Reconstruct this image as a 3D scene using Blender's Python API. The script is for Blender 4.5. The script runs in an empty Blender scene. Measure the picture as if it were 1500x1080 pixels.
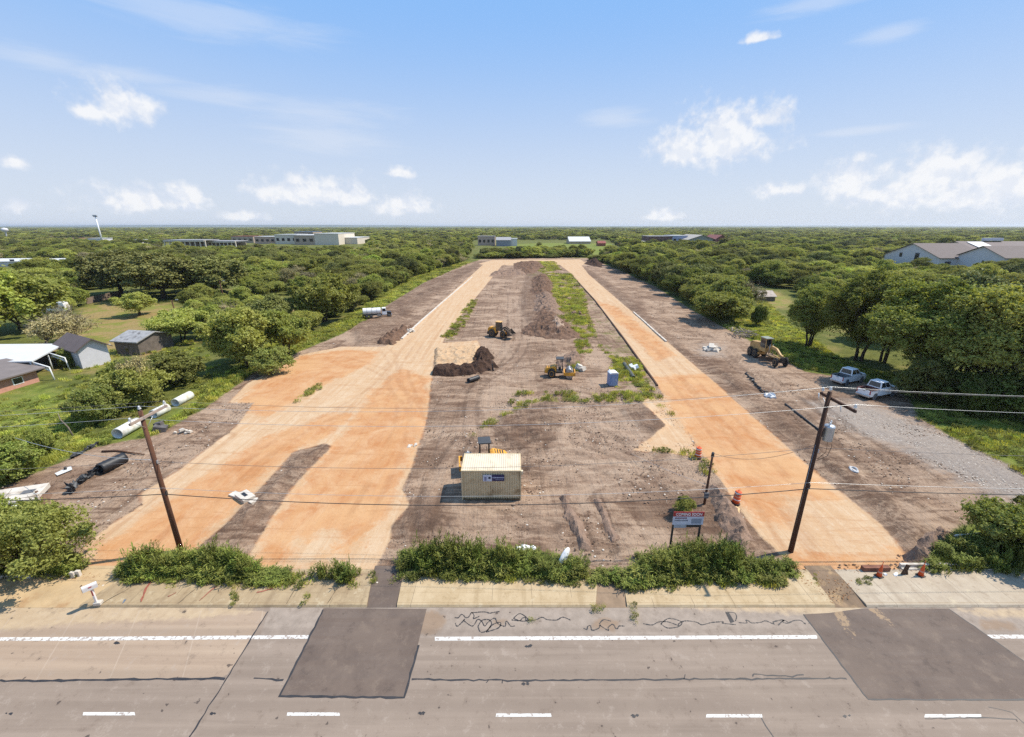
import bpy, bmesh, math, random
import numpy as np
from mathutils import Vector, Matrix
R = math.radians
HAZE = 0.00005
random.seed(7); rng = np.random.default_rng(7)
scene = bpy.context.scene
COL = scene.collection
# ------------------------------------------------------------------ survey: camera 27 m up, looking north
FPX, CAMH = 633.0, 27.1
TH = math.atan(209 / FPX); CT, ST = math.cos(TH), math.sin(TH)
def G(px, py, z=0.0):
    """photo pixel -> point of the level plane at height z"""
    a, b = px - 750.0, py - 540.0
    dx, dy, dz = a, FPX * CT - b * ST, -FPX * ST - b * CT
    t = (CAMH - z) / -dz
    return (dx * t, dy * t)
def GP(pts, z=0.0): return [G(x, y, z) for x, y in pts]
def HT(py_base, py_top):
    """height of an upright thing from its foot and top rows"""
    d = G(750, py_base)[1]
    return CAMH - d * math.tan(TH + math.atan((py_top - 540) / FPX))
def SC(py):                                             # pixels per metre across, on the ground at that row
    d = G(750, py)[1]; return FPX / (d * CT + CAMH * ST)

cam_d = bpy.data.cameras.new('camera'); cam = bpy.data.objects.new('camera', cam_d); COL.objects.link(cam)
cam.location = (0, 0, CAMH); cam.rotation_euler = (R(90) - TH, 0, 0)
cam_d.sensor_fit = 'HORIZONTAL'; cam_d.sensor_width = 36; cam_d.lens = FPX / 1500 * 36
cam_d.clip_start = 0.5; cam_d.clip_end = 60000
scene.camera = cam

# ------------------------------------------------------------------ node helpers
class NT:
    def __init__(s, tree): s.t = tree; s.k = tree.nodes; s.l = tree.links
    def n(s, typ, props=None, **ins):
        nd = s.k.new(typ)
        for a, b in (props or {}).items(): setattr(nd, a, b)
        for k, v in ins.items():
            key = int(k[1:]) if k[0] == 'i' and k[1:].isdigit() else k.replace('_', ' ')
            s.put(nd.inputs[key], v)
        return nd
    def put(s, sock, v):
        if hasattr(v, 'is_output') or isinstance(v, bpy.types.NodeSocket): s.l.new(v, sock)
        else:
            if sock.type == 'RGBA' and len(v) == 3: v = (*v, 1)
            sock.default_value = v
    def m(s, op, a, b=0.0, c=0.0, clamp=False):
        nd = s.k.new('ShaderNodeMath'); nd.operation = op; nd.use_clamp = clamp
        s.put(nd.inputs[0], a); s.put(nd.inputs[1], b)
        if op in ('MULTIPLY_ADD', 'SMOOTH_MAX', 'SMOOTH_MIN'): s.put(nd.inputs[2], c)
        return nd.outputs[0]
    def step(s, v, lo, hi, smooth=True, to=(0, 1)):
        nd = s.k.new('ShaderNodeMapRange'); nd.interpolation_type = 'SMOOTHSTEP' if smooth else 'LINEAR'
        s.put(nd.inputs[0], v); s.put(nd.inputs[1], lo); s.put(nd.inputs[2], hi); s.put(nd.inputs[3], to[0]); s.put(nd.inputs[4], to[1])
        return nd.outputs[0]
    def mix(s, f, a, b, mode='MIX'):
        nd = s.k.new('ShaderNodeMix'); nd.data_type = 'RGBA'; nd.blend_type = mode
        s.put(nd.inputs[0], f); s.put(nd.inputs[6], a); s.put(nd.inputs[7], b)
        return nd.outputs[2]
    def noise(s, vec, scale, detail=4, rough=0.55, dist=0.0):
        nd = s.n('ShaderNodeTexNoise', None, Scale=scale, Detail=detail, Roughness=rough, Distortion=dist)
        if vec is not None: s.put(nd.inputs['Vector'], vec)
        return nd.outputs[0]
    def attr(s, name):
        nd = s.k.new('ShaderNodeAttribute'); nd.attribute_name = name; return nd.outputs['Fac']
def lin(c): 
    c /= 255.0
    return c / 12.92 if c <= 0.04045 else ((c + 0.055) / 1.055) ** 2.4
def C(r, g, b, k=0.72): return (lin(r) * k, lin(g) * k, lin(b) * k)
def new_mat(name):
    m = bpy.data.materials.new(name); m.use_nodes = True
    t = NT(m.node_tree); t.k.clear()
    out = t.n('ShaderNodeOutputMaterial'); p = t.n('ShaderNodeBsdfPrincipled'); t.l.new(p.outputs[0], out.inputs[0])
    return m, t, p, out
def mat(name, col, rough=0.7, metal=0.0, var=0.12, scale=1.5, bump=0.0, dirt=None, spec=None, aniso=None):
    """painted / plain material with mottling, optional dirt colour"""
    m, t, p, out = new_mat(name)
    co = t.n('ShaderNodeTexCoord').outputs['Object']
    vec = co
    if aniso: vec = t.n('ShaderNodeMapping', None, Vector=co, Scale=aniso).outputs[0]
    n1 = t.noise(vec, scale, 6, 0.6)
    f = t.step(n1, 0.3, 0.7, False)
    a = tuple(x * (1 - var) for x in col); b = tuple(min(1, x * (1 + var)) for x in col)
    c = t.mix(f, a, b)
    if dirt:
        n2 = t.noise(co, scale * 0.7, 5, 0.65)
        c = t.mix(t.step(n2, 0.5, 0.72), c, dirt)
    t.put(p.inputs['Base Color'], c); p.inputs['Roughness'].default_value = rough; p.inputs['Metallic'].default_value = metal
    if spec is not None: p.inputs['Specular IOR Level'].default_value = spec
    if bump:
        bn = t.n('ShaderNodeBump', None, Strength=0.6, Distance=bump, Height=t.noise(co, scale * 4, 5, 0.6))
        t.l.new(bn.outputs[0], p.inputs['Normal'])
    return m

# ------------------------------------------------------------------ mesh helpers
def tag(o, label=None, cat=None, group=None, kind=None):
    if label: o['label'] = label
    if cat: o['category'] = cat
    if group: o['group'] = group
    if kind: o['kind'] = kind
    return o
def empty(name, loc=(0, 0, 0), rz=0.0, label=None, cat=None, group=None, scale=(1, 1, 1)):
    o = bpy.data.objects.new(name, None); COL.objects.link(o); o.empty_display_size = 0.3
    o.location = loc; o.rotation_euler = (0, 0, rz); o.scale = scale
    return tag(o, label, cat, group)
def copy_tree(o, parent=None):
    c = o.copy(); COL.objects.link(c)
    if parent is not None: c.parent = parent
    for ch in list(o.children): copy_tree(ch, c)
    return c
def link(name, me, parent=None):
    o = bpy.data.objects.new(name, me); COL.objects.link(o)
    if parent is not None: o.parent = parent
    return o
class MB:
    def __init__(s): s.bm = bmesh.new()
    def box(s, c, d, rz=0.0, ry=0.0, rx=0.0, taper=None):
        mtx = Matrix.Translation(c) @ Matrix.Rotation(rz, 4, 'Z') @ Matrix.Rotation(ry, 4, 'Y') @ Matrix.Rotation(rx, 4, 'X')
        vs = []
        for z in (-.5, .5):
            k = taper if (taper and z > 0) else (1, 1)
            for x, y in ((-.5, -.5), (.5, -.5), (.5, .5), (-.5, .5)):
                vs.append(s.bm.verts.new(mtx @ Vector((x * d[0] * k[0], y * d[1] * k[1], z * d[2]))))
        for f in ((3, 2, 1, 0), (4, 5, 6, 7), (0, 1, 5, 4), (1, 2, 6, 5), (2, 3, 7, 6), (3, 0, 4, 7)):
            s.bm.faces.new([vs[i] for i in f])
        return s
    def cyl(s, p0, p1, r0, r1=None, n=12, cap=True):
        r1 = r0 if r1 is None else r1
        p0, p1 = Vector(p0), Vector(p1); ax = (p1 - p0).normalized()
        u = ax.orthogonal().normalized(); v = ax.cross(u)
        A = [s.bm.verts.new(p0 + (u * math.cos(t) + v * math.sin(t)) * r0) for t in [2 * math.pi * i / n for i in range(n)]]
        B = [s.bm.verts.new(p1 + (u * math.cos(t) + v * math.sin(t)) * r1) for t in [2 * math.pi * i / n for i in range(n)]]
        for i in range(n):
            f = s.bm.faces.new((A[i], A[(i + 1) % n], B[(i + 1) % n], B[i])); f.smooth = True
        if cap: s.bm.faces.new(A[::-1]); s.bm.faces.new(B)
        return s
    def lathe(s, prof, n=16, c=(0, 0, 0), axis='Z'):
        """prof: (radius, height) list"""
        rings = []
        for r, h in prof:
            ring = []
            for i in range(n):
                t = 2 * math.pi * i / n; a, b = r * math.cos(t), r * math.sin(t)
                p = (a, b, h) if axis == 'Z' else ((h, a, b) if axis == 'X' else (b, h, a))
                ring.append(s.bm.verts.new(Vector(p) + Vector(c)))
            rings.append(ring)
        for A, B in zip(rings, rings[1:]):
            for i in range(n):
                f = s.bm.faces.new((A[i], A[(i + 1) % n], B[(i + 1) % n], B[i])); f.smooth = True
        s.bm.faces.new(rings[0][::-1]); s.bm.faces.new(rings[-1])
        return s
    def prism(s, prof, y0, y1, axis='Y', top=None):
        """profile of (x,z) pushed from y0 to y1 (axis Y), or (y,z) along X, or (x,y) along Z"""
        def P(a, b, h): return (a, h, b) if axis == 'Y' else ((h, a, b) if axis == 'X' else (a, b, h))
        A = [s.bm.verts.new(P(a, b, y0)) for a, b in prof]
        B = [s.bm.verts.new(P(a, b, y1)) for a, b in (top or prof)]
        n = len(prof)
        for i in range(n): s.bm.faces.new((A[i], A[(i + 1) % n], B[(i + 1) % n], B[i]))
        s.bm.faces.new(A[::-1]); s.bm.faces.new(B)
        return s
    def quad(s, *ps):
        s.bm.faces.new([s.bm.verts.new(p) for p in ps]); return s
    def tube(s, pts, r, n=6, cap=True):
        pts = [Vector(p) for p in pts]; prev = None; up = Vector((0, 0, 1))
        for i, p in enumerate(pts):
            d = (pts[min(i + 1, len(pts) - 1)] - pts[max(i - 1, 0)]).normalized()
            u = d.cross(up)
            if u.length < 1e-3: u = Vector((1, 0, 0))
            u.normalize(); v = d.cross(u)
            rr = r[i] if isinstance(r, (list, tuple)) else r
            ring = [s.bm.verts.new(p + (u * math.cos(t) + v * math.sin(t)) * rr) for t in [2 * math.pi * k / n for k in range(n)]]
            if prev:
                for k in range(n):
                    f = s.bm.faces.new((prev[k], prev[(k + 1) % n], ring[(k + 1) % n], ring[k])); f.smooth = True
            elif cap: s.bm.faces.new(ring[::-1])
            prev = ring
        if cap: s.bm.faces.new(prev)
        return s
    def build(s, name, m, parent=None, bevel=0.0, loc=None):
        bmesh.ops.recalc_face_normals(s.bm, faces=s.bm.faces[:])
        me = bpy.data.meshes.new(name); s.bm.to_mesh(me); s.bm.free()
        if m is not None: me.materials.append(m)
        o = link(name, me, parent)
        if loc is not None: o.location = loc
        if bevel:
            b = o.modifiers.new('edge', 'BEVEL'); b.width = bevel; b.segments = 2; b.limit_method = 'ANGLE'; b.angle_limit = R(40)
        return o
def quads_mesh(name, V, m, attrs=None, n=4):
    """V: (N,n,3) array of separate n-gon faces"""
    N = len(V); me = bpy.data.meshes.new(name)
    me.vertices.add(N * n); me.vertices.foreach_set('co', np.ascontiguousarray(V, dtype=np.float32).ravel())
    me.loops.add(N * n); me.loops.foreach_set('vertex_index', np.arange(N * n, dtype=np.int32))
    me.polygons.add(N); me.polygons.foreach_set('loop_start', np.arange(0, N * n, n, dtype=np.int32))
    me.update(calc_edges=True)
    me.materials.append(m)
    return me
# value noise in numpy (for terrain, mounds)
_perm = rng.permutation(512)
def vnoise(x, y, seed=0):
    xi, yi = np.floor(x).astype(int), np.floor(y).astype(int); fx, fy = x - xi, y - yi
    fx = fx * fx * (3 - 2 * fx); fy = fy * fy * (3 - 2 * fy)
    def h(a, b): return _perm[(_perm[(a + seed * 17) & 511] + b) & 511] / 511.0
    return (h(xi, yi) * (1 - fx) + h(xi + 1, yi) * fx) * (1 - fy) + (h(xi, yi + 1) * (1 - fx) + h(xi + 1, yi + 1) * fx) * fy
def fbm(x, y, octv=4, seed=0):
    s, a, t = 0, 0.5, 0
    for o in range(octv): s = s + a * vnoise(x * 2 ** o, y * 2 ** o, seed + o); t += a; a *= .5
    return s / t
def sdf(poly, X, Y):
    """signed distance to polygon, positive inside"""
    d = np.full(X.shape, 1e12); ins = np.zeros(X.shape, bool)
    P = np.array(poly, float); n = len(P)
    for i in range(n):
        ax, ay = P[i]; bx, by = P[(i + 1) % n]
        ex, ey = bx - ax, by - ay
        t = np.clip(((X - ax) * ex + (Y - ay) * ey) / (ex * ex + ey * ey + 1e-12), 0, 1)
        d = np.minimum(d, (X - ax - t * ex) ** 2 + (Y - ay - t * ey) ** 2)
        c = ((ay > Y) != (by > Y)) & (X < ex * (Y - ay) / (ey + 1e-12 * (ey == 0)) + ax)
        ins ^= c
    d = np.sqrt(d)
    return np.where(ins, d, -d)
def zone(polys, X, Y):
    s = np.full(X.shape, -1e6)
    for p in polys: s = np.maximum(s, sdf(GP(p), X, Y))
    return s

# ------------------------------------------------------------------ light
SUN_EL, SUN_AZ = R(56), R(14)             # sun is to the right (+X), turned AZ towards +Y
sd = Vector((math.cos(SUN_EL) * math.cos(SUN_AZ), math.cos(SUN_EL) * math.sin(SUN_AZ), math.sin(SUN_EL)))
sl = bpy.data.lights.new('sun', 'SUN'); sl.energy = 5.0; sl.angle = R(0.53); sl.color = (1.0, 0.925, 0.80)
so = bpy.data.objects.new('sun', sl); COL.objects.link(so); so.rotation_euler = (-sd).to_track_quat('-Z', 'Y').to_euler()
so.location = (60, 20, 90)
world = bpy.data.worlds.new('World'); scene.world = world; world.use_nodes = True
w = NT(world.node_tree); w.k.clear()
wo = w.n('ShaderNodeOutputWorld'); bg = w.n('ShaderNodeBackground'); w.l.new(bg.outputs[0], wo.inputs[0])
sky = w.n('ShaderNodeTexSky', dict(sky_type='NISHITA', sun_disc=False, sun_elevation=SUN_EL, sun_rotation=math.pi / 2 - SUN_AZ,
                                  altitude=200, air_density=1.0, dust_density=0.6, ozone_density=1.6))
vec = w.n('ShaderNodeTexCoord').outputs['Generated']
sep = w.n('ShaderNodeSeparateXYZ', None, Vector=vec)
az = w.m('ARCTAN2', sep.outputs[0], sep.outputs[1]); el = w.m('ARCSINE', sep.outputs[2])
def dirpx(px, py):
    a, b = px - 750.0, py - 540.0
    d = Vector((a, FPX * CT - b * ST, -FPX * ST - b * CT)).normalized()
    return math.atan2(d.x, d.y), math.asin(d.z)
nbig = w.noise(vec, 26, 4, 0.58); nfine = w.noise(vec, 70, 2, 0.5)
nn = w.m('MULTIPLY_ADD', w.m('SUBTRACT', nbig, 0.5), 2.6, w.m('MULTIPLY', w.m('SUBTRACT', nfine, 0.5), 1.0))
def blob(px, py, wx, up, dn):
    """one cumulus: half width and heights in pixels of the photo; flatter base than top"""
    a0, e0 = dirpx(px, py); s = 1 / FPX
    hor = math.cos(math.atan((px - 750) / FPX * .95))
    rx, ru, rd = wx * s * hor * hor, up * s * hor, dn * s * hor
    dx = w.m('DIVIDE', w.m('SUBTRACT', az, a0), rx)
    de = w.m('SUBTRACT', el, e0)
    ry = w.m('MULTIPLY_ADD', w.m('GREATER_THAN', de, 0.0), ru - rd, rd)
    dy = w.m('DIVIDE', de, ry)
    return w.m('SUBTRACT', 1.0, w.m('SQRT', w.m('ADD', w.m('MULTIPLY', dx, dx), w.m('MULTIPLY', dy, dy))))
def union(lst):
    r = lst[0]
    for b in lst[1:]: r = w.m('MAXIMUM', r, b)
    return r
cum = union([blob(172, 162, 62, 42, 20), blob(205, 160, 36, 22, 14), blob(135, 166, 34, 14, 10),
    blob(1060, 215, 95, 55, 26), blob(1120, 178, 46, 22, 14), blob(1000, 228, 52, 36, 16), blob(1140, 280, 40, 18, 12),
    blob(1250, 268, 66, 40, 28), blob(1370, 262, 76, 50, 44), blob(1320, 285, 120, 26, 22), blob(1475, 270, 66, 46, 46), blob(1420, 292, 110, 30, 18),
    blob(210, 298, 98, 30, 14), blob(270, 288, 42, 20, 12), blob(455, 290, 96, 34, 12), blob(520, 290, 44, 16, 10), blob(590, 302, 50, 22, 16),
    blob(25, 305, 36, 16, 10), blob(15, 238, 26, 14, 10), blob(586, 255, 22, 12, 6), blob(970, 318, 38, 14, 6), blob(360, 318, 40, 10, 6),
    blob(1115, 57, 26, 8, 4), blob(1600, 230, 120, 50, 30), blob(-150, 220, 110, 46, 24)])
cm = w.step(w.m('ADD', cum, w.m('MULTIPLY', nn, 0.70)), -0.14, 0.66)
vup = w.n('ShaderNodeVectorMath', dict(operation='ADD')); w.l.new(vec, vup.inputs[0]); vup.inputs[1].default_value = (.006, .002, .014)
lit = w.step(w.m('SUBTRACT', nbig, w.noise(vup.outputs[0], 26, 4, 0.58)), -.10, .10)
mapn = w.n('ShaderNodeMapping', None, Vector=vec, Scale=(3, 3, 22), Rotation=(R(8), R(-14), 0))
nst = w.noise(mapn.outputs[0], 2.2, 6, 0.6, 0.4)
cir = union([blob(60, 85, 120, 16, 14), blob(190, 110, 150, 14, 14), blob(330, 140, 150, 16, 16), blob(470, 165, 150, 22, 24), blob(480, 205, 130, 26, 26),
    blob(1190, 5, 110, 22, 16), blob(1300, 52, 60, 16, 14), blob(1260, 192, 90, 9, 8), blob(900, 175, 60, 18, 14), blob(300, 25, 220, 26, 30)])
ci = w.m('MULTIPLY', w.step(w.m('ADD', cir, w.m('MULTIPLY', w.m('SUBTRACT', nst, 0.5), 1.6)), 0.0, 1.0), 0.34)
skc = w.mix(1.0, sky.outputs[0], (1.0, 1.0, 1.0), 'MULTIPLY')
SKYC = w.mix(w.step(el, 0.0, 0.42, True), (5.5, 6.1, 7.1), (2.2, 4.3, 7.9))       # pale milky blue haze of this summer sky
skc = w.mix(0.92, skc, SKYC)
cs = w.mix(w.m('ADD', w.m('MULTIPLY', lit, .6), w.m('MULTIPLY', w.step(w.m('ADD', cum, w.m('MULTIPLY', nn, 0.4)), 0.1, 0.8), .5), clamp=True), (5.7, 6.25, 7.3), (7.75, 7.8, 7.95))
c1 = w.mix(ci, skc, (6.7, 7.0, 7.6))
c2 = w.mix(w.m('MULTIPLY', cm, 0.9), c1, cs)
w.put(bg.inputs[0], c2); bg.inputs[1].default_value = 0.1
scene.view_settings.view_transform = 'Standard'; scene.view_settings.look = 'None'
scene.view_settings.exposure = 0.3; scene.view_settings.gamma = 1.0
# ------------------------------------------------------------------ ground zones (photo outline -> real ground outline)
SITE = [(-120, 770), (-60, 748), (0, 715), (60, 690), (140, 655), (230, 638), (310, 592), (372, 546), (440, 515), (500, 490), (535, 470), (560, 452), (620, 415), (680, 388), (705, 380),
        (780, 377), (862, 378), (905, 395), (960, 420), (1010, 452), (1060, 480), (1100, 500), (1180, 545), (1255, 556), (1330, 580), (1345, 610), (1400, 643), (1500, 692), (1600, 740), (1640, 770),
        (1520, 742), (1440, 756), (1385, 785), (1345, 822), (1345, 850), (-120, 862)]
LROAD = [(712, 384), (740, 383), (702, 430), (660, 480), (636, 525), (632, 560), (626, 610), (602, 690), (590, 715), (600, 740), (575, 768), (572, 792), (540, 850), (350, 850), (365, 812),
         (400, 755), (440, 700), (486, 655), (476, 650), (430, 662), (385, 712), (330, 770), (292, 800), (270, 850), (90, 850), (118, 805), (150, 778), (210, 738), (205, 722), (262, 690), (345, 626), (372, 590),
         (335, 590), (362, 562), (440, 520), (500, 508), (562, 508), (590, 496), (640, 448)]
RROAD = [(812, 382), (846, 381), (862, 402), (920, 452), (1000, 520), (1060, 572), (1125, 630), (1205, 700), (1292, 770), (1338, 828), (1345, 850), (1160, 850), (1160, 830), (1112, 786), (1078, 740), (1040, 682),
         (1000, 622), (955, 552), (915, 497), (872, 440), (838, 402)]
TOPROAD = [(700, 387), (722, 381), (850, 380), (862, 388), (800, 388), (745, 389)]
PADS = [[(640, 503), (700, 499), (705, 512), (690, 522), (634, 527)], [(935, 585), (985, 580), (1010, 640), (1025, 668), (925, 660), (975, 625)]]
ORANGE = [[(148, 805), (270, 712), (388, 642), (475, 608), (520, 604), (480, 640), (440, 655), (398, 690), (334, 758), (300, 792), (250, 840), (120, 836)],
          [(484, 655), (520, 612), (548, 572), (590, 538), (632, 556), (624, 612), (602, 680), (572, 748), (545, 770), (520, 800), (500, 812), (506, 790), (500, 778), (470, 778), (448, 790), (430, 786), (424, 800), (430, 830), (366, 838), (380, 795), (410, 752), (450, 695)],
          [(352, 588), (374, 560), (440, 522), (505, 512), (556, 514), (540, 535), (480, 560), (430, 590), (385, 618)],
          [(955, 552), (1040, 548), (1125, 632), (1200, 702), (1220, 730), (1150, 728), (1160, 760), (1140, 790), (1110, 768), (1080, 738), (1040, 680), (1000, 620)],
          [(870, 440), (905, 450), (990, 520), (960, 530), (920, 485)],
          [(1160, 850), (1150, 800), (1240, 815), (1340, 812), (1345, 850)],
          [(1400, 742), (1440, 728), (1500, 738), (1500, 760), (1420, 775)]]
DARK = [[(632, 528), (690, 524), (720, 515), (722, 535), (690, 548), (636, 550)],
        [(428, 668), (484, 650), (492, 656), (440, 700), (398, 750), (362, 775), (300, 800), (310, 782), (352, 740), (385, 712)],
        [(846, 390), (858, 392), (890, 412), (930, 440), (985, 492), (1020, 522), (1000, 520), (920, 452), (870, 408)],
        [(560, 452), (622, 414), (690, 388), (708, 384), (700, 392), (640, 432), (590, 470), (545, 478)],
        [(310, 650), (345, 625), (372, 600), (378, 612), (330, 655)],
        [(770, 600), (800, 585), (830, 592), (800, 602)],
        [(1005, 515), (1060, 560), (1130, 622), (1210, 692), (1290, 762), (1340, 815), (1380, 790), (1330, 745), (1240, 680), (1150, 605), (1080, 545)],
        [(770, 400), (800, 395), (800, 440), (790, 470), (830, 492), (780, 492), (760, 450)],
        [(820, 730), (850, 725), (860, 800), (850, 830), (835, 790)], [(560, 780), (600, 745), (640, 740), (690, 775), (600, 800)],
        [(735, 606), (765, 594), (800, 600), (830, 612), (818, 622), (790, 618), (800, 632), (822, 640), (800, 648), (765, 640), (780, 655), (800, 668), (770, 668), (745, 652), (722, 640), (720, 622)], [(770, 680), (800, 690), (818, 712), (790, 706), (765, 694)], [(900, 598), (960, 592), (1000, 612), (1012, 634), (990, 650), (960, 640), (930, 622)], [(955, 740), (1065, 700), (1085, 750), (1110, 800), (1000, 790)], [(510, 470), (590, 470), (580, 500), (520, 505)]]
PALE = [[(790, 570), (955, 570), (975, 600), (930, 640), (1005, 668), (1030, 690), (950, 735), (830, 715), (790, 690), (830, 650), (860, 620), (790, 590)],
        [(0, 722), (70, 690), (150, 655), (232, 640), (255, 660), (180, 700), (100, 720), (40, 740)],
        [(740, 425), (768, 440), (775, 490), (770, 560), (720, 560), (700, 530), (725, 500), (735, 470)],
        [(1010, 468), (1100, 520), (1200, 600), (1330, 680), (1440, 740), (1400, 740), (1260, 670), (1130, 580), (1050, 520)],
        [(640, 660), (690, 590), (750, 580), (720, 620), (660, 690), (640, 760), (600, 780)], [(690, 745), (800, 740), (830, 800), (760, 780), (640, 775)]]
GRAVEL = [[(1180, 590), (1260, 590), (1340, 618), (1420, 650), (1500, 694), (1580, 735), (1580, 748), (1490, 742), (1410, 705), (1320, 660), (1230, 620)],
          [(1030, 505), (1050, 505), (1058, 520), (1035, 522)]]
LAWN = [[(-120, 560), (60, 566), (120, 585), (135, 615), (120, 645), (0, 700), (-120, 740)],
        [(0, 712), (60, 688), (140, 653), (230, 636), (310, 590), (372, 544), (440, 513), (500, 488), (535, 468), (560, 450), (620, 413), (690, 384), (680, 384), (610, 405), (540, 445), (500, 470), (450, 495), (400, 500), (350, 540), (290, 575), (230, 620), (130, 640), (0, 700)],
        [(1345, 592), (1400, 602), (1560, 632), (1640, 760), (1500, 695), (1400, 645), (1348, 614)],
        [(1110, 430), (1150, 470), (1180, 490), (1240, 530), (1340, 560), (1255, 552), (1185, 543), (1120, 508), (1070, 470)],
        [(770, 400), (850, 400), (880, 450), (930, 500), (960, 570), (900, 565), (880, 500), (810, 480), (795, 440)],
        [(720, 372), (752, 358), (800, 356), (895, 357), (905, 372), (862, 379), (780, 379), (700, 381)],
        [(640, 480), (668, 470), (664, 498), (645, 500)], [(1350, 790), (1440, 760), (1560, 740), (1560, 840), (1350, 838)]]
DRY = [[(85, 495), (95, 470), (140, 445), (190, 440), (270, 450), (262, 478), (205, 500), (120, 512)], [(1085, 425), (1140, 428), (1165, 445), (1110, 458)],
       [(895, 500), (930, 540), (890, 560), (850, 510)], [(400, 442), (450, 445), (430, 470), (400, 460)],
       [(60, 505), (240, 480), (240, 530), (150, 545), (70, 545)]]
SOIL = [[(40, 353), (90, 349), (148, 348), (150, 354), (60, 357)], [(200, 352), (212, 350), (215, 353), (204, 355)]]

# ------------------------------------------------------------------ the ground sheet
rows = [G(750, y)[1] for y in np.concatenate([np.arange(1180, 700, -5.0), np.arange(700, 420, -2.0), np.arange(420, 360, -1.0), np.arange(360, 336, -0.75)])]
D0 = 25.2
rows = [-90, -40, -12, 0, 8] + [d for d in rows if d > 12] + [5200, 8000, 12000, 18000, 26000]
us = np.linspace(-1.75, 1.75, 520)
YY = np.array(rows)[:, None] * np.ones((1, len(us))); 
XX = us[None, :] * (np.maximum(YY, 14) * CT + CAMH * ST)
X, Y = XX.ravel(), YY.ravel()
Z = {}
Z['z_site'] = zone([SITE], X, Y)
Z['z_cal'] = zone([LROAD, RROAD, TOPROAD] + PADS, X, Y)
for k, v in (('z_org', ORANGE), ('z_dark', DARK), ('z_pale', PALE), ('z_grav', GRAVEL), ('z_lawn', LAWN), ('z_dry', DRY), ('z_soil', SOIL)): Z[k] = zone(v, X, Y)
TRACKS = [[(352, 700), (420, 640), (500, 600), (560, 560), (575, 530), (560, 508)], [(620, 640), (600, 590), (575, 560), (590, 520), (630, 470), (690, 400)], [(520, 770), (575, 660), (590, 590), (560, 545), (500, 525)], [(650, 470), (610, 530), (615, 570), (630, 590)],
          [(240, 800), (340, 700), (440, 630), (560, 580)], [(690, 640), (690, 590), (705, 560), (760, 520), (770, 470), (760, 420)], [(690, 745), (740, 690), (800, 640), (880, 610), (960, 600)], [(720, 620), (790, 600), (860, 615), (920, 640)], [(735, 640), (800, 625), (870, 640), (930, 660)], [(745, 665), (810, 650), (880, 668), (940, 690)],
          [(760, 700), (830, 672), (900, 690), (960, 715)], [(840, 700), (862, 740), (885, 800)], [(800, 560), (880, 575), (960, 575)], [(700, 560), (745, 500), (748, 440), (740, 410)], [(1040, 490), (1130, 570), (1250, 680), (1330, 760)], [(1010, 470), (1090, 545), (1200, 640), (1300, 730)], [(1080, 500), (1180, 585), (1300, 670), (1400, 735)], [(1150, 560), (1260, 640), (1360, 700)], [(1230, 620), (1180, 660), (1250, 720), (1330, 740)],
          [(900, 440), (1000, 545), (1100, 650), (1200, 790), (1220, 850)], [(860, 410), (940, 500), (1040, 620), (1130, 750), (1190, 845)], [(1230, 850), (1215, 800), (1120, 680)], [(560, 470), (640, 420), (700, 392)], [(520, 480), (620, 430), (690, 394)], [(120, 800), (250, 700), (330, 640)], [(90, 710), (200, 670), (290, 630)], [(620, 770), (640, 700), (680, 640)], [(640, 775), (720, 760), (800, 770)]]
dtr = np.full(X.shape, 60.0)
def catmull(P, k=8):
    Q = [P[0]] + list(P) + [P[-1]]; out = []
    for i in range(1, len(Q) - 2):
        for j in range(k):
            u = j / k; out.append(tuple(.5 * (2 * Q[i][c] + (Q[i + 1][c] - Q[i - 1][c]) * u + (2 * Q[i - 1][c] - 5 * Q[i][c] + 4 * Q[i + 1][c] - Q[i + 2][c]) * u * u + (3 * Q[i][c] - Q[i - 1][c] - 3 * Q[i + 1][c] + Q[i + 2][c]) * u ** 3) for c in (0, 1)))
    return out + [tuple(P[-1])]
for tr_ in TRACKS:
    L_ = np.array(catmull(GP(tr_))); d_ = np.full(X.shape, 1e6); bb = (X > L_[:, 0].min() - 6) & (X < L_[:, 0].max() + 6) & (Y > L_[:, 1].min() - 6) & (Y < L_[:, 1].max() + 6)
    xs_, ys_ = X[bb], Y[bb]; dm = np.full(xs_.shape, 1e6)
    for (ax, ay), (bx_, by_) in zip(L_[:-1], L_[1:]):
        ex, ey = bx_ - ax, by_ - ay; tt = np.clip(((xs_ - ax) * ex + (ys_ - ay) * ey) / (ex * ex + ey * ey + 1e-9), 0, 1); dm = np.minimum(dm, np.hypot(xs_ - ax - tt * ex, ys_ - ay - tt * ey))
    dtr[bb] = np.minimum(dtr[bb], np.abs(dm - 1.05))
Z['z_trk'] = -dtr
rough = np.clip(Z['z_site'] / 2, 0, 1) * np.clip(0.35 - Z['z_cal'] / 2.0, 0, 1)
H = rough * (0.5 * (fbm(X * .16, Y * .16, 3, 1) - .5) + 0.32 * (fbm(X * .8, Y * .5, 3, 5) - .5)) - 0.10 * np.clip(Z['z_cal'] / 1.0, 0, 1) * np.clip(Z['z_site'], 0, 1) * 0
H += np.clip(Z['z_dark'] / 1.5, 0, 1) * np.clip(1 - Z['z_cal'] * 2, 0, 1) * 0.6 * fbm(X * .9, Y * .6, 3, 9)
H += np.clip(-Z['z_site'] / 4, 0, 1) * 0.9 * (fbm(X * .03, Y * .03, 3, 12) - .5) * np.clip((Y - 32) / 10, 0, 1)
H -= .09 * np.clip(1 - dtr / .5, 0, 1) * np.clip(1.2 - Z['z_cal'], .25, 1)
H *= np.clip((Y - 28.4) / 2.0, 0, 1)
H = np.where(Y < 27.9, -0.45, H)
nr, nc = YY.shape
idx = np.arange(nr * nc).reshape(nr, nc)
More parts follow.
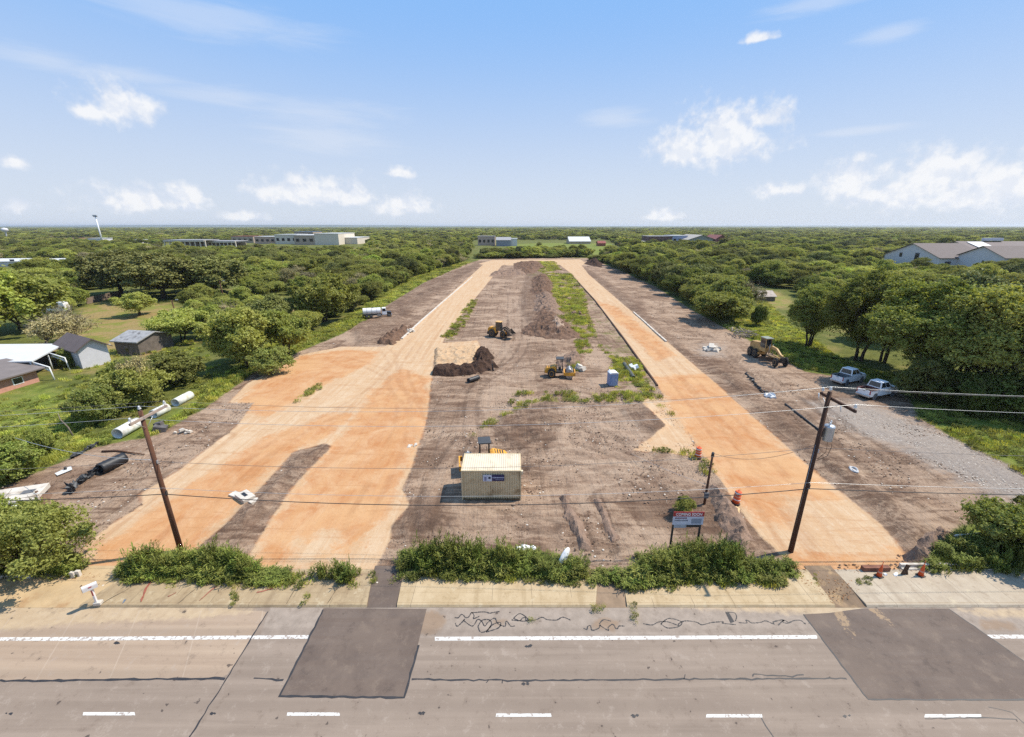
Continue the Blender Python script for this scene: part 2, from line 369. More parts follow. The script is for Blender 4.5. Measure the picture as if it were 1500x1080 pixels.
F4 = np.stack([idx[:-1, :-1], idx[:-1, 1:], idx[1:, 1:], idx[1:, :-1]], -1).reshape(-1, 4)
def fmask(a): return a.reshape(-1)[F4].mean(1)
fsite, fcal = fmask(Z['z_site']), fmask(Z['z_cal'])
flawn = np.maximum(fmask(Z['z_lawn']), fmask(Z['z_dry']))
owner = np.where((fcal > 0) & (fsite > -1), 1, np.where(fsite > 0, 2, np.where(flawn > 0, 3, 0)))
def sub_sheet(name, sel, m):
    f = F4[sel]; used, inv = np.unique(f.ravel(), return_inverse=True)
    me = bpy.data.meshes.new(name)
    me.vertices.add(len(used)); me.vertices.foreach_set('co', np.stack([X[used], Y[used], H[used]], -1).astype(np.float32).ravel())
    me.loops.add(len(inv)); me.loops.foreach_set('vertex_index', inv.astype(np.int32))
    me.polygons.add(len(f)); me.polygons.foreach_set('loop_start', np.arange(0, len(inv), 4, dtype=np.int32))
    me.polygons.foreach_set('use_smooth', np.ones(len(f), bool))
    me.update(calc_edges=True)
    for k, v in Z.items():
        a = me.attributes.new(k, 'FLOAT', 'POINT'); a.data.foreach_set('value', np.clip(v[used], -500, 500).astype(np.float32))
    me.materials.append(m)
    return tag(link(name, me), kind='structure')
KG = 0.57
def ground_material():
    m, t, p, out = new_mat('ground_soil')
    co = t.n('ShaderNodeTexCoord').outputs['Object']
    nL = t.noise(co, 0.10, 5, 0.6); nM = t.noise(co, 0.55, 6, 0.65); nF = t.noise(co, 3.2, 5, 0.7); nX = t.noise(co, 11, 4, 0.75); nY = t.noise(co, 2.0, 9, 0.78, .4)
    # wheel ruts: noise drawn out along the streets (2.7 deg off north) and one drawn out across
    mp = t.n('ShaderNodeMapping', None, Vector=co, Rotation=(0, 0, R(2.7)), Scale=(1.3, 0.05, 1))
    nT = t.noise(mp.outputs[0], 1.0, 5, 0.6, 0.7)
    mp2 = t.n('ShaderNodeMapping', None, Vector=co, Rotation=(0, 0, R(-14)), Scale=(0.10, 1.1, 1))
    nA = t.noise(mp2.outputs[0], 1.0, 5, 0.62, 0.9)
    mp3 = t.n('ShaderNodeMapping', None, Vector=co, Rotation=(0, 0, R(9)), Scale=(.14, .75, 1))
    tw = t.m('SUBTRACT', nM, 0.5); tf = t.m('SUBTRACT', nF, 0.5); tl = t.m('SUBTRACT', nL, 0.5)
    def mask(name, amp=1.2, w=0.25, off=0.0, lo=2.0):
        v = t.m('ADD', t.attr(name), t.m('MULTIPLY_ADD', tw, 2 * amp, t.m('MULTIPLY_ADD', tf, amp * .8, t.m('MULTIPLY', tl, lo))))
        return t.step(v, off - w, off + w)
    K = lambda r, g, b: C(r, g, b, KG)
    sM = t.step(nM, .32, .68, False); sL = t.step(nL, .35, .65, False); sF = t.step(nF, .3, .7, False); sT = t.step(nT, .35, .62, False); sA = t.step(nA, .36, .64, False)
    # outside: weedy pasture and woodland floor
    c = t.mix(sM, K(106, 114, 54), K(150, 154, 78)); c = t.mix(t.step(nL, .52, .66), c, K(172, 160, 98)); c = t.mix(t.m('MULTIPLY', sF, .45), c, K(78, 82, 40))
    lawn = t.mix(sM, K(124, 142, 58), K(168, 176, 84)); lawn = t.mix(t.step(nL, .5, .68), lawn, K(178, 168, 96)); lawn = t.mix(t.m('MULTIPLY', sF, .4), lawn, K(92, 112, 40))
    c = t.mix(mask('z_lawn', 3.0, 2.0, 0, 4), c, lawn)
    dry = t.mix(sM, K(178, 158, 96), K(204, 172, 120)); dry = t.mix(t.step(t.noise(co, .13, 6, .7, .5), .46, .58), dry, K(158, 162, 76)); dry = t.mix(t.m('MULTIPLY', sF, .35), dry, K(150, 130, 82)); c = t.mix(mask('z_dry', 4.0, 3.0, 0, 8), c, dry)
    c = t.mix(mask('z_soil', 6.0, 6.0), c, K(152, 108, 82))
    # site dirt: trampled, rutted, with damp clods and dusty flats
    nG = t.noise(co, .28, 8, .72, .6); nS = t.noise(mp3.outputs[0], 1.0, 7, .7, .8)
    d = t.mix(t.step(nG, .36, .62, False), K(142, 112, 92), K(204, 174, 148)); d = t.mix(t.m('MULTIPLY', t.step(nS, .46, .60), .75), d, K(214, 188, 164)); d = t.mix(t.m('MULTIPLY', t.step(nS, .46, .37), .85), d, K(122, 98, 84))
    d = t.mix(t.m('MULTIPLY', sT, .35), d, K(192, 164, 142)); d = t.mix(t.m('MULTIPLY', t.step(nT, .44, .36), .6), d, K(118, 95, 81)); d = t.mix(t.m('MULTIPLY', t.step(nL, .5, .66), .5), d, K(204, 178, 154))
    d = t.mix(t.m('MULTIPLY', t.step(nF, .55, .68), .6), d, K(112, 90, 77)); d = t.mix(t.m('MULTIPLY', t.step(nX, .58, .70), .6), d, K(222, 202, 180)); d = t.mix(t.m('MULTIPLY', t.step(nX, .42, .32), .5), d, K(104, 84, 72))
    d = t.mix(t.m('MULTIPLY', t.step(nY, .55, .64), .75), d, K(104, 80, 66)); d = t.mix(t.m('MULTIPLY', t.step(nY, .44, .36), .6), d, K(224, 198, 172)); d = t.mix(t.m('MULTIPLY', t.step(nA, .53, .60), .65), d, K(118, 92, 75)); d = t.mix(t.m('MULTIPLY', t.step(nA, .45, .39), .6), d, K(214, 188, 162))
    nB = t.noise(co, .085, 8, .74, .8); d = t.mix(t.m('MULTIPLY', t.step(nB, .51, .58), .5), d, K(124, 98, 81)); d = t.mix(t.m('MULTIPLY', t.step(nB, .48, .42), .6), d, K(218, 192, 168))
    pale = t.mix(t.step(nS, .36, .62, False), K(172, 144, 124), K(220, 196, 173)); pale = t.mix(t.m('MULTIPLY', sM, .4), pale, K(208, 180, 154)); pale = t.mix(t.m('MULTIPLY', t.step(nF, .56, .68), .55), pale, K(140, 114, 98)); pale = t.mix(t.m('MULTIPLY', t.step(nY, .53, .62), .7), pale, K(132, 104, 86)); pale = t.mix(t.m('MULTIPLY', t.step(nB, .51, .58), .55), pale, K(140, 112, 94)); pale = t.mix(t.m('MULTIPLY', t.step(nX, .6, .7), .5), pale, K(232, 212, 190))
    d = t.mix(t.m('MULTIPLY', mask('z_pale', 3.0, 2.2, 0, 5), .9), d, pale)
    dark = t.mix(sF, K(88, 69, 58), K(132, 106, 90)); dark = t.mix(t.m('MULTIPLY', t.step(nS, .45, .62), .6), dark, K(156, 128, 108)); dark = t.mix(t.m('MULTIPLY', t.step(nX, .6, .7), .4), dark, K(190, 164, 142))
    d = t.mix(t.m('MULTIPLY', t.m('MULTIPLY', mask('z_dark', 1.8, 1.2, 0.2, 2.5), t.step(nY, .62, .40)), .85), d, dark)
    grav = t.mix(sF, K(168, 158, 150), K(214, 206, 198)); grav = t.mix(t.m('MULTIPLY', t.step(nX, .5, .7), .6), grav, K(150, 140, 132))
    d = t.mix(t.m('MULTIPLY', mask('z_grav', 4.0, 2.6, 0, 5), .85), d, grav)
    # stray grass on the dirt inside the site
    d = t.mix(t.m('MULTIPLY', t.m('MULTIPLY', mask('z_lawn', 2.2, 1.0, 0.6), t.step(nG, .50, .60)), .7), d, t.mix(sF, K(104, 116, 52), K(150, 146, 84)))
    d = t.mix(1.0, d, (1.02, .975, .93), 'MULTIPLY')
    sm = mask('z_site', 0.9, 0.35, 0.0, .6)
    c = t.mix(sm, c, d)
    # limestone / caliche base course
    cal = t.mix(sM, K(234, 196, 154), K(246, 216, 180)); cal = t.mix(t.m('MULTIPLY', t.step(nT, .4, .6), .5), cal, K(226, 180, 134)); cal = t.mix(t.m('MULTIPLY', t.step(nG, .55, .66), .6), cal, K(238, 190, 140)); cal = t.mix(t.m('MULTIPLY', t.step(nF, .56, .68), .45), cal, K(208, 166, 126)); cal = t.mix(t.m('MULTIPLY', t.step(nX, .58, .68), .35), cal, K(250, 232, 206))
    org = t.mix(t.step(nG, .38, .62, False), K(220, 154, 102), K(241, 194, 148)); org = t.mix(t.m('MULTIPLY', t.step(nT, .42, .6), .5), org, K(236, 180, 126)); org = t.mix(t.m('MULTIPLY', t.step(nL, .5, .64), .7), org, K(242, 192, 140))
    org = t.mix(t.m('MULTIPLY', t.step(nF, .56, .68), .35), org, K(206, 142, 92)); org = t.mix(t.m('MULTIPLY', t.step(nY, .56, .66), .4), org, K(204, 140, 92)); org = t.mix(t.m('MULTIPLY', t.step(nY, .44, .36), .45), org, K(246, 206, 160)); org = t.mix(t.m('MULTIPLY', t.step(nX, .58, .7), .25), org, K(246, 204, 160))
    cal = t.mix(t.m('MULTIPLY', t.step(nY, .55, .65), .5), cal, K(206, 160, 118)); cal = t.mix(t.m('MULTIPLY', t.step(nY, .44, .36), .4), cal, K(252, 234, 208))
    cal = t.mix(mask('z_org', 2.6, 0.8, 0.0, 4.0), cal, org)
    # darker bands: grader passes and wheel arcs
    cal = t.mix(t.m('MULTIPLY', t.step(nA, .55, .66), .32), cal, K(204, 146, 98)); mp4 = t.n('ShaderNodeMapping', None, Vector=co, Rotation=(0, 0, R(4)), Scale=(1.6, .06, 1)); nW = t.noise(mp4.outputs[0], 1.0, 5, .65, 1.4)
    cal = t.mix(t.m('MULTIPLY', t.step(nW, .58, .70), .16), cal, K(196, 142, 100)); cal = t.mix(t.m('MULTIPLY', t.step(nW, .40, .30), .10), cal, K(250, 226, 196))
    c = t.mix(mask('z_cal', 0.42, 0.14, 0.0, .3), c, cal)
    edge = t.m('MULTIPLY', t.step(t.m('ABSOLUTE', t.m('ADD', t.attr('z_cal'), t.m('MULTIPLY', tw, .8))), 0.34, 0.05), t.step(nM, .48, .6))
    c = t.mix(t.m('MULTIPLY', edge, .5), c, K(176, 118, 80))
    trk = t.m('MULTIPLY', t.step(t.m('ADD', t.attr('z_trk'), t.m('MULTIPLY', tw, .5)), -.55, -.12), t.step(nB, .40, .56)); c = t.mix(t.m('MULTIPLY', trk, t.m('MULTIPLY_ADD', mask('z_cal', .3, .2), -.16, .46)), c, t.mix(mask('z_cal', .3, .2), K(104, 82, 68), K(186, 128, 86)))
    t.put(p.inputs['Base Color'], c); p.inputs['Roughness'].default_value = .95; p.inputs['Specular IOR Level'].default_value = .15
    hh = t.m('MULTIPLY_ADD', nF, .5, t.m('MULTIPLY_ADD', nX, .18, t.m('MULTIPLY_ADD', nT, .5, t.m('MULTIPLY', nA, .35))))
    amt = t.m('MULTIPLY_ADD', mask('z_cal', .4, .3), -0.72, 1.0)
    bn = t.n('ShaderNodeBump', None, Distance=0.34, Height=hh, Strength=amt); t.l.new(bn.outputs[0], p.inputs['Normal'])
    return m
GM = ground_material()
tag(sub_sheet('ground', owner == 0, GM), 'weedy pasture and woodland floor around the building site')
tag(sub_sheet('dirt_road', owner == 1, GM), 'orange and pale crushed limestone street beds with a far crossing')
tag(sub_sheet('site_dirt', owner == 2, GM), 'bare grey brown graded soil of the building site')
tag(sub_sheet('lawn', owner == 3, GM), 'green and straw coloured open grass beside the site')
# low blue hills on the skyline
hx = np.linspace(-16000, 16000, 160); HV = []
hp = 40 + 46 * fbm(hx / 2600 + 9, hx * 0 + 3, 3, 2) + 46 * np.exp(-((hx + 9000) / 4200) ** 2)
hp = np.minimum(np.maximum(hp - 34, 4), 58)
hb = MB()
for i in range(len(hx) - 1):
    a, b = hx[i], hx[i + 1]
    for k in range(3):
        y0, y1 = 12500 + k * 1200, 12500 + (k + 1) * 1200
        f0, f1 = (k / 2.0) ** .7 if k else 0, ((k + 1) / 2.0) ** .7
        f0, f1 = min(f0, 1), min(f1, 1)
        hb.quad((a, y0, -2 + hp[i] * f0), (b, y0, -2 + hp[i + 1] * f0), (b, y1, -2 + hp[i + 1] * f1), (a, y1, -2 + hp[i] * f1))
tag(hb.build('hills', mat('hill_scrub', C(96, 108, 84, .6), .95, 0, .3, .002)), 'low wooded hills along the skyline', kind='structure')

# ------------------------------------------------------------------ the concrete road
RZ = -0.13
ROADB = D0
def road_material():
    m, t, p, out = new_mat('road_concrete')
    co = t.n('ShaderNodeTexCoord').outputs['Object']
    sep = t.n('ShaderNodeSeparateXYZ', None, Vector=co)
    nL = t.noise(co, 0.22, 5, 0.6); nM = t.noise(co, 1.6, 5, 0.65); nF = t.noise(co, 16, 6, 0.8); nR = t.noise(co, 1.1, 9, .78)
    mp = t.n('ShaderNodeMapping', None, Vector=co, Scale=(0.05, 1.6, 1)); nT = t.noise(mp.outputs[0], 1.0, 5, 0.6, .4)
    K = lambda r, g, b: C(r, g, b, KG)
    c = t.mix(t.step(nT, .35, .65, False), K(164, 147, 133), K(184, 166, 151)); c = t.mix(t.m('MULTIPLY', t.step(nL, .4, .65), .35), c, K(190, 172, 156))
    tan = t.mix(t.step(nT, .35, .65, False), K(196, 172, 150), K(214, 190, 166))
    def m_(a, w=.03, amp=.0): return t.step(t.m('ADD', t.attr(a), t.m('MULTIPLY', t.m('SUBTRACT', nM, .5), amp)), -w, w)
    c = t.mix(m_('z_tan', .04), c, tan)
    sh = t.mix(t.step(nM, .35, .65, False), K(178, 163, 150), K(198, 182, 168)); c = t.mix(m_('z_shoulder', .08, .1), c, sh)
    sh2 = t.mix(t.step(nM, .35, .65, False), K(216, 190, 156), K(232, 208, 174)); c = t.mix(t.m('MULTIPLY', m_('z_sand', .3, 1.2), .9), c, sh2)
    c = t.mix(t.m('MULTIPLY', m_('z_brown', .2, .9), .75), c, K(176, 148, 122))
    # oil and tyre darkening along the wheel paths, joints sawn every 4.6 m
    wx = t.m('ABSOLUTE', t.m('SUBTRACT', t.m('FRACT', t.m('ADD', t.m('MULTIPLY', t.m('MULTIPLY_ADD', sep.outputs[1], .45, sep.outputs[0]), 1 / 4.6), .1)), .5))
    c = t.mix(t.m('MULTIPLY', t.m('MULTIPLY', t.step(wx, .012, .004), m_('z_tan', .04)), .5), c, K(226, 206, 186))
    c = t.mix(t.m('MULTIPLY', t.step(nF, .56, .75), .4), c, K(128, 112, 104)); c = t.mix(t.m('MULTIPLY', t.step(nF, .42, .26), .3), c, K(214, 200, 190))
    c = t.mix(t.m('MULTIPLY', t.step(nR, .54, .66), .45), c, K(140, 122, 108)); c = t.mix(t.m('MULTIPLY', t.step(nR, .45, .36), .35), c, K(212, 196, 182))
    for yy in (18.2, 20.1, 23.1): c = t.mix(t.m('MULTIPLY', t.m('MULTIPLY', t.step(t.m('ABSOLUTE', t.m('SUBTRACT', sep.outputs[1], yy)), .55, .1), t.step(nT, .3, .6)), .30), c, K(138, 122, 110))
    c = t.mix(1.0, c, (.97, .945, .91), 'MULTIPLY')
    sp = t.noise(co, 2.2, 2, .5); c = t.mix(t.m('MULTIPLY', t.step(sp, .71, .75), .75), c, K(84, 74, 70))
    t.put(p.inputs['Base Color'], c); p.inputs['Roughness'].default_value = .85; p.inputs['Specular IOR Level'].default_value = .25
    bn = t.n('ShaderNodeBump', None, Strength=.25, Distance=.02, Height=nF); t.l.new(bn.outputs[0], p.inputs['Normal'])
    return m
rx = np.arange(-90, 90.1, 0.6); ry = np.concatenate([[-14, -6, 0, 6], np.arange(9, ROADB + .01, .3), [ROADB + .12]])
RX, RY = np.meshgrid(rx, ry); rX, rY = RX.ravel(), RY.ravel()
def zone_r(polys): 
    s = np.full(rX.shape, -1e6)
    for p in polys: s = np.maximum(s, sdf(GP(p, RZ), rX, rY))
    return s
RZN = {'z_tan': zone_r([[(-700, 890), (392, 895), (330, 995), (-900, 999)]]), 'z_shoulder': zone_r([[(400, 880), (2200, 880), (2200, 936), (380, 934)]]),
       'z_sand': zone_r([[(-700, 884), (300, 888), (380, 893), (300, 905), (100, 915), (0, 925), (-700, 935)], [(950, 884), (1260, 885), (1262, 897), (1225, 905), (1180, 900), (1050, 893)], [(1400, 892), (1600, 893), (1600, 905), (1440, 903)]]),
       'z_brown': zone_r([[(610, 895), (650, 897), (652, 915), (640, 930), (612, 930)], [(1430, 907), (1485, 912), (1490, 925), (1440, 922)], [(880, 905), (910, 910), (900, 925), (860, 920)], [(720, 908), (742, 908), (742, 916), (722, 916)]])}
ridx = np.arange(RX.size).reshape(RX.shape)
RF = np.stack([ridx[:-1, :-1], ridx[:-1, 1:], ridx[1:, 1:], ridx[1:, :-1]], -1).reshape(-1, 4)
me = bpy.data.meshes.new('road'); me.from_pydata([(a, b, RZ) for a, b in zip(rX, rY)], [], RF.tolist())
for k, v in RZN.items():
    a = me.attributes.new(k, 'FLOAT', 'POINT'); a.data.foreach_set('value', np.clip(v, -200, 200).astype(np.float32))
me.materials.append(road_material())
road = tag(link('road', me), 'weathered concrete road with white lines and tarred cracks', kind='structure')
def sheet(name, pts, z, m, parent=None, world_pts=False, label=None):
    """flat polygon lying at height z"""
    P = pts if world_pts else GP(pts, z)
    b = MB(); b.bm.faces.new([b.bm.verts.new((x, y, z)) for x, y in P])
    o = b.build(name, m, parent)
    if label: o['label'] = label
    if parent is None: o['kind'] = 'structure'
    return o
def ribbon(name, pts, z, width, m, parent, jitter=.35, sub=10, wob=.022, world_pts=False, label=None, smooth=False):
    """thin strip lying on the road that wavers like poured tar"""
    P = pts if world_pts else GP(pts, z)
    out = []
    if smooth and len(P) > 2:
        Q = [P[0]] + list(P) + [P[-1]]; S_ = []
        for i in range(1, len(Q) - 2):
            for k in range(6):
                u = k / 6; S_.append(tuple(.5 * (2 * Q[i][j] + (Q[i + 1][j] - Q[i - 1][j]) * u + (2 * Q[i - 1][j] - 5 * Q[i][j] + 4 * Q[i + 1][j] - Q[i + 2][j]) * u * u + (3 * Q[i][j] - Q[i - 1][j] - 3 * Q[i + 1][j] + Q[i + 2][j]) * u ** 3) for j in (0, 1)))
        P = S_ + [P[-1]]
    for (a, b), (c, d) in zip(P, P[1:]):
        L = max(2, int(math.hypot(c - a, d - b) / .35))
        for i in range(L): out.append((a + (c - a) * i / L, b + (d - b) * i / L))
    out.append(P[-1])
    bld = MB(); prev = None
    for i, (a, b) in enumerate(out):
        q, r = out[max(0, i - 1)], out[min(len(out) - 1, i + 1)]
        dx, dy = r[0] - q[0], r[1] - q[1]; L = math.hypot(dx, dy) or 1
        nx, ny = -dy / L, dx / L; wdt = width * .5 * (1 + jitter * random.uniform(-1, 1)); o = random.gauss(0, wob)
        pr = (bld.bm.verts.new((a + nx * (o + wdt), b + ny * (o + wdt), z)), bld.bm.verts.new((a + nx * (o - wdt), b + ny * (o - wdt), z)))
        if prev: bld.bm.faces.new((prev[0], prev[1], pr[1], pr[0]))
        prev = pr
    o = bld.build(name, m, parent)
    if label: o['label'] = label
    return o
def worn_paint(name, wear):
    m, t, p, out = new_mat(name); co = t.n('ShaderNodeTexCoord').outputs['Object']
    f = t.m('MULTIPLY', t.step(t.noise(co, 5, 6, .7), wear, wear + .1), 1.0)
    t.put(p.inputs['Base Color'], t.mix(f, (0.60, .58, .54), C(190, 172, 158, KG))); p.inputs['Roughness'].default_value = .7
    return m
PAINT, PAINTW = worn_paint('road_paint', .52), worn_paint('worn_road_paint', .48)
TAR = mat('tar', (.030, .027, .027), .55, 0, .3, 3)
for x0, x1, y in ((122, 197, 1045.5), (421, 497, 1046), (727, 807, 1047.5), (1035, 1116, 1048.5), (1355, 1437, 1048.5), (-185, -105, 1045), (1665, 1745, 1050)):
    sheet('lane_marking', [(x0, y - 2.2), (x1, y - 2.2), (x1 + 1, y + 2.6), (x0 - 1, y + 2.6)], RZ + .004, PAINT, road)
for x0, x1, y0, y1, m in ((-700, 60, 939, 936.5, PAINTW), (60, 452, 936.5, 933.5, PAINTW), (637, 1197, 936.0, 933.5, PAINT), (1424, 2200, 933, 932, PAINTW)):
    sheet('edge_line', [(x0, y0 - 3), (x1, y1 - 3), (x1, y1 + 2.2), (x0, y0 + 2.6)], RZ + .004, m, road)
for pts, wd in (([(-400, 999), (0, 997.5), (160, 996), (330, 994)], .14), ([(372, 993), (415, 996.5)], .10), ([(603, 995), (760, 997), (900, 996), (1060, 994.5), (1240, 994)], .10), ([(392, 896), (331, 995), (300, 1045), (272, 1090)], .09),
                ([(1115, 1052), (1137, 1086)], .07), ([(1355, 1053), (1440, 1051), (1490, 1054)], .06), ([(1448, 1036), (1482, 1043), (1500, 1060)], .05), ([(1102, 991), (1105, 988), (1160, 991), (1177, 988)], .07), ([(1002, 995), (1004, 988)], .06), ([(735, 1001), (736, 996)], .06), ([(712, 1000), (716, 996)], .05)):
    ribbon('tarred_crack', pts, RZ + .005, wd, TAR, road)
def squig(px, py, n, w, h):
    return [(px + i * w / n + random.gauss(0, w * .03), py + h * math.sin(i * 1.7 + random.random()) * random.uniform(.3, 1)) for i in range(n + 1)]
for pts in (squig(665, 912, 16, 90, 7), squig(668, 903, 9, 32, 6), squig(690, 897, 6, 40, 1.5), [(700, 918), (706, 909), (716, 908), (720, 914), (713, 924), (704, 926), (700, 918)], [(712, 926), (730, 920), (733, 912), (722, 915), (712, 926)], squig(748, 907, 12, 90, 4), [(752, 906), (762, 899), (774, 908), (764, 910), (752, 906)],
            squig(855, 919, 14, 58, 5), [(878, 914), (884, 908), (895, 910)], squig(945, 913, 12, 130, 4), [(968, 914), (980, 906), (998, 911), (994, 918), (978, 920), (968, 914)], squig(1080, 911, 16, 100, 4), [(1140, 916), (1148, 909), (1155, 912)]):
    ribbon('tar_squiggle', pts, RZ + .005, .075, TAR, road, .6, wob=.0, smooth=True)
sheet('dark_wedge', [(1062, 896), (1068, 898), (1076, 911), (1070, 913)], RZ + .006, TAR, road); ribbon('tar_squiggle', [(1066, 897), (1076, 898), (1079, 904), (1077, 910)], RZ + .006, .06, TAR, road, wob=0, smooth=True)  # dark wedge with a thin dark loop at its side
for px, py in ((14, 1045), (313, 1045.5), (618, 1045.5), (928, 1049), (1241, 1049), (170, 942), (772, 947), (770, 1001)):
    for k in range(4):
        a, b = px + random.uniform(-5, 5), py + random.uniform(-1.5, 1.5); s = random.uniform(1.2, 2.4)
        sheet('tar_spot', [(a - s * 1.4, b), (a, b - s), (a + s * 1.6, b - s * .3), (a + s * .6, b + s)], RZ + .0045 + .0006 * k, TAR, road)
def asphalt_material():
    m, t, p, out = new_mat('asphalt'); co = t.n('ShaderNodeTexCoord').outputs['Object']
    n1 = t.noise(co, .35, 5, .6); n2 = t.noise(co, 18, 6, .8); n5 = t.noise(co, .9, 9, .78)
    mp = t.n('ShaderNodeMapping', None, Vector=co, Scale=(0.08, 1.8, 1)); n3 = t.noise(mp.outputs[0], 1, 4, .6, .3)
    c = t.mix(t.step(n1, .35, .65, False), C(116, 99, 88, KG), C(136, 118, 105, KG)); c = t.mix(t.m('MULTIPLY', t.step(n3, .4, .62), .5), c, C(124, 104, 90, KG))
    c = t.mix(t.m('MULTIPLY', t.step(n2, .55, .75), .5), c, C(78, 68, 64, KG)); c = t.mix(t.m('MULTIPLY', t.step(n2, .4, .25), .3), c, C(150, 134, 122, KG))
    c = t.mix(t.m('MULTIPLY', t.step(n5, .54, .66), .5), c, C(84, 70, 62, KG)); c = t.mix(t.m('MULTIPLY', t.step(n5, .47, .36), .5), c, C(156, 136, 118, KG)); c = t.mix(t.m('MULTIPLY', t.step(t.noise(co, .16, 6, .7), .5, .6), .4), c, C(148, 128, 112, KG))
    # dust carried out by tyres along two lines from the driveway
    sp_ = t.n('ShaderNodeSeparateXYZ', None, Vector=co); nd = t.noise(co, 3.2, 5, .75)
    for (qa, qb) in (((1212, 868), (1278, 985)), ((1250, 868), (1352, 955))):
        (ax, ay), (bx_, by_) = G(*qa, RZ), G(*qb, RZ); L_ = math.hypot(bx_ - ax, by_ - ay); ux, uy = (bx_ - ax) / L_, (by_ - ay) / L_
        rx__ = t.m('SUBTRACT', sp_.outputs[0], ax); ry__ = t.m('SUBTRACT', sp_.outputs[1], ay)
        al = t.m('ADD', t.m('MULTIPLY', rx__, ux), t.m('MULTIPLY', ry__, uy)); ac = t.m('ABSOLUTE', t.m('SUBTRACT', t.m('MULTIPLY', rx__, uy), t.m('MULTIPLY', ry__, ux)))
        k_ = t.m('MULTIPLY', t.step(ac, .75, .1), t.step(al, L_, L_ * .25)); thr = t.m('MULTIPLY_ADD', k_, .42, t.m('SUBTRACT', nd, .78))
        c = t.mix(t.m('MULTIPLY', t.step(thr, 0.0, .08), .75), c, C(200, 168, 130, KG))
    t.put(p.inputs['Base Color'], c); p.inputs['Roughness'].default_value = .85
    bn = t.n('ShaderNodeBump', None, Strength=.4, Distance=.02, Height=n2); t.l.new(bn.outputs[0], p.inputs['Normal'])
    return m
ASPH = asphalt_material()
p1 = [(474, 891), (625, 892), (612, 945), (592, 1022), (409, 1020)]
p2 = [(1177, 900), (1215, 897), (1262, 892), (1392, 891), (1510, 976), (1640, 1075), (1640, 1090), (1560, 1025), (1272, 1025)]
p2 = [(1177, 900), (1215, 898), (1262, 891.5), (1390, 891.5), (1500, 968), (1576, 1025), (1272, 1025)]
for p, lab in ((p1, 'smaller dark asphalt patch let into the pale road'), (p2, 'wider dark asphalt patch below the cone driveway')):
    o = sheet('asphalt_patch', p, RZ + .007, ASPH); o['label'] = lab
ribbon('tarred_joint', [(474, 893), (409, 1020), (592, 1022), (613, 945)], RZ + .010, .13, TAR, road, .3, wob=.02); ribbon('tarred_joint', [(1177, 900), (1272, 1025), (1576, 1025)], RZ + .010, .09, TAR, road, .3, wob=.02)
ribbon('tarred_joint', [(1390, 892), (1500, 968), (1576, 1025)], RZ + .010, .07, TAR, road, .3, wob=.02)
# ------------------------------------------------------------------ kerbed concrete verge in pieces, driveways between
def verge_material(name, a, b, stain):
    m, t, p, out = new_mat(name); co = t.n('ShaderNodeTexCoord').outputs['Object']
    sep = t.n('ShaderNodeSeparateXYZ', None, Vector=co)
    n1 = t.noise(co, .5, 6, .65); n2 = t.noise(co, 14, 4, .7); n3 = t.noise(co, 1.3, 5, .7)
    mp = t.n('ShaderNodeMapping', None, Vector=co, Scale=(1.6, .12, 1)); n4 = t.noise(mp.outputs[0], 1, 5, .6)
    c = t.mix(t.step(n1, .35, .65, False), a, b); c = t.mix(t.m('MULTIPLY', t.step(n4, .5, .7), .45), c, stain); c = t.mix(t.m('MULTIPLY', t.step(n3, .55, .68), .55), c, stain)
    c = t.mix(t.m('MULTIPLY', t.step(n2, .58, .74), .35), c, C(140, 116, 86, KG))
    jx = t.m('ABSOLUTE', t.m('SUBTRACT', t.m('FRACT', t.m('MULTIPLY', sep.outputs[0], 1 / 3.05)), .5)); c = t.mix(t.m('MULTIPLY', t.m('MULTIPLY', t.step(jx, .009, .004), t.step(n1, .42, .55)), .55), c, C(92, 74, 56, KG))
    jy = t.m('ABSOLUTE', t.m('SUBTRACT', sep.outputs[1], D0 + 1.25)); c = t.mix(t.m('MULTIPLY', t.step(jy, .03, .01), .22), c, C(150, 124, 90, KG))
    jk = t.m('ABSOLUTE', t.m('SUBTRACT', sep.outputs[1], D0 + .28)); c = t.mix(t.m('MULTIPLY', t.step(t.m('ADD', jk, t.m('MULTIPLY', t.m('SUBTRACT', n3, .5), .2)), .07, .02), .35), c, C(170, 140, 100, KG))
    n6 = t.noise(co, .8, 9, .78); c = t.mix(t.m('MULTIPLY', t.step(n6, .54, .66), .55), c, stain); c = t.mix(t.m('MULTIPLY', t.step(n6, .45, .36), .45), c, C(244, 226, 190, KG))
    t.put(p.inputs['Base Color'], c); p.inputs['Roughness'].default_value = .9
    bn = t.n('ShaderNodeBump', None, Strength=.35, Distance=.03, Height=t.m('ADD', n2, n3)); t.l.new(bn.outputs[0], p.inputs['Normal'])
    return m
VT = verge_material('verge_tan', C(214, 186, 144, KG), C(234, 208, 168, KG), C(186, 158, 116, KG)); VG = verge_material('verge_grey', C(206, 186, 160, KG), C(226, 208, 182, KG), C(178, 156, 130, KG))
VS = verge_material('verge_stained', C(190, 164, 128, KG), C(214, 188, 148, KG), C(160, 134, 102, KG))
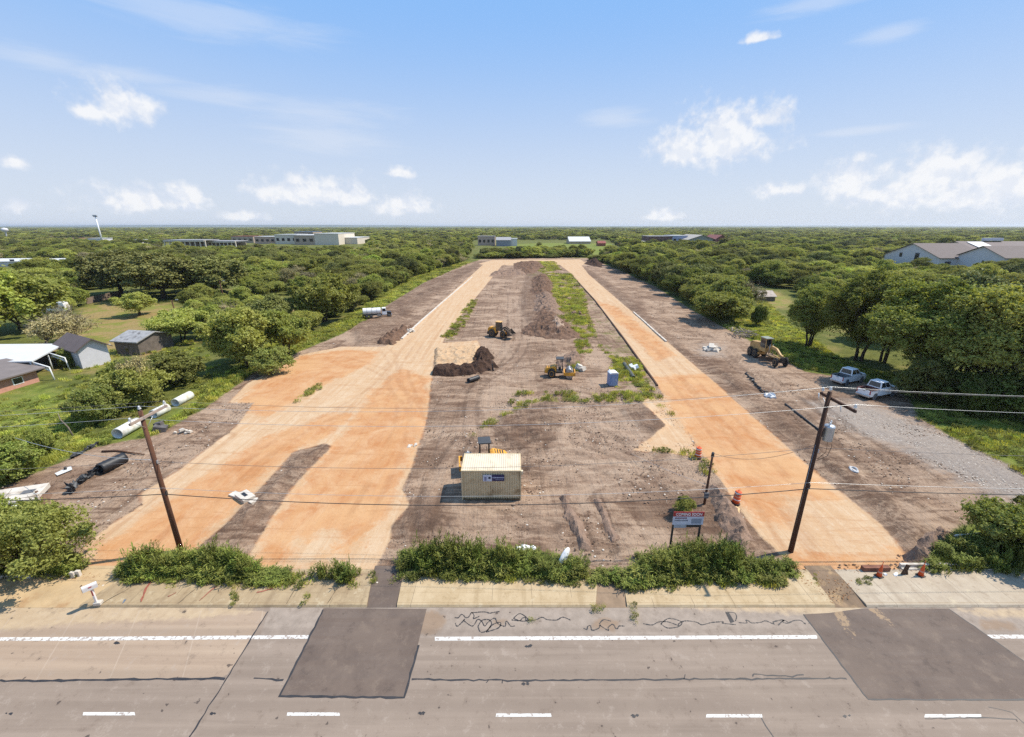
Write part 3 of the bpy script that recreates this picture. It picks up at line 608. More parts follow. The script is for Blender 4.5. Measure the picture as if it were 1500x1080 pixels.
def verge(x0, x1, m, lab, xa=None, xb=None, back=3.6):
    """x0..x1 world at the kerb line, xa..xb at the back edge"""
    xa = x0 if xa is None else xa; xb = x1 if xb is None else xb
    prof = [(0, RZ - .1), (0.0, RZ + .02), (.10, RZ + .15), (.16, RZ + .17), (.40, .035), (1.6, .04), (back, .05), (back, -.3)]
    b = MB(); L = max(2, int((x1 - x0) / 1.2)); rows_ = []
    for i in range(L + 1):
        u = i / L
        rows_.append([b.bm.verts.new(((x0 + (x1 - x0) * u) * (1 - y / back) + (xa + (xb - xa) * u) * (y / back), D0 + y + (random.uniform(-.012, .012) if 0 < i < L else 0), z)) for y, z in prof])
    for A, B in zip(rows_, rows_[1:]):
        for k in range(len(prof) - 1): b.bm.faces.new((A[k], B[k], B[k + 1], A[k + 1]))
    b.bm.faces.new(rows_[0]); b.bm.faces.new(rows_[-1][::-1])
    return tag(b.build('sidewalk', m), lab, kind='structure')
gx = lambda px: G(px, 888, RZ)[0]
gb = lambda px: G(px, 842, 0)[0]
verge(-95, gx(-60), VS, 'stained concrete verge beyond the sandy driveway', xb=gb(20))
SV = verge(gx(118), gx(538), VS, 'stained concrete verge behind the mailbox', xa=gb(190), xb=gb(545))
for pts, c_ in (([(206, 882), (214, 862), (224, 848)], (.55, .16, .10)), ([(246, 874), (258, 868)], (.6, .2, .12)), ([(292, 880), (312, 862), (318, 858)], (.6, .22, .14)), ([(180, 884), (184, 878)], (.25, .33, .45)), ([(376, 868), (400, 862)], (.62, .22, .14))):
    ribbon('paint_mark', pts, .068, .10, mat('spray_paint', tuple(lin(190) * .5 * x + .2 * x for x in c_), .8, 0, .3, 6), SV, .7, wob=.02)
for pts in ([(150, 884), (205, 852)], [(420, 884), (440, 850)], [(340, 884), (352, 852)], [(480, 884), (500, 850)], [(260, 884), (300, 852)]):
    ribbon('slab_crack', pts, .066, .035, mat('crack_dark', (.05, .04, .03), .9), SV, .6, wob=.03)
verge(gx(582), gx(872), VT, 'sandy kerbed verge in front of the tall weeds', xa=gb(590), xb=gb(878))
verge(gx(918), gx(1222), VT, 'sandy kerbed verge in front of the announcement board', xa=gb(912), xb=gb(1188))
verge(gx(1268), 95, VG, 'pale grey kerbed verge behind the cones', xa=gb(1228))
def drive(x0, x1, xa, xb, m, lab, name='driveway'):
    b = MB(); P = [(x0, D0 - .02, RZ + .0085), (x1, D0 - .02, RZ + .0085), (x1 * .6 + xb * .4, D0 + 1.4, -.0), (xb, D0 + 4.0, .062), (xa, D0 + 4.0, .062), (x0 * .6 + xa * .4, D0 + 1.4, -.0)]
    v = [b.bm.verts.new(p) for p in P]; b.bm.faces.new((v[0], v[1], v[2], v[5])); b.bm.faces.new((v[5], v[2], v[3], v[4]))
    return tag(b.build(name, m), lab, kind='structure')
SAND = mat('sandy_concrete', C(226, 194, 148, KG), .95, 0, .14, .7, .01, C(200, 158, 112, KG))
drive(gx(-60), gx(118), gb(20), gb(190), SAND, 'sandy driveway apron beside the mailbox')
drive(gx(538), gx(582), gb(545), gb(590), ASPH, 'narrow dark asphalt driveway strip')
drive(gx(872), gx(918), gb(878), gb(912), mat('worn_verge', C(176, 148, 120, KG), .95, 0, .2, 1.2, .02), 'broken out gap of brown soil in the verge')
drive(gx(1222), gx(1268), gb(1188), gb(1228), mat('dusty_asphalt', C(150, 124, 98, KG), .9, 0, .3, 1.0, .01, C(216, 178, 130, KG)), 'dusty asphalt driveway beside the cones')
# ------------------------------------------------------------------ vegetation
scene.cycles.use_adaptive_sampling = True; scene.cycles.adaptive_threshold = 0.008
scene.cycles.use_denoising = False; scene.cycles.max_bounces = 5; scene.cycles.diffuse_bounces = 2; scene.cycles.glossy_bounces = 2; scene.cycles.transmission_bounces = 2; scene.cycles.transparent_max_bounces = 4
scene.cycles.caustics_reflective = False; scene.cycles.caustics_refractive = False; scene.cycles.volume_bounces = 0
try:
    world.cycles.sampling_method = 'MANUAL'; world.cycles.sample_map_resolution = 512
except Exception: pass
SRC = bpy.data.collections.new('plant_sources')          # never linked: only feeds the masses that nobody could count
def leaf_mat(name, a, b, c, trans=.40, rnd=.5):
    """leaves: two greens per leaf, third tint per plant"""
    m, t, p, out = new_mat(name)
    g = t.n('ShaderNodeNewGeometry'); oi = t.n('ShaderNodeObjectInfo')
    co = t.n('ShaderNodeTexCoord').outputs['Object']
    n1 = t.noise(co, .6, 3, .6)
    col = t.mix(g.outputs['Random Per Island'], a, b)
    col = t.mix(t.m('MULTIPLY', t.step(n1, .45, .7), .5), col, c)
    r = oi.outputs['Random']
    col = t.mix(t.m('MULTIPLY', r, rnd), col, c)
    br = t.m('MULTIPLY_ADD', t.m('FRACT', t.m('MULTIPLY', r, 7.31)), .75, .66)
    warm = t.m('MULTIPLY', t.m('FRACT', t.m('MULTIPLY', r, 23.7)), .4); col = t.mix(warm, col, F_(150, 142, 78))
    lv = t.n('ShaderNodeVectorMath', dict(operation='MULTIPLY')); t.l.new(oi.outputs['Location'], lv.inputs[0]); lv.inputs[1].default_value = (.012, .007, 0); ln = t.noise(lv.outputs[0], 1.0, 4, .65)
    br = t.m('MULTIPLY', br, t.step(ln, .36, .64, False, (.72, 1.25)))
    comb = t.n('ShaderNodeCombineXYZ', None, X=br, Y=br, Z=br)
    col = t.mix(1.0, col, comb.outputs[0], 'MULTIPLY')
    t.put(p.inputs['Base Color'], col); p.inputs['Roughness'].default_value = .7; p.inputs['Specular IOR Level'].default_value = .2
    tr = t.n('ShaderNodeBsdfTranslucent', None, Color=t.mix(1.0, col, (1.15, 1.1, .55), 'MULTIPLY'))
    mx = t.n('ShaderNodeMixShader', None, Fac=trans); t.l.new(p.outputs[0], mx.inputs[1]); t.l.new(tr.outputs[0], mx.inputs[2]); t.l.new(mx.outputs[0], out.inputs[0])
    return m
KF = 1.22
F_ = lambda r, g, b: C(r, g, b, KF)
LM = {'mesquite': leaf_mat('mesquite_leaves', F_(112, 122, 56), F_(152, 158, 82), F_(138, 136, 82)),
      'oak': leaf_mat('oak_leaves', F_(80, 88, 44), F_(116, 122, 64), F_(110, 110, 72), .18),
      'thicket': leaf_mat('thicket_leaves', F_(92, 106, 48), F_(134, 146, 72), F_(120, 120, 76)),
      'pale': leaf_mat('pale_brush', F_(132, 126, 96), F_(156, 146, 116), F_(134, 118, 98), .2, .3),
      'tall': leaf_mat('tall_tree_leaves', F_(98, 110, 48), F_(142, 150, 74), F_(122, 124, 72)),
      'lime': leaf_mat('lime_leaves', F_(110, 128, 52), F_(146, 158, 76), F_(142, 146, 82)),
      'weed': leaf_mat('weed_leaves', F_(58, 78, 30), F_(116, 132, 56), F_(112, 116, 56), .2, .6),
      'grass': leaf_mat('grass_blades', F_(118, 138, 50), F_(172, 182, 86), F_(178, 166, 94), .4, .7)}
BARK = mat('bark', C(96, 80, 66, .6), .95, 0, .3, 3, .03); BARKG = mat('grey_bark', C(150, 136, 120, .6), .95, 0, .25, 3)
def rand_dirs(n):
    v = rng.normal(size=(n, 3)); return v / np.linalg.norm(v, axis=1, keepdims=True)
def leaves_at(P, N, size, elong=1.8, spread=1.1):
    """diamond leaves at P facing roughly N"""
    n = len(P); nn_ = N + spread * rand_dirs(n); nn_ /= np.linalg.norm(nn_, axis=1, keepdims=True)
    u = np.cross(nn_, rand_dirs(n)); u /= np.linalg.norm(u, axis=1, keepdims=True) + 1e-9; v = np.cross(nn_, u)
    s = (size * rng.uniform(.6, 1.35, n))[:, None]
    return np.stack([P - u * s * elong * .5, P - v * s * .5 + nn_ * s * .08, P + u * s * elong * .5, P + v * s * .5 + nn_ * s * .08], 1)
def make_crown(seed, Rr, zlo, zhi, nl, nsub, nleaf, leaf, shape='round', lobe_r=.42, dens=.5):
    global rng
    old = rng; rng = np.random.default_rng(seed)
    lob = []
    zc, hz = (zlo + zhi) / 2, (zhi - zlo) / 2
    for i in range(nl):
        a = rng.uniform(0, 2 * math.pi); rr = math.sqrt(rng.uniform(0, 1)) * .74; k = rng.uniform(-1, 1)
        if shape == 'dome': k = rng.uniform(-.85, 1) * math.sqrt(max(.05, 1 - rr * rr * 1.35)); 
        elif shape == 'bush': k = rng.uniform(-.95, .95) * math.sqrt(max(.05, 1 - rr * rr))
        else: k *= (1 - .5 * rr)
        lob.append((rr * Rr * math.cos(a) * rng.uniform(.85, 1.15), rr * Rr * math.sin(a), zc + k * hz * .75, Rr * lobe_r * rng.uniform(.7, 1.25), hz * lobe_r * rng.uniform(.7, 1.2)))
    for i in range(max(4, nl // 3)):                     # stray sprays outside the main crown
        a = rng.uniform(0, 2 * math.pi); rr = rng.uniform(.72, 1.08); k = rng.uniform(-.6, 1.05) * (1.15 - .75 * rr * rr)
        lob.append((rr * Rr * math.cos(a), rr * Rr * math.sin(a), max(.4, zc + k * hz), Rr * lobe_r * rng.uniform(.3, .5), hz * lobe_r * rng.uniform(.35, .6)))
    Ps, Ns = [], []
    nsub, nleaf = int(nsub * 2.0), max(6, int(nleaf * .5))
    for lx, ly, lz, lr, lh in lob:
        d = rand_dirs(nsub); d[:, 2] = np.where(d[:, 2] < -.3, -d[:, 2], d[:, 2])
        c = np.array([lx, ly, lz]) + d * np.array([lr, lr, lh]) * rng.uniform(.55, 1.02, (nsub, 1))
        for k in range(nsub):
            dd = rand_dirs(nleaf); sr = lr * rng.uniform(.14, .36)
            Ps.append(c[k] + dd * np.array([sr, sr, sr * .7]) * rng.uniform(.2, 1, (nleaf, 1)) ** .5); Ns.append(.4 * dd + .6 * d[k] + np.array([0, 0, .6]))
        k = int(nsub * nleaf * .16); dd = rand_dirs(k); Ps.append(np.array([lx, ly, lz]) + dd * np.array([lr, lr, lh]) * rng.uniform(.6, 1.3, (k, 1))); Ns.append(dd + np.array([0, 0, .6]))
    P, N = np.concatenate(Ps), np.concatenate(Ns); N /= np.linalg.norm(N, axis=1, keepdims=True)
    P[:, 2] = np.maximum(P[:, 2], .05)
    V = leaves_at(P, N, leaf)
    rng = old
    return V, lob
def make_trunk(seed, lob, base_r, fork, stems=1, extra_twigs=0, Rr=3):
    rnd = random.Random(seed); b = MB()
    for s_ in range(stems):
        ox, oy = (rnd.uniform(-.5, .5), rnd.uniform(-.5, .5)) if stems > 1 else (0, 0)
        br = base_r * (1 if stems == 1 else .65)
        fx, fy = ox * 1.8 + rnd.uniform(-.25, .25), oy * 1.8 + rnd.uniform(-.25, .25)
        b.tube([(ox, oy, -.3), (ox * 1.2 + rnd.uniform(-.1, .1), oy * 1.2, fork * .5), (fx, fy, fork)], [br * 1.25, br, br * .8], 8)
        mine = [l for i, l in enumerate(lob) if i % stems == s_]
        for lx, ly, lz, lr, lh in mine:
            mx, my = (fx + lx) / 2 + rnd.uniform(-.4, .4), (fy + ly) / 2 + rnd.uniform(-.4, .4)
            b.tube([(fx, fy, fork * .97), (mx, my, fork + (lz - fork) * .55), (lx, ly, lz)], [br * .5, br * .32, br * .1], 5, cap=False)
    for k in range(extra_twigs):
        lx, ly, lz, lr, lh = rnd.choice(lob); a = rnd.uniform(0, 6.28); e = rnd.uniform(.1, 1.3); L = rnd.uniform(.8, 1.9) * lr
        b.tube([(lx * .5, ly * .5, lz * .6), (lx, ly, lz), (lx + L * math.cos(a) * math.cos(e), ly + L * math.sin(a) * math.cos(e), lz + L * math.sin(e))], [.05, .035, .012], 3, cap=False)
    bmesh.ops.recalc_face_normals(b.bm, faces=b.bm.faces[:])
    me = bpy.data.meshes.new('trunk'); b.bm.to_mesh(me); b.bm.free(); return me
PROTO = {}
def proto(kind, var, Rr, H, zlo, leaf, nl, nsub, nleaf, shape, trunk_r, fork, stems=1, twigs=0, lobe_r=.42, bark=None):
    sd_ = hash((kind, var)) % 1000 if False else sum(map(ord, kind)) * 7 + var * 31
    V, lob = make_crown(sd_, Rr, zlo, H, nl, nsub, nleaf, leaf, shape, lobe_r)
    cm_ = quads_mesh('crown', V, LM[kind]); tm = make_trunk(sd_, lob, trunk_r, fork, stems, twigs, Rr); tm.materials.append(bark or BARK)
    PROTO.setdefault(kind, []).append((cm_, tm))
    so_ = bpy.data.objects.new(f'{kind}_source_{var}', cm_); SRC.objects.link(so_)
proto('mesquite', 0, 4.4, 8.0, .9, .20, 22, 20, 56, 'dome', .20, 1.9, 3, 26); proto('mesquite', 1, 3.8, 7.6, .7, .19, 20, 20, 54, 'dome', .18, 1.8, 3, 26); proto('mesquite', 2, 4.8, 7.4, .7, .20, 24, 19, 54, 'dome', .2, 1.7, 2, 30)
proto('oak', 0, 5.0, 9.4, .8, .22, 26, 22, 56, 'dome', .34, 2.0); proto('oak', 1, 4.5, 9, .6, .21, 24, 22, 56, 'dome', .3, 1.8)
proto('thicket', 0, 3.2, 5.6, .1, .17, 20, 18, 50, 'bush', .12, .8, 4, 24); proto('thicket', 1, 3.6, 5.0, .1, .17, 22, 18, 50, 'bush', .12, .8, 4, 24); proto('thicket', 2, 2.8, 6.2, .1, .17, 18, 18, 50, 'bush', .12, .9, 4, 20)
proto('pale', 0, 3.2, 6.0, .8, .15, 14, 12, 18, 'dome', .14, 1.3, 3, 220, .5, BARKG); proto('pale', 1, 3.6, 5.4, .7, .15, 14, 11, 18, 'dome', .14, 1.2, 3, 220, .5, BARKG)
proto('tall', 0, 5.0, 13, 1.6, .14, 34, 24, 96, 'dome', .30, 2.6, 2, 40, .36); proto('tall', 1, 4.4, 12, 1.2, .13, 32, 24, 96, 'dome', .28, 2.4, 3, 40, .36)
proto('lime', 0, 3.6, 6.6, .4, .18, 20, 18, 50, 'dome', .16, 1.2, 2); proto('lime', 1, 3.2, 5.6, .2, .17, 18, 18, 50, 'bush', .14, 1.0, 3)
NAMES = {'mesquite': 'mesquite_tree', 'oak': 'oak_tree', 'thicket': 'thicket_shrub', 'pale': 'bare_twiggy_tree', 'tall': 'shade_tree', 'lime': 'light_green_tree'}
CATS = {'mesquite': 'tree', 'oak': 'tree', 'thicket': 'shrub', 'pale': 'tree', 'tall': 'tree', 'lime': 'tree'}
def tree(kind, x, y, sx, sz, label, group=None, var=None, rz=None):
    cm_, tm = PROTO[kind][random.randrange(len(PROTO[kind])) if var is None else var]
    r = empty(NAMES[kind], (x, y, 0), random.uniform(0, 6.28) if rz is None else rz, label, CATS[kind], group, (sx * random.uniform(.88, 1.12), sx * random.uniform(.88, 1.12), sz))
    link('trunk', tm, r); link('crown', cm_, r); return r
TREES = []                                             # (x, y, radius) of everything planted
def tree_px(kind, px, pyb, pyt, wpx, label, group=None, var=None):
    x, y = G(px, pyb); hgt = HT(pyb, pyt); wid = wpx / SC(pyb) / 1.0
    cm_ = PROTO[kind][0 if var is None else var][0]
    bb = np.array([v.co for v in cm_.vertices]); w0 = (bb[:, 0].max() - bb[:, 0].min() + bb[:, 1].max() - bb[:, 1].min()) / 2; h0 = bb[:, 2].max()
    TREES.append((x, y, wid / 2)); return tree(kind, x, y, wid / w0, hgt / h0, label, group, 0 if var is None else var)
for a in [('tall', 1183, 508, 410, 84, 'light feathery tree standing on the grass left of the dark trunked tree', 1), ('tall', 1256, 528, 388, 118, 'dark trunked tree on the grass behind the two white pickups', 0), ('tall', 1292, 530, 402, 80, 'second dark trunked tree close beside the first, behind the pickups', 1),
          ('tall', 1352, 566, 400, 165, 'broad spreading tree right behind the front of the lower pickup', 0), ('tall', 1432, 592, 410, 150, 'wide dark tree in the right-hand grove, close to the bright grass', 1), ('oak', 1500, 585, 380, 150, 'dark oak at the right-hand end of the grove', 0),
          ('oak', 1400, 500, 392, 110, 'dark oak below the white gabled houses', 1), ('tall', 1330, 480, 398, 90, 'green tree in front of the left white house', 1), ('pale', 1465, 600, 440, 120, 'grey leafless tree tangled into the dark grove on the right', 0),
          ('mesquite', 358, 540, 446, 100, 'mesquite with a dark forked trunk left of the pale street bed', 0), ('mesquite', 478, 470, 398, 86, 'mesquite with a dark stem on the grass left of the tank truck', 1), ('mesquite', 205, 462, 426, 62, 'small round mesquite on the tan lawn', 1),
          ('oak', 240, 438, 366, 118, 'dark broad oak behind the wooden fence', 0), ('oak', 178, 432, 362, 110, 'dark oak at the left end of the wooden fence', 1), ('oak', 318, 432, 372, 100, 'dark grey green oak right of the fence oaks', 1), ('lime', 36, 482, 384, 140, 'large light green tree mass left of the white trailer', 0), ('lime', -40, 500, 388, 150, 'large light green tree cut by the left edge of the photo', 1),
          ('pale', 72, 512, 458, 70, 'bare grey tree beside the big canopy roof', 0), ('pale', 116, 500, 452, 66, 'bare grey tree behind the grey shed', 1), ('thicket', 146, 618, 566, 76, 'grey green thicket on the lawn behind the white pipes', 0), ('thicket', 200, 594, 536, 96, 'thicket between the shack and the far white pipe', 1),
          ('thicket', 252, 564, 514, 96, 'dense green thicket beside the strip of tall grass', 0), ('thicket', 196, 566, 524, 60, 'thicket close in front of the wooden shack', 1), ('thicket', 18, 702, 648, 84, 'dark round shrub on the lawn by the silt fence', 0), ('thicket', -40, 690, 640, 90, 'dark shrub on the lawn cut by the left edge', 1), ('thicket', 70, 668, 628, 40, 'low dark shrub at the edge of the lawn', 1),
          ('pale', 205, 590, 516, 50, 'slim bare grey tree rising right of the shack', 0), ('thicket', 400, 548, 508, 60, 'round thicket between mesquite and street bed', 0), ('mesquite', 268, 500, 452, 90, 'pale mesquite behind the wooden shack', 2), ('mesquite', 420, 520, 450, 84, 'mesquite above the tall grass left of the limestone', 1), ('thicket', 1062, 462, 402, 78, 'olive brush beside the long dirt strip', 0), ('pale', 1090, 462, 408, 50, 'grey brush tree beside the small collapsed shed', 0),
          ('thicket', 1110, 478, 446, 26, 'small bush at the edge of the tan clearing', 0), ('thicket', 112, 535, 506, 40, 'shrub against the near wall of the grey shed', 1), ('tall', 1400, 560, 420, 130, 'wide green tree between the dark oak and the broad tree of the grove', 1), ('oak', 1470, 560, 410, 130, 'dense oak filling the right-hand grove below the right white house', 1), ('tall', 1300, 500, 404, 100, 'green tree behind the dark trunked pair', 0), ('thicket', 1345, 585, 520, 90, 'shady thicket under the broad tree of the grove', 0), ('thicket', 1420, 605, 545, 90, 'shady thicket at the foot of the grove', 1), ('thicket', 1495, 612, 540, 100, 'shady thicket at the right end of the grove', 2), ('tall', 1545, 590, 400, 150, 'tall tree at the right edge of the grove', 0),
          ('thicket', 1040, 452, 415, 50, 'olive bush at the wood edge above the concrete rubble', 2), ('lime', 1020, 440, 408, 40, 'bright bush at the wood edge, second above the rubble', 1),
          ('tall', 825, 371, 358, 12, 'lone dark tree on the far bright field', 0), ('thicket', 790, 372, 354, 14, 'round dark tree by the far field edge', 0), ('thicket', 1002, 755, 728, 34, 'small bright bush behind the announcement board', 1)]:
    tree_px(a[0], a[1], a[2], a[3], a[4], a[5], None, a[6])
# near shrubs at the two ends of the frontage: finer leaves, built for themselves
def near_shrub(px, pyb, pyt, wpx, label, seed, m, leaf=.13):
    x, y = G(px, pyb); h_ = HT(pyb, pyt); r_ = wpx / SC(pyb) / 2
    V, lob = make_crown(seed, r_, .1, h_, 20, 26, 40, leaf, 'bush', .40)
    root = empty('roadside_shrub', (x, y, 0), 0, label, 'shrub'); link('crown', quads_mesh('crown', V, m), root)
    tm = make_trunk(seed, lob, .09, .5, 4, 20, r_); tm.materials.append(BARK); link('trunk', tm, root); TREES.append((x, y, r_))
near_shrub(48, 836, 738, 150, 'big leafy shrub beside the sandy driveway and mailbox', 3, LM['tall'])
near_shrub(-40, 840, 744, 120, 'leafy shrub at the far left end of the verge', 4, LM['tall'])
near_shrub(1482, 812, 742, 110, 'tall leafy shrub over the white barrier rail', 5, LM['thicket']); near_shrub(1570, 820, 735, 120, 'leafy shrub beyond the right end of the barrier rail', 6, LM['thicket'])
# ---- woods
def scatter(poly, sp, excl, y_rng=None, grow=0.0, dmax=1e9):
    """jittered rows of points inside a polygon; spacing grows with distance"""
    P = np.array(GP(poly)); y0, y1 = P[:, 1].min(), min(P[:, 1].max(), dmax); pts = []
    y = y0
    while y < y1:
        s = max(sp, grow * y); xs = np.arange(P[:, 0].min(), P[:, 0].max(), s); n = len(xs)
        pts.append(np.stack([xs + rng.uniform(-.45, .45, n) * s, y + rng.uniform(-.45, .45, n) * s], -1)); y += s * .9
    A = np.concatenate(pts); ok = sdf(P, A[:, 0], A[:, 1]) > 0
    ok &= np.abs(A[:, 0]) < 1.45 * (A[:, 1] * CT + CAMH * ST) + 12
    for e, mrg in excl: ok &= sdf(GP(e), A[:, 0], A[:, 1]) < -mrg
    return A[ok]
WL = [(-500, 480), (30, 480), (90, 465), (130, 438), (200, 434), (275, 446), (290, 470), (280, 500), (330, 540), (345, 545), (440, 500), (500, 476), (535, 448), (600, 408), (680, 382), (690, 366), (400, 364), (-500, 364)]
WR = [(880, 376), (930, 398), (985, 428), (1050, 462), (1075, 450), (1080, 424), (1160, 420), (1185, 440), (1210, 470), (1300, 480), (1380, 520), (1450, 560), (1560, 585), (1900, 590), (1900, 364), (895, 364)]
HOUSES = [[(1280, 402), (1520, 402), (1540, 380), (1290, 380)], [(-80, 406), (145, 406), (145, 384), (-80, 384)]]
SCH = [(225, 371), (560, 370), (530, 355), (240, 356)]
EX = [(SCH, 0)] + [(d, 2.0) for d in DRY] + [(SITE, 4.0), (LAWN[1], 1.0), (LAWN[5], 6), (LAWN[3], -1)] + [(h_, 3) for h_ in HOUSES]
A = np.concatenate([scatter(WL, 5.6, EX, grow=.0165), scatter(WR, 5.4, EX, grow=.0165), scatter([(318, 566), (440, 500), (500, 474), (540, 446), (612, 406), (685, 382), (676, 378), (598, 399), (515, 440), (440, 478), (330, 540)], 4.6, [(SITE, 4.0), (LAWN[1], .5)], grow=.012)])
if len(TREES):
    T = np.array(TREES); dmin = np.sqrt(((A[:, None, :] - T[None, :, :2]) ** 2).sum(-1)) - T[None, :, 2] * .75
    A = A[dmin.min(1) > 1.4]
A = A[(rng.uniform(0, 1, len(A)) < .86) & ((fbm(A[:, 0] * .045 + 3, A[:, 1] * .03 + 8, 3, 77) > .33) | (sdf(GP([(318, 566), (440, 500), (540, 446), (685, 382), (676, 378), (515, 440), (330, 540)]), A[:, 0], A[:, 1]) > -1))]
A = A[np.argsort(A[:, 1] ** 2 + A[:, 0] ** 2)]
def pick_kind(x, y):
    v = vnoise(np.array([x * .035 + 40]), np.array([y * .03 + 11]), 3)[0] * .6 + random.random() * .5
    if random.random() < .07: return 'pale'
    if x > 0: return 'pale' if v < .2 else 'thicket' if v < .42 else 'mesquite' if v < .62 else 'lime' if v < .76 else 'tall' if v < .86 else 'oak'
    return 'oak' if v < .22 else 'mesquite' if v < .5 else 'thicket' if v < .66 else 'lime' if v < .8 else 'pale' if v < .92 else 'tall'
ADJ = {'mesquite': 'feathery mid green mesquite', 'oak': 'dense dark oak', 'thicket': 'bushy olive green thicket', 'pale': 'grey twiggy half bare tree', 'tall': 'taller full green tree', 'lime': 'bright light green tree'}
NI = 255
INDIV, REST = A[:NI], A[NI:]
HS = {'mesquite': .9, 'oak': .85, 'thicket': 1.0, 'pale': 1.0, 'tall': .68, 'lime': 1.0}
for x, y in INDIV:
    k = pick_kind(x, y); s = random.choice((random.uniform(.45, .8), random.uniform(.75, 1.2))) * (.84 if x > 0 else .95)
    if k == 'tall': s *= .85
    side = 'in the woods left of the site' if x < 0 else 'in the scrub right of the site'
    band = ', near rows' if y < 115 else ', middle rows' if y < 160 else ', rows further off'
    tree(k, x, y, s, s * HS[k] * random.uniform(.85, 1.15), f'{ADJ[k]} {side}{band}', f'{k} trees {side}{band}')
# ---- the uncountable masses: points that a node group dresses with crowns, clumps or tufts
def mass(name, pts, sc, kind_idx, coll, label, z=None):
    me = bpy.data.meshes.new(name); n = len(pts)
    me.vertices.add(n); co = np.zeros((n, 3), np.float32); co[:, :2] = pts
    if z is not None: co[:, 2] = z
    me.vertices.foreach_set('co', co.ravel())
    a = me.attributes.new('size', 'FLOAT_VECTOR', 'POINT'); a.data.foreach_set('vector', np.asarray(sc, np.float32).ravel())
    a = me.attributes.new('turn', 'FLOAT', 'POINT'); a.data.foreach_set('value', rng.uniform(0, 6.28, n).astype(np.float32))
    a = me.attributes.new('which', 'INT', 'POINT'); a.data.foreach_set('value', np.asarray(kind_idx, np.int32))
    o = link(name, me); tag(o, label, kind='stuff')
    ng = bpy.data.node_groups.new(name + '_nodes', 'GeometryNodeTree')
    ng.interface.new_socket('Geometry', in_out='INPUT', socket_type='NodeSocketGeometry'); ng.interface.new_socket('Geometry', in_out='OUTPUT', socket_type='NodeSocketGeometry')
    N, L = ng.nodes, ng.links
    gi, go = N.new('NodeGroupInput'), N.new('NodeGroupOutput'); ci_ = N.new('GeometryNodeCollectionInfo'); ci_.inputs[0].default_value = coll; ci_.inputs['Separate Children'].default_value = True; ci_.inputs['Reset Children'].default_value = True
    iop = N.new('GeometryNodeInstanceOnPoints'); iop.inputs['Pick Instance'].default_value = True
    def na(nm, typ):
        nd = N.new('GeometryNodeInputNamedAttribute'); nd.data_type = typ; nd.inputs[0].default_value = nm; return nd.outputs[0]
    cx = N.new('ShaderNodeCombineXYZ'); L.new(na('turn', 'FLOAT'), cx.inputs[2])
    L.new(gi.outputs[0], iop.inputs['Points']); L.new(ci_.outputs[0], iop.inputs['Instance']); L.new(na('which', 'INT'), iop.inputs['Instance Index'])
    L.new(cx.outputs[0], iop.inputs['Rotation']); L.new(na('size', 'FLOAT_VECTOR'), iop.inputs['Scale']); L.new(iop.outputs[0], go.inputs[0])
    md = o.modifiers.new('dress', 'NODES'); md.node_group = ng
    return o
srcs = sorted(o.name for o in SRC.objects); SIDX = {}
for i, nme in enumerate(srcs): SIDX.setdefault(nme.rsplit('_source', 1)[0], []).append(i)
far_poly = [(-2600, 366), (2900, 366), (40000, 333.2), (-40000, 333.2)]
FAREX = [(LAWN[5], 6), (HOUSES[0], 3), ([(690, 366), (895, 366), (895, 352), (690, 352)], 0), ([(225, 371), (560, 370), (530, 355), (240, 356)], 0), ([(930, 361), (1075, 361), (1070, 355), (940, 355)], 0), (SOIL[0], 0)]
Bf = scatter(far_poly, 9, FAREX, grow=.0185, dmax=5600)
hedge = np.concatenate([scatter([(866, 381), (905, 393), (962, 418), (1012, 449), (1060, 476), (1066, 462), (1030, 436), (980, 410), (920, 386), (895, 374)], 4.6, [], grow=.013), scatter([(700, 379.5), (700, 377.5), (862, 374.5), (862, 377)], 4.5, []), scatter([(740, 376), (830, 375), (830, 373), (745, 374)], 5, [])])
RF_ = np.concatenate([REST[rng.uniform(0, 1, len(REST)) < .84], Bf]); RF_ = RF_[(fbm(RF_[:, 0] * .011 + 31, RF_[:, 1] * .006 + 7, 4, 55) > .34) | (RF_[:, 1] < 430)]
rest = np.concatenate([RF_, hedge]); sel, scl = [], []
for x, y in rest:
    k = pick_kind(x, y); sel.append(random.choice(SIDX[k])); s = random.choice((random.uniform(.6, 1.0), random.uniform(1.0, 1.75))) * max(1, .0165 * y / 9.5) * (.9 if k == 'tall' else 1)
    hz = (.55 if y > 340 and -45 < x < 110 and y < 400 else 1) * HS[k] * random.uniform(.8, 1.15) * min(s, 1.25) * (1.25 if random.random() < .06 else 1); scl.append((s, s, hz))
mass('woods', rest, scl, sel, SRC, 'scrubby green woodland spreading back to the skyline')
print('trees', len(INDIV), 'rest', len(rest))
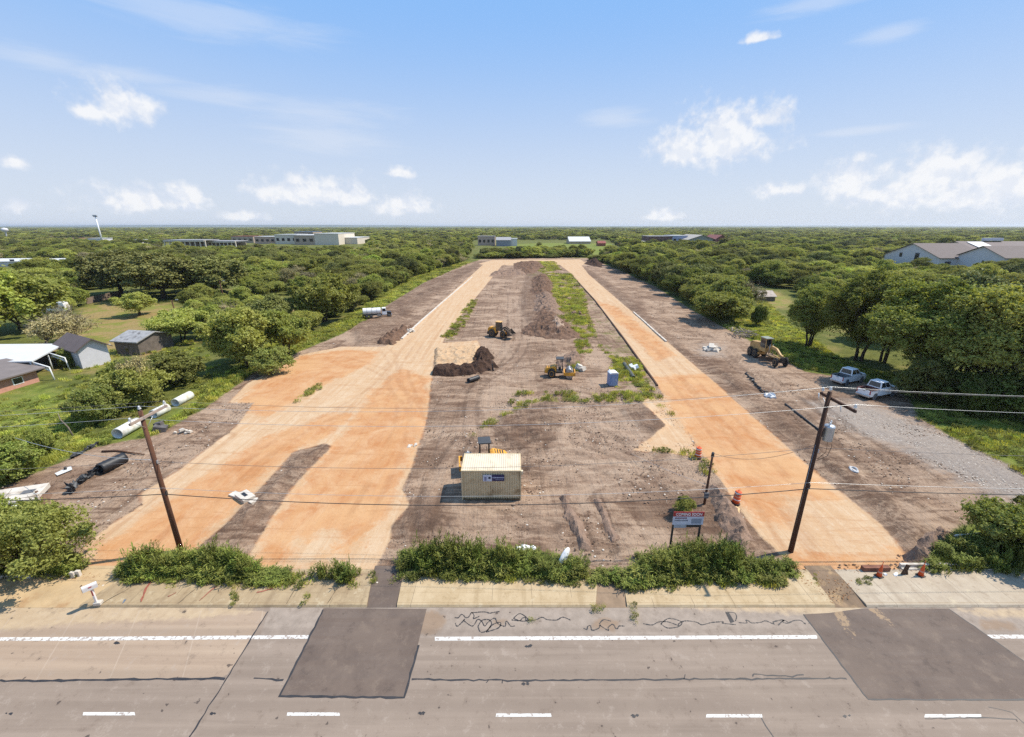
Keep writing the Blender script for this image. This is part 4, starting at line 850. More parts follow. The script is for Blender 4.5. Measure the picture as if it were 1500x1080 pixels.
# grass and weeds
SRC2 = bpy.data.collections.new('grass_sources')
def blades(n, r, h, wdt, lean, seed, droop=.3):
    rg = np.random.default_rng(seed); V = []
    for i in range(n):
        a, q = rg.uniform(0, 6.28), r * math.sqrt(rg.uniform(0, 1)); b_ = np.array([q * math.cos(a), q * math.sin(a), 0]); t_ = rg.uniform(0, 6.28); L = h * rg.uniform(.5, 1.1)
        dirv = np.array([math.cos(t_), math.sin(t_), 0]); sd_ = np.array([-dirv[1], dirv[0], 0]) * wdt * rg.uniform(.6, 1.3); top = b_ + dirv * lean * L * rg.uniform(.2, 1) + np.array([0, 0, L])
        mid = (b_ + top) / 2 + np.array([0, 0, L * .1]); V.append([b_ - sd_ * .6, mid - sd_, top, mid + sd_])
    return np.array(V)
def weedplant(n, r, h, seed, leaf):
    """upright stalks carrying many narrow leaves"""
    rg = np.random.default_rng(seed); V = []
    for i in range(n):
        a, q = rg.uniform(0, 6.28), r * math.sqrt(rg.uniform(0, 1)); x0, y0 = q * math.cos(a), q * math.sin(a); H_ = h * rg.uniform(.55, 1.08); lx, ly = rg.uniform(-.22, .22, 2)
        for k in range(20):
            u = rg.uniform(.12, 1) ** .8; p = np.array([x0 + lx * u * H_, y0 + ly * u * H_, u * H_]); t_ = rg.uniform(0, 6.28); up = rg.uniform(.4, 2.2); d = np.array([math.cos(t_), math.sin(t_), up]); d /= np.linalg.norm(d)
            s_ = np.cross(d, [0, 0, 1.]); s_ /= np.linalg.norm(s_) + 1e-6; L = leaf * rg.uniform(.7, 1.4); V.append([p, p + d * L * .5 - s_ * L * .075, p + d * L - np.array([0, 0, L * .2]), p + d * L * .5 + s_ * L * .075])
        V.append([np.array([x0 - .012, y0, 0]), np.array([x0 + .012, y0, 0]), np.array([x0 + lx * H_ + .006, y0 + ly * H_, H_]), np.array([x0 + lx * H_ - .006, y0 + ly * H_, H_])])
    return np.array(V)
for nm, V, m in (('a_short_grass', blades(46, .62, .42, .035, .55, 1), LM['grass']), ('b_tall_grass', blades(54, .55, .85, .04, .45, 2), LM['grass']), ('c_weed_stalks', weedplant(22, .5, 1.9, 3, .36), LM['weed']),
                 ('d_weed_stalks', weedplant(20, .55, 1.5, 4, .34), LM['weed']), ('e_dark_grass', blades(50, .5, 1.2, .035, .4, 5), LM['weed']), ('f_low_herbs', weedplant(16, .6, .55, 6, .26), LM['thicket'])):
    SRC2.objects.link(bpy.data.objects.new(nm, quads_mesh(nm, V, m)))
def patch(name, polys, sp, kinds, hmul, label, excl=(), grow=.0, thin=0.0, nscale=.25, smul=1.0, fray=0.0):
    P = []; E = []
    for p in polys:
        q = scatter(p, sp, list(excl), grow=grow, dmax=420)
        if thin: q = q[fbm(q[:, 0] * nscale, q[:, 1] * nscale, 3, 21) + rng.uniform(-.1, .1, len(q)) > thin]
        if fray:
            e_ = sdf(GP(p), q[:, 0], q[:, 1]); k_ = e_ > fray * rng.uniform(0, 1, len(q)) ** 2; q = q[k_]; E.append(np.clip(e_[k_] / fray, .3, 1))
        P.append(q)
    P = np.concatenate(P); n = len(P); k = rng.choice(kinds, n); s = rng.uniform(.75, 1.25, n) * np.maximum(1, grow * P[:, 1] / sp) ; hv = .35 + 1.25 * fbm(P[:, 0] * .5, P[:, 1] * .5, 3, 33)
    s = s * smul; mass(name, P, np.stack([s, s, rng.uniform(.8, 1.2, n) * hmul * hv * (np.concatenate(E) if fray else 1)], -1), k, SRC2, label); print(name, n)
patch('tall_weeds', [[(176, 842), (196, 826), (262, 820), (345, 819), (398, 840), (450, 848), (470, 852), (420, 858), (330, 853), (200, 850)], [(572, 846), (586, 820), (650, 812), (800, 815), (806, 846), (700, 849)],
                     [(842, 850), (882, 846), (905, 857), (925, 850), (940, 822), (1000, 812), (1060, 814), (1090, 826), (1160, 830), (1174, 846), (1140, 852), (1000, 857), (920, 862)]], .30, [2, 3, 4, 2, 1, 1], 1.35, 'dense tall dark green weeds along the back of the verge', thin=.27, nscale=.5, fray=1.3)
patch('roadside_weeds', [[(1345, 838), (1360, 820), (1390, 802), (1440, 795), (1600, 800), (1600, 838)], [(-60, 850), (20, 845), (110, 848), (130, 825), (60, 800), (-60, 800)]], .5, [2, 3, 4, 5], .75, 'weeds around the right barrier rail and the left driveway shrub')
patch('lawn_grass', [LAWN[0]], .75, [0, 0, 0, 5], .38, 'lush grass on the open lawn by the brick house', thin=.42)
patch('verge_grass', [LAWN[1]], .62, [1, 0, 5, 0], .95, 'long bright grass in a strip along the left edge of the site', [([(160, 656), (160, 632), (282, 572), (298, 588), (212, 638)], -.2)], grow=.009)
patch('bank_grass', [LAWN[2], LAWN[3]], .75, [1, 0, 0, 5], .75, 'bright grass bank right of the gravel entrance', grow=.009, thin=.3)
patch('ridge_weeds', [[(806, 468), (820, 448), (858, 452), (874, 494), (852, 496), (828, 482)], [(796, 400), (836, 402), (856, 430), (860, 455), (818, 455), (806, 430)], [(842, 500), (868, 500), (865, 518), (848, 520)], [(905, 520), (935, 530), (952, 565), (900, 568), (895, 545)], [(830, 530), (850, 520), (850, 545), (835, 548)], [(780, 384), (812, 383), (822, 396), (790, 400)]], .8, [1, 1, 0, 5], .95, 'bright tall weeds on the soil ridge between the two street beds', grow=.008, thin=.41, nscale=.3)
patch('sparse_weeds', [[(648, 494), (668, 470), (690, 440), (700, 440), (680, 478), (664, 498)], [(690, 640), (760, 575), (960, 575), (940, 590), (780, 590)], [(935, 658), (1024, 664), (1045, 690), (1060, 740), (1030, 700), (1010, 668)], [(870, 500), (960, 570), (985, 610), (940, 575)], [(430, 588), (470, 562), (470, 568), (440, 592)], [(440, 655), (488, 650), (478, 662)], [(1060, 480), (1100, 500), (1180, 545), (1190, 540), (1110, 490), (1075, 470)], [(540, 846), (585, 846), (590, 838), (545, 836)], [(990, 750), (1010, 745), (1020, 755), (1000, 760)]], .8, [0, 5, 1], .8, 'thin tufts of weeds scattered on the bare soil', grow=.006, thin=.5, nscale=.5)
patch('pasture_grass', [[(-300, 560), (60, 566), (130, 520), (280, 500), (330, 545), (250, 600), (130, 640), (-300, 760)]], 1.5, [0, 5, 1], .9, 'rough pasture between the houses and the thickets', thin=.45)

patch('ragged_weeds', [[(800, 850), (806, 830), (850, 834), (900, 846), (945, 838), (940, 856), (880, 858)], [(440, 850), (450, 842), (545, 838), (552, 850), (470, 856)], [(806, 848), (812, 838), (845, 842), (842, 852)], [(176, 846), (190, 830), (205, 832), (200, 850)]], .5, [2, 3, 4, 5], .75, 'ragged weed clumps between the taller stands', thin=.5, nscale=.6)
patch('verge_tufts', [[(180, 846), (345, 846), (548, 842), (548, 858), (420, 866), (330, 862), (180, 856)], [(572, 844), (820, 842), (878, 848), (878, 858), (700, 852), (572, 852)], [(900, 852), (1000, 852), (1176, 842), (1180, 858), (1000, 862), (900, 868)]], .5, [0, 5, 4, 1], .55, 'weed tufts creeping onto the verge', thin=.45, nscale=.8, smul=.7)
patch('kerb_weeds', [[(868, 884), (888, 884), (888, 896), (868, 896)], [(776, 906), (786, 906), (786, 912), (776, 912)], [(922, 884), (934, 884), (934, 914), (926, 914)], [(340, 868), (352, 868), (348, 890), (338, 890)], [(1192, 838), (1200, 838), (1200, 860), (1194, 860)], [(1255, 848), (1278, 845), (1276, 856), (1258, 858)], [(446, 866), (456, 866), (450, 890), (444, 890)]], .3, [0, 5, 0], .3, 'small weeds growing in the kerb joints', smul=.32)
# ------------------------------------------------------------------ vehicles and machines (x forward, z up)
WHITE = mat('white_paint', (.80, .80, .80), .35, 0, .05, .8, 0, (.62, .57, .52)); BLACK = mat('black_rubber', (.022, .021, .021), .8, 0, .3, 3, 0, (.10, .08, .065)); DARKM = mat('dark_steel', (.045, .042, .04), .55, .3, .3, 3, 0, (.13, .10, .08))
GLASS = mat('dark_glass', (.018, .022, .026), .08, 0, .1, 1, 0, None, .8); RIM = mat('rim_metal', (.42, .42, .43), .4, .7, .1, 4); RED = mat('red_lens', (.35, .02, .02), .3); LAMP = mat('lamp_glass', (.75, .75, .72), .15)
YEL = mat('machine_yellow', C(236, 168, 52, .8), .45, 0, .1, 1.5, 0, C(176, 124, 62, .6)); TANY = mat('faded_yellow', C(206, 166, 104, .8), .6, 0, .15, 1.5, 0, C(150, 118, 84, .6)); STEEL = mat('worn_steel', (.36, .34, .32), .45, .6, .2, 2, 0, (.24, .19, .15)); CHROME = mat('bumper_metal', (.5, .5, .5), .3, .8, .1, 2)
GREYP = mat('grey_plastic', (.12, .12, .125), .7, 0, .2, 3); MUD = mat('muddy_steel', (.12, .085, .062), .8, .2, .3, 2, .01)
def panel(name, c4, u0, u1, v0, v1, m, parent, off=.012, th=.02):
    """thin slab on a four-cornered face (corners bl, br, tr, tl seen from outside)"""
    bl, br, tr, tl = [Vector(c) for c in c4]; nrm = (br - bl).cross(tl - bl).normalized()
    P = lambda u, v: (bl * (1 - u) + br * u) * (1 - v) + (tl * (1 - u) + tr * u) * v
    q = [P(u0, v0), P(u1, v0), P(u1, v1), P(u0, v1)]; b = MB()
    A = [b.bm.verts.new(p + nrm * (off - th)) for p in q]; B = [b.bm.verts.new(p + nrm * off) for p in q]
    b.bm.faces.new(B); b.bm.faces.new(A[::-1])
    for i in range(4): b.bm.faces.new((A[i], A[(i + 1) % 4], B[(i + 1) % 4], B[i]))
    return b.build(name, m, parent)
def wheel(parent, x, y, r, wd, rim_m=None, name='wheel', lug=False):
    s = 1 if y > 0 else -1
    b = MB().lathe([(r * .62, y - wd / 2), (r * .92, y - wd / 2), (r, y - wd * .36), (r, y + wd * .36), (r * .92, y + wd / 2), (r * .62, y + wd / 2)], 20, (x, 0, r), 'Y')
    if lug:
        for k in range(16):
            a = k * math.pi / 8
            for q in (-1, 1): b.box((x + math.cos(a + q * .1) * r, y + q * wd * .24, r + math.sin(a + q * .1) * r), (.07, wd * .42, .12), 0, -a)
    w_ = b.build(name, BLACK, parent)
    MB().lathe([(r * .10, y + s * wd * .30), (r * .55, y + s * wd * .34), (r * .62, y + s * wd * .46), (r * .58, y + s * wd * .52), (r * .3, y + s * wd * .42), (r * .12, y + s * wd * .44)], 16, (x, 0, r), 'Y').build('rim', rim_m or RIM, w_)
    return w_
def place(root, px, py, rz, s=(1, 1, 1.3)):
    x, y = G(px, py); root.location = (x, y, .02); root.rotation_euler = (0, 0, rz); root.scale = s; return root
def pickup(px, py, rz, label, s, bedcol, sleek):
    t = empty('pickup_truck', label=label, cat='pickup', group='white pickups parked by the grove')
    b = MB().prism([(-1.05, .42), (2.55, .42), (2.72, .55), (2.76, .80), (2.70, 1.02), (2.35, 1.20), (1.25, 1.26), (-1.05, 1.26)], -.96, .96); b.build('body', WHITE, t, .05)
    d = MB(); d.box((-1.95, .90, .81), (1.8, .12, .70)); d.box((-1.95, -.90, .81), (1.8, .12, .70)); d.build('bed_sides', WHITE, t, .03)
    MB().box((-1.95, 0, .66), (1.8, 1.68, .06)).build('bed_floor', bedcol, t); ln = MB(); ln.box((-1.95, .82, .92), (1.76, .04, .52)); ln.box((-1.95, -.82, .92), (1.76, .04, .52)); ln.box((-1.08, 0, .95), (.05, 1.6, .58)); ln.box((-1.95, .90, 1.175), (1.8, .14, .03)); ln.box((-1.95, -.90, 1.175), (1.8, .14, .03)); ln.build('bed_inside', bedcol if not sleek else GREYP, t)  # inner faces and rail caps coloured dark for the shade inside the bed
    tg = MB().box((-2.86, 0, .82), (.07, 1.90, .62)).build('tailgate', WHITE, t, .02); MB().box((-2.905, 0, 1.05), (.03, .3, .07)).build('handle', GREYP, tg)
    MB().box((-2.95, 0, .50), (.16, 1.9, .20)).build('rear_bumper', CHROME, t, .03); MB().box((2.80, 0, .52), (.16, 1.88, .24)).build('front_bumper', CHROME, t, .03)
    bt = [(-1.03, -.92), (1.34, -.92), (1.34, .92), (-1.03, .92)]; tp = [(-.86, -.76), (.52, -.76), (.52, .76), (-.86, .76)]; z0, z1 = 1.25, 1.90
    cab = MB().prism(bt, z0, z1, 'Z', top=tp).build('cab', WHITE, t, .06)
    B = [(*p, z0) for p in bt]; T = [(*p, z1) for p in tp]
    panel('windshield', (B[1], B[2], T[2], T[1]), .06, .94, .08, .90, GLASS, cab); panel('rear_window', (B[3], B[0], T[0], T[3]), .08, .92, .12, .88, GLASS, cab)
    for i, j, q in ((0, 1, 0), (2, 3, 1)):
        f = (B[i], B[j], T[j], T[i]); a = (.06, .46, .50, .88) if not q else (.12, .50, .54, .94)
        panel('side_window', f, a[0], a[1], .10, .88, GLASS, cab); panel('side_window', f, a[2], a[3], .10, .88, GLASS, cab)
    for y in (-1.04, 1.04): MB().box((1.02, y, 1.30), (.12, .16, .17)).build('mirror', GREYP if y < 0 else WHITE, t, .03)
    for y in (-.86, .86): MB().box((-2.88, y, .92), (.10, .13, .42)).build('taillight', RED, t); MB().box((2.70, y * .92, .86), (.14, .24, .20)).build('headlight', LAMP, t)
    MB().box((2.75, 0, .82), (.08, 1.2, .26)).build('grille', GREYP, t)
    for x in (-1.85, 1.80):
        for y in (-.80, .80): wheel(t, x, y, .39, .27)
    for x in (-1.85, 1.80):
        for y in (-.945, .945):
            f = MB()
            f.lathe([(.40, y - .03), (.46, y - .03), (.46, y + .03), (.40, y + .03)], 20, (x, 0, .42), 'Y').build('wheel_arch', GREYP, t)
    return place(t, px, py, rz, s)
pickup(1241, 561, R(22), 'white pickup with an empty pale bed, the upper of the two', (1.12, 1.15, 1.5), mat('bed_inside', (.42, .42, .43), .7), True)
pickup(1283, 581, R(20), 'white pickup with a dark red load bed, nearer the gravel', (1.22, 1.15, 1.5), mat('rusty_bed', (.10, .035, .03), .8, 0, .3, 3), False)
# --- motor grader
def grader(px, py, rz, label, s):
    t = empty('motor_grader', label=label, cat='grader')
    MB().prism([(-4.6, 1.0), (-1.5, 1.0), (-1.5, 2.35), (-4.2, 2.15), (-4.6, 1.8)], -.62, .62).build('engine_hood', TANY, t, .05)
    MB().box((-4.66, 0, 1.5), (.08, 1.0, .8)).build('radiator_grille', DARKM, t)
    MB().cyl((-2.6, .3, 2.2), (-2.6, .3, 3.0), .07).build('exhaust_stack', DARKM, t)
    MB().box((-2.9, 0, .78), (3.0, 1.9, .35)).build('tandem_case', TANY, t)
    bt = [(-1.45, -.72), (.25, -.62), (.25, .62), (-1.45, .72)]; tp = [(-1.45, -.70), (.10, -.62), (.10, .62), (-1.45, .70)]
    cab = MB().prism(bt, 1.25, 3.1, 'Z', top=tp).build('cab', TANY, t, .03); B = [(*p, 1.25) for p in bt]; T = [(*p, 3.1) for p in tp]
    for i, j in ((0, 1), (1, 2), (2, 3), (3, 0)): panel('window', (B[i], B[j], T[j], T[i]), .08, .92, .30, .94, GLASS, cab)
    MB().box((-.65, 0, 3.16), (1.95, 1.60, .12)).build('cab_roof', mat('greenish_roof', C(150, 156, 140), .6), t, .03)
    f = MB(); pts = [(-.1, 0, 1.7), (1.2, 0, 2.15), (2.6, 0, 2.05), (3.9, 0, 1.45), (4.5, 0, 1.35)]
    for a, b_ in zip(pts, pts[1:]):
        p, q = Vector(a), Vector(b_); c = (p + q) / 2; L = (q - p).length + .06; f.box(c, (L, .34, .38), 0, -math.atan2(q.z - p.z, q.x - p.x))
    f.build('front_frame', TANY, t, .02)
    MB().box((4.2, 0, .72), (.22, 2.0, .22)).build('front_axle', DARKM, t); MB().box((4.65, 0, 1.0), (.3, .9, .7)).build('front_plate', DARKM, t)
    MB().lathe([(.62, 0), (.80, 0), (.80, .14), (.62, .14)], 24, (1.3, 0, .88)).build('circle', MUD, t)
    d = MB(); d.box((2.6, .35, 1.0), (2.9, .14, .16), R(-9)); d.box((2.6, -.35, 1.0), (2.9, .14, .16), R(9)); d.build('drawbar', TANY, t)
    bl = MB(); prof = [(.20, .08), (.05, .22), (0, .42), (.06, .60), (.20, .74), (.17, .76), (.02, .62), (-.05, .42), (0, .2), (.15, .06)]
    bl.prism(prof, -1.9, 1.9); o = bl.build('blade', MUD, t); o.location = (1.3, 0, 0); o.rotation_euler = (0, 0, R(-32))
    for y in (-.45, .45): MB().cyl((1.15, y, .95), (1.0, y * .75, 2.5), .07, .05).build('lift_cylinder', STEEL, t)
    for x in (-3.7, -2.1):
        for y in (-1.0, 1.0): wheel(t, x, y, .66, .42, TANY, lug=True)
    for y in (-1.05, 1.05): wheel(t, 4.2, y, .62, .36, TANY, lug=True)
    for y in (-.7, .7): MB().tube([(.35, y, 1.5), (.35, y, 2.25), (-.05, y, 2.25)], .03, 5).build('handrail', TANY, t)
    return place(t, px, py, rz, s)
grader(1121, 528, R(-84), 'faded yellow motor grader parked by the brush pile', (1.05, 1.05, 1.5))
# --- wheel loader
def loader(px, py, rz, label, s):
    t = empty('wheel_loader', label=label, cat='wheel loader')
    MB().prism([(-3.2, .85), (-.9, .85), (-.9, 2.05), (-2.9, 1.95), (-3.25, 1.6)], -.85, .85).build('engine_hood', YEL, t, .06)
    MB().box((-3.1, 0, .8), (.5, 2.2, .5)).build('counterweight', DARKM, t, .04)
    bt = [(-1.1, -.75), (.45, -.70), (.45, .70), (-1.1, .75)]; tp = [(-1.0, -.68), (.2, -.66), (.2, .66), (-1.0, .68)]
    cab = MB().prism(bt, 1.35, 3.0, 'Z', top=tp).build('cab', DARKM, t, .03); B = [(*p, 1.35) for p in bt]; T = [(*p, 3.0) for p in tp]
    for i, j in ((0, 1), (1, 2), (2, 3), (3, 0)): panel('window', (B[i], B[j], T[j], T[i]), .06, .94, .12, .94, GLASS, cab)
    MB().box((-.4, 0, 3.06), (1.6, 1.55, .14)).build('cab_roof', mat('tan_roof', C(224, 176, 110, .8), .6), t, .04)
    MB().box((.9, 0, .95), (1.3, .9, .7)).build('front_frame', YEL, t, .05)
    for y in (-.5, .5):
        MB().tube([(.7, y, 1.9), (1.7, y, 1.75), (2.6, y, 1.25)], .16, 6).build('lift_arm', MUD, t); MB().cyl((.9, y * .8, .9), (2.0, y * .9, 1.45), .09).build('lift_cylinder', STEEL, t)
    MB().tube([(.8, 0, 1.9), (1.8, 0, 2.2), (2.6, 0, 1.8)], .11, 6).build('tilt_link', MUD, t)
    bk = MB(); pr = [(2.45, .55), (2.45, 1.5), (2.6, 1.75), (2.75, 1.72), (2.58, 1.45), (2.6, .85), (2.85, .68), (3.9, .86), (3.9, .78), (2.7, .5)]
    bk.prism(pr, -1.35, 1.35); bk.prism([(2.5, .6), (2.5, 1.5), (2.7, 1.7), (3.1, 1.3), (3.85, .84)], -1.36, -1.28); bk.prism([(2.5, .6), (2.5, 1.5), (2.7, 1.7), (3.1, 1.3), (3.85, .84)], 1.28, 1.36)
    bk.build('bucket', MUD, t)
    for x in (-2.0, 1.15):
        for y in (-.95, .95): wheel(t, x, y, .76, .55, YEL, lug=True)
        for y in (-.95, .95): MB().lathe([(.80, y - .28), (.86, y - .28), (.86, y + .28), (.80, y + .28)], 18, (x, 0, .80), 'Y') .build('mudguard', DARKM, t) if x < 0 else None
    MB().cyl((-1.5, .4, 2.0), (-1.5, .4, 2.6), .06).build('exhaust_stack', DARKM, t)
    return place(t, px, py, rz, s)
loader(733, 494, R(-24), 'yellow wheel loader with a raised muddy bucket', (.98, 1.0, 1.3))
# --- drum rollers
def roller(label, hooddark=False):
    t = empty('drum_roller', label=label, cat='road roller', group='yellow single drum rollers')
    MB().prism([(-2.75, .75), (-.55, .75), (-.55, 1.75), (-1.0, 1.85), (-2.4, 1.55), (-2.8, 1.15)], -.72, .72).build('engine_hood', YEL, t, .10)
    for k in range(4): MB().box((-1.2 - .3 * k, 0, 1.80 - .055 * k), (.12, .9, .05), 0, R(10)).build('hood_vent', DARKM, t)
    MB().box((-2.78, 0, .95), (.10, 1.1, .4)).build('rear_grille', DARKM, t)
    MB().box((.0, 0, .95), (1.2, 1.6, .30)).build('platform', DARKM, t); MB().box((.05, .1, 1.35), (.5, .55, .5)).build('seat', BLACK, t, .05); MB().box((.62, .1, 1.4), (.18, .5, .7)).build('console', DARKM, t, .04)
    for x, y in ((-.5, -.66), (-.5, .66), (.55, -.66), (.55, .66)): MB().box((x, y, 1.95), (.09, .09, 1.8)).build('canopy_post', DARKM, t)
    MB().box((.02, 0, 2.90), (1.45, 1.60, .14)).build('canopy', mat('canopy_charcoal', (.05, .052, .055), .6), t, .05)
    y_ = MB(); y_.box((1.9, 1.14, .80), (2.15, .12, .46)); y_.box((1.9, -1.14, .80), (2.15, .12, .46)); y_.box((.92, 0, .80), (.22, 2.2, .50)); y_.box((2.92, 0, .85), (.16, 2.4, .40)); y_.build('drum_frame', YEL, t)
    dr = MB().lathe([(.70, -1.04), (.76, -1.02), (.76, 1.02), (.70, 1.04)], 32, (1.9, 0, .76), 'Y').build('drum', STEEL, t)
    for k in range(3): MB().box((1.55 + .35 * k, 0, 1.54), (.07, 2.1, .06)).build('scraper_bar', WHITE if k == 1 else DARKM, t)
    MB().tube([(-.3, -.7, 2.0), (-.3, -.9, 1.6)], .03, 4).build('mirror_arm', DARKM, t)
    for y in (-.86, .86): wheel(t, -1.45, y, .74, .50, YEL, lug=True)
    return t
place(roller('yellow drum roller with grey drum on the bare soil left of the portable toilet'), 819, 553, R(-6), (.98, 1.0, 1.3))
rb = roller('yellow drum roller half hidden behind the storage container'); x_, y_ = -3.15, 44.3; rb.location = (x_, y_, 0); rb.rotation_euler = (0, 0, R(188)); rb.scale = (1, 1.0, 1.32)
# --- tank truck
def tanker(px, py, rz, label, s):
    t = empty('tank_truck', label=label, cat='tank truck')
    MB().box((-.5, 0, .85), (7.6, .8, .28)).build('chassis', DARKM, t)
    tk = MB(); prof = [(.55 * 1.9 * math.cos(a) * .92, 1.95 + .88 * math.sin(a)) for a in [2 * math.pi * i / 24 for i in range(24)]]; tk.prism(prof, -4.2, 1.15, 'X'); tank = tk.build('tank', WHITE, t, .06)
    for x in (-3.0, -1.5, 0.0): MB().prism([(1.065 * math.cos(a) * .92, 1.95 + .90 * math.sin(a)) for a in [2 * math.pi * i / 24 for i in range(24)]], x - .03, x + .03, 'X').build('tank_band', GREYP, tank)
    MB().lathe([(.28, 0), (.28, .14), (.2, .18)], 14, (-1.2, 0, 2.80)).build('hatch', GREYP, tank)
    bt = [(1.5, -1.0), (3.0, -1.0), (3.0, 1.0), (1.5, 1.0)]; tp = [(1.55, -.92), (2.7, -.88), (2.7, .88), (1.55, .92)]
    cab = MB().prism(bt, .9, 2.75, 'Z', top=tp).build('cab', WHITE, t, .06); B = [(*p, .9) for p in bt]; T = [(*p, 2.75) for p in tp]
    for i, j in ((0, 1), (1, 2), (2, 3)): panel('window', (B[i], B[j], T[j], T[i]), .1, .9, .52, .92, GLASS, cab)
    MB().prism([(2.95, .75), (4.3, .75), (4.35, 1.35), (4.2, 1.6), (2.95, 1.75)], -.85, .85).build('hood', mat('black_hood', (.03, .03, .032), .35), t, .05)
    MB().box((4.42, 0, .7), (.15, 2.0, .3)).build('front_bumper', CHROME, t)
    MB().tube([(-4.3, -1.1, .7), (-4.5, -1.1, .7), (-4.5, 1.1, .7), (-4.3, 1.1, .7)], .06, 6).build('spray_bar', DARKM, t); MB().box((-4.45, .3, 1.25), (.5, .7, .35)).build('pump', mat('pump_cover', C(214, 210, 120), .6), t, .04)
    for x in (-3.2, -1.9, 3.5):
        for y in (-.95, .95): wheel(t, x, y, .52, .34)
    for y in (-1.02, 1.02): MB().box((.6, y * .8, .75), (1.4, .35, .5)).build('fuel_tank', STEEL, t, .05)
    for y in (-1.15, 1.15): MB().box((2.85, y, 2.05), (.1, .14, .35)).build('mirror', GREYP, t)
    return place(t, px, py, rz, s)
tanker(553, 465.5, R(17), 'white tank truck parked on the grass edge of the left dirt strip', (.98, 1.0, 1.1))
# --- storage container
def container():
    c0, c1 = G(677, 733), G(763, 732); L = c1[0] - c0[0]; dep = 3.5; h = 3.5
    t = empty('storage_container', (c0[0], c0[1], .02), label='beige corrugated storage container with a blue sign', cat='container')
    CB = mat('container_beige', C(226, 202, 160, .85), .6, 0, .10, .8, 0, C(190, 160, 118, .75)); CR = mat('container_roof', C(238, 222, 194, .72), .6, 0, .06, 1, 0, C(222, 202, 170, .68))
    def corr(n, L_, d):
        p = []; s = L_ / n
        for i in range(n): p += [(i * s, 0), (i * s + s * .34, 0), (i * s + s * .5, d), (i * s + s * .84, d)]
        return p + [(L_, 0)]
    for yy, nm in ((.06, 'front_wall'), (dep - .06, 'back_wall')):
        P = corr(24, L - .16, .07 if yy < 1 else -.07); b = MB(); prev = None
        for x, d in P:
            pr = (b.bm.verts.new((x + .08, yy + d, .16)), b.bm.verts.new((x + .08, yy + d, h - .12)))
            if prev: b.bm.faces.new((prev[0], pr[0], pr[1], prev[1]))
            prev = pr
        b.build(nm, CB, t)
    for xx, nm in ((.06, 'end_wall'), (L - .06, 'end_wall')):
        P = corr(12, dep - .16, .06 if xx < 1 else -.06); b = MB(); prev = None
        for y, d in P:
            pr = (b.bm.verts.new((xx + d, y + .08, .16)), b.bm.verts.new((xx + d, y + .08, h - .12)))
            if prev: b.bm.faces.new((prev[0], pr[0], pr[1], prev[1]))
            prev = pr
        b.build(nm, CB, t)
    P = corr(26, L - .16, .035); b = MB(); prev = None
    for x, d in P:
        pr = (b.bm.verts.new((x + .08, .05, h - .035 + d)), b.bm.verts.new((x + .08, dep - .05, h - .035 + d)))
        if prev: b.bm.faces.new((prev[0], pr[0], pr[1], prev[1]))
        prev = pr
    b.build('roof', CR, t)
    for x in (.05, L - .05):
        for y in (.05, dep - .05): MB().box((x, y, h / 2), (.12, .12, h)).build('corner_post', CB, t)
    r = MB()
    for y in (.03, dep - .03): r.box((L / 2, y, h - .07), (L - .23, .08, .14))
    for x in (.03, L - .03): r.box((x, dep / 2, h - .07), (.08, dep - .23, .14))
    r.build('top_rail', CB, t)
    r = MB()
    for y in (.04, dep - .04): r.box((L / 2, y, .09), (L - .23, .09, .16))
    for x in (.04, L - .04): r.box((x, dep / 2, .09), (.09, dep - .23, .16))
    r.build('bottom_rail', mat('rail_dirty', C(120, 98, 70, .7), .8, 0, .3, 3), t)
    MB().box((L + .09, .25, h - .35), (.22, .30, .42)).build('vent_cover', CR, t, .02)
    s = MB().box((L * .545 - .66, -.02, h * .755), (.92, .04, .74)).build('logo_plate', mat('logo_white', (.56, .56, .62), .5), t); e = MB()
    e.prism([(L * .545 - .44 + .14 * math.cos(a), h * .765 + .13 * math.sin(a)) for a in [2 * math.pi * i / 12 for i in range(12)]], -.052, -.041); e.build('logo_dot', mat('logo_navy', (.012, .012, .035), .5), s)
    e = MB(); e.prism([(L * .545 - .98, h * .67), (L * .545 - .98, h * .80), (L * .545 - .74, h * .80), (L * .545 - .74, h * .67)], -.050, -.041); e.build('logo_block', mat('logo_greyblue', (.22, .22, .33), .5), s)
    s2 = MB().box((L * .545 + .44, -.02, h * .762), (1.26, .04, .72)).build('blue_sign', mat('sign_navy', (.018, .02, .085), .5), t); e = MB(); rr = random.Random(5); x = L * .545 - .12
    while x < L * .545 + .98:
        w_ = rr.uniform(.05, .10); e.box((x + w_ / 2, -.046, h * .775), (w_, .01, rr.uniform(.10, .15))); x += w_ + .03
    e.build('sign_text', mat('sign_text', (.45, .46, .56), .5), s2); MB().box((L * .545 + .55, -.046, h * .72), (.8, .01, .05)).build('sign_line', mat('sign_line', (.25, .26, .34), .5), s2)
container()
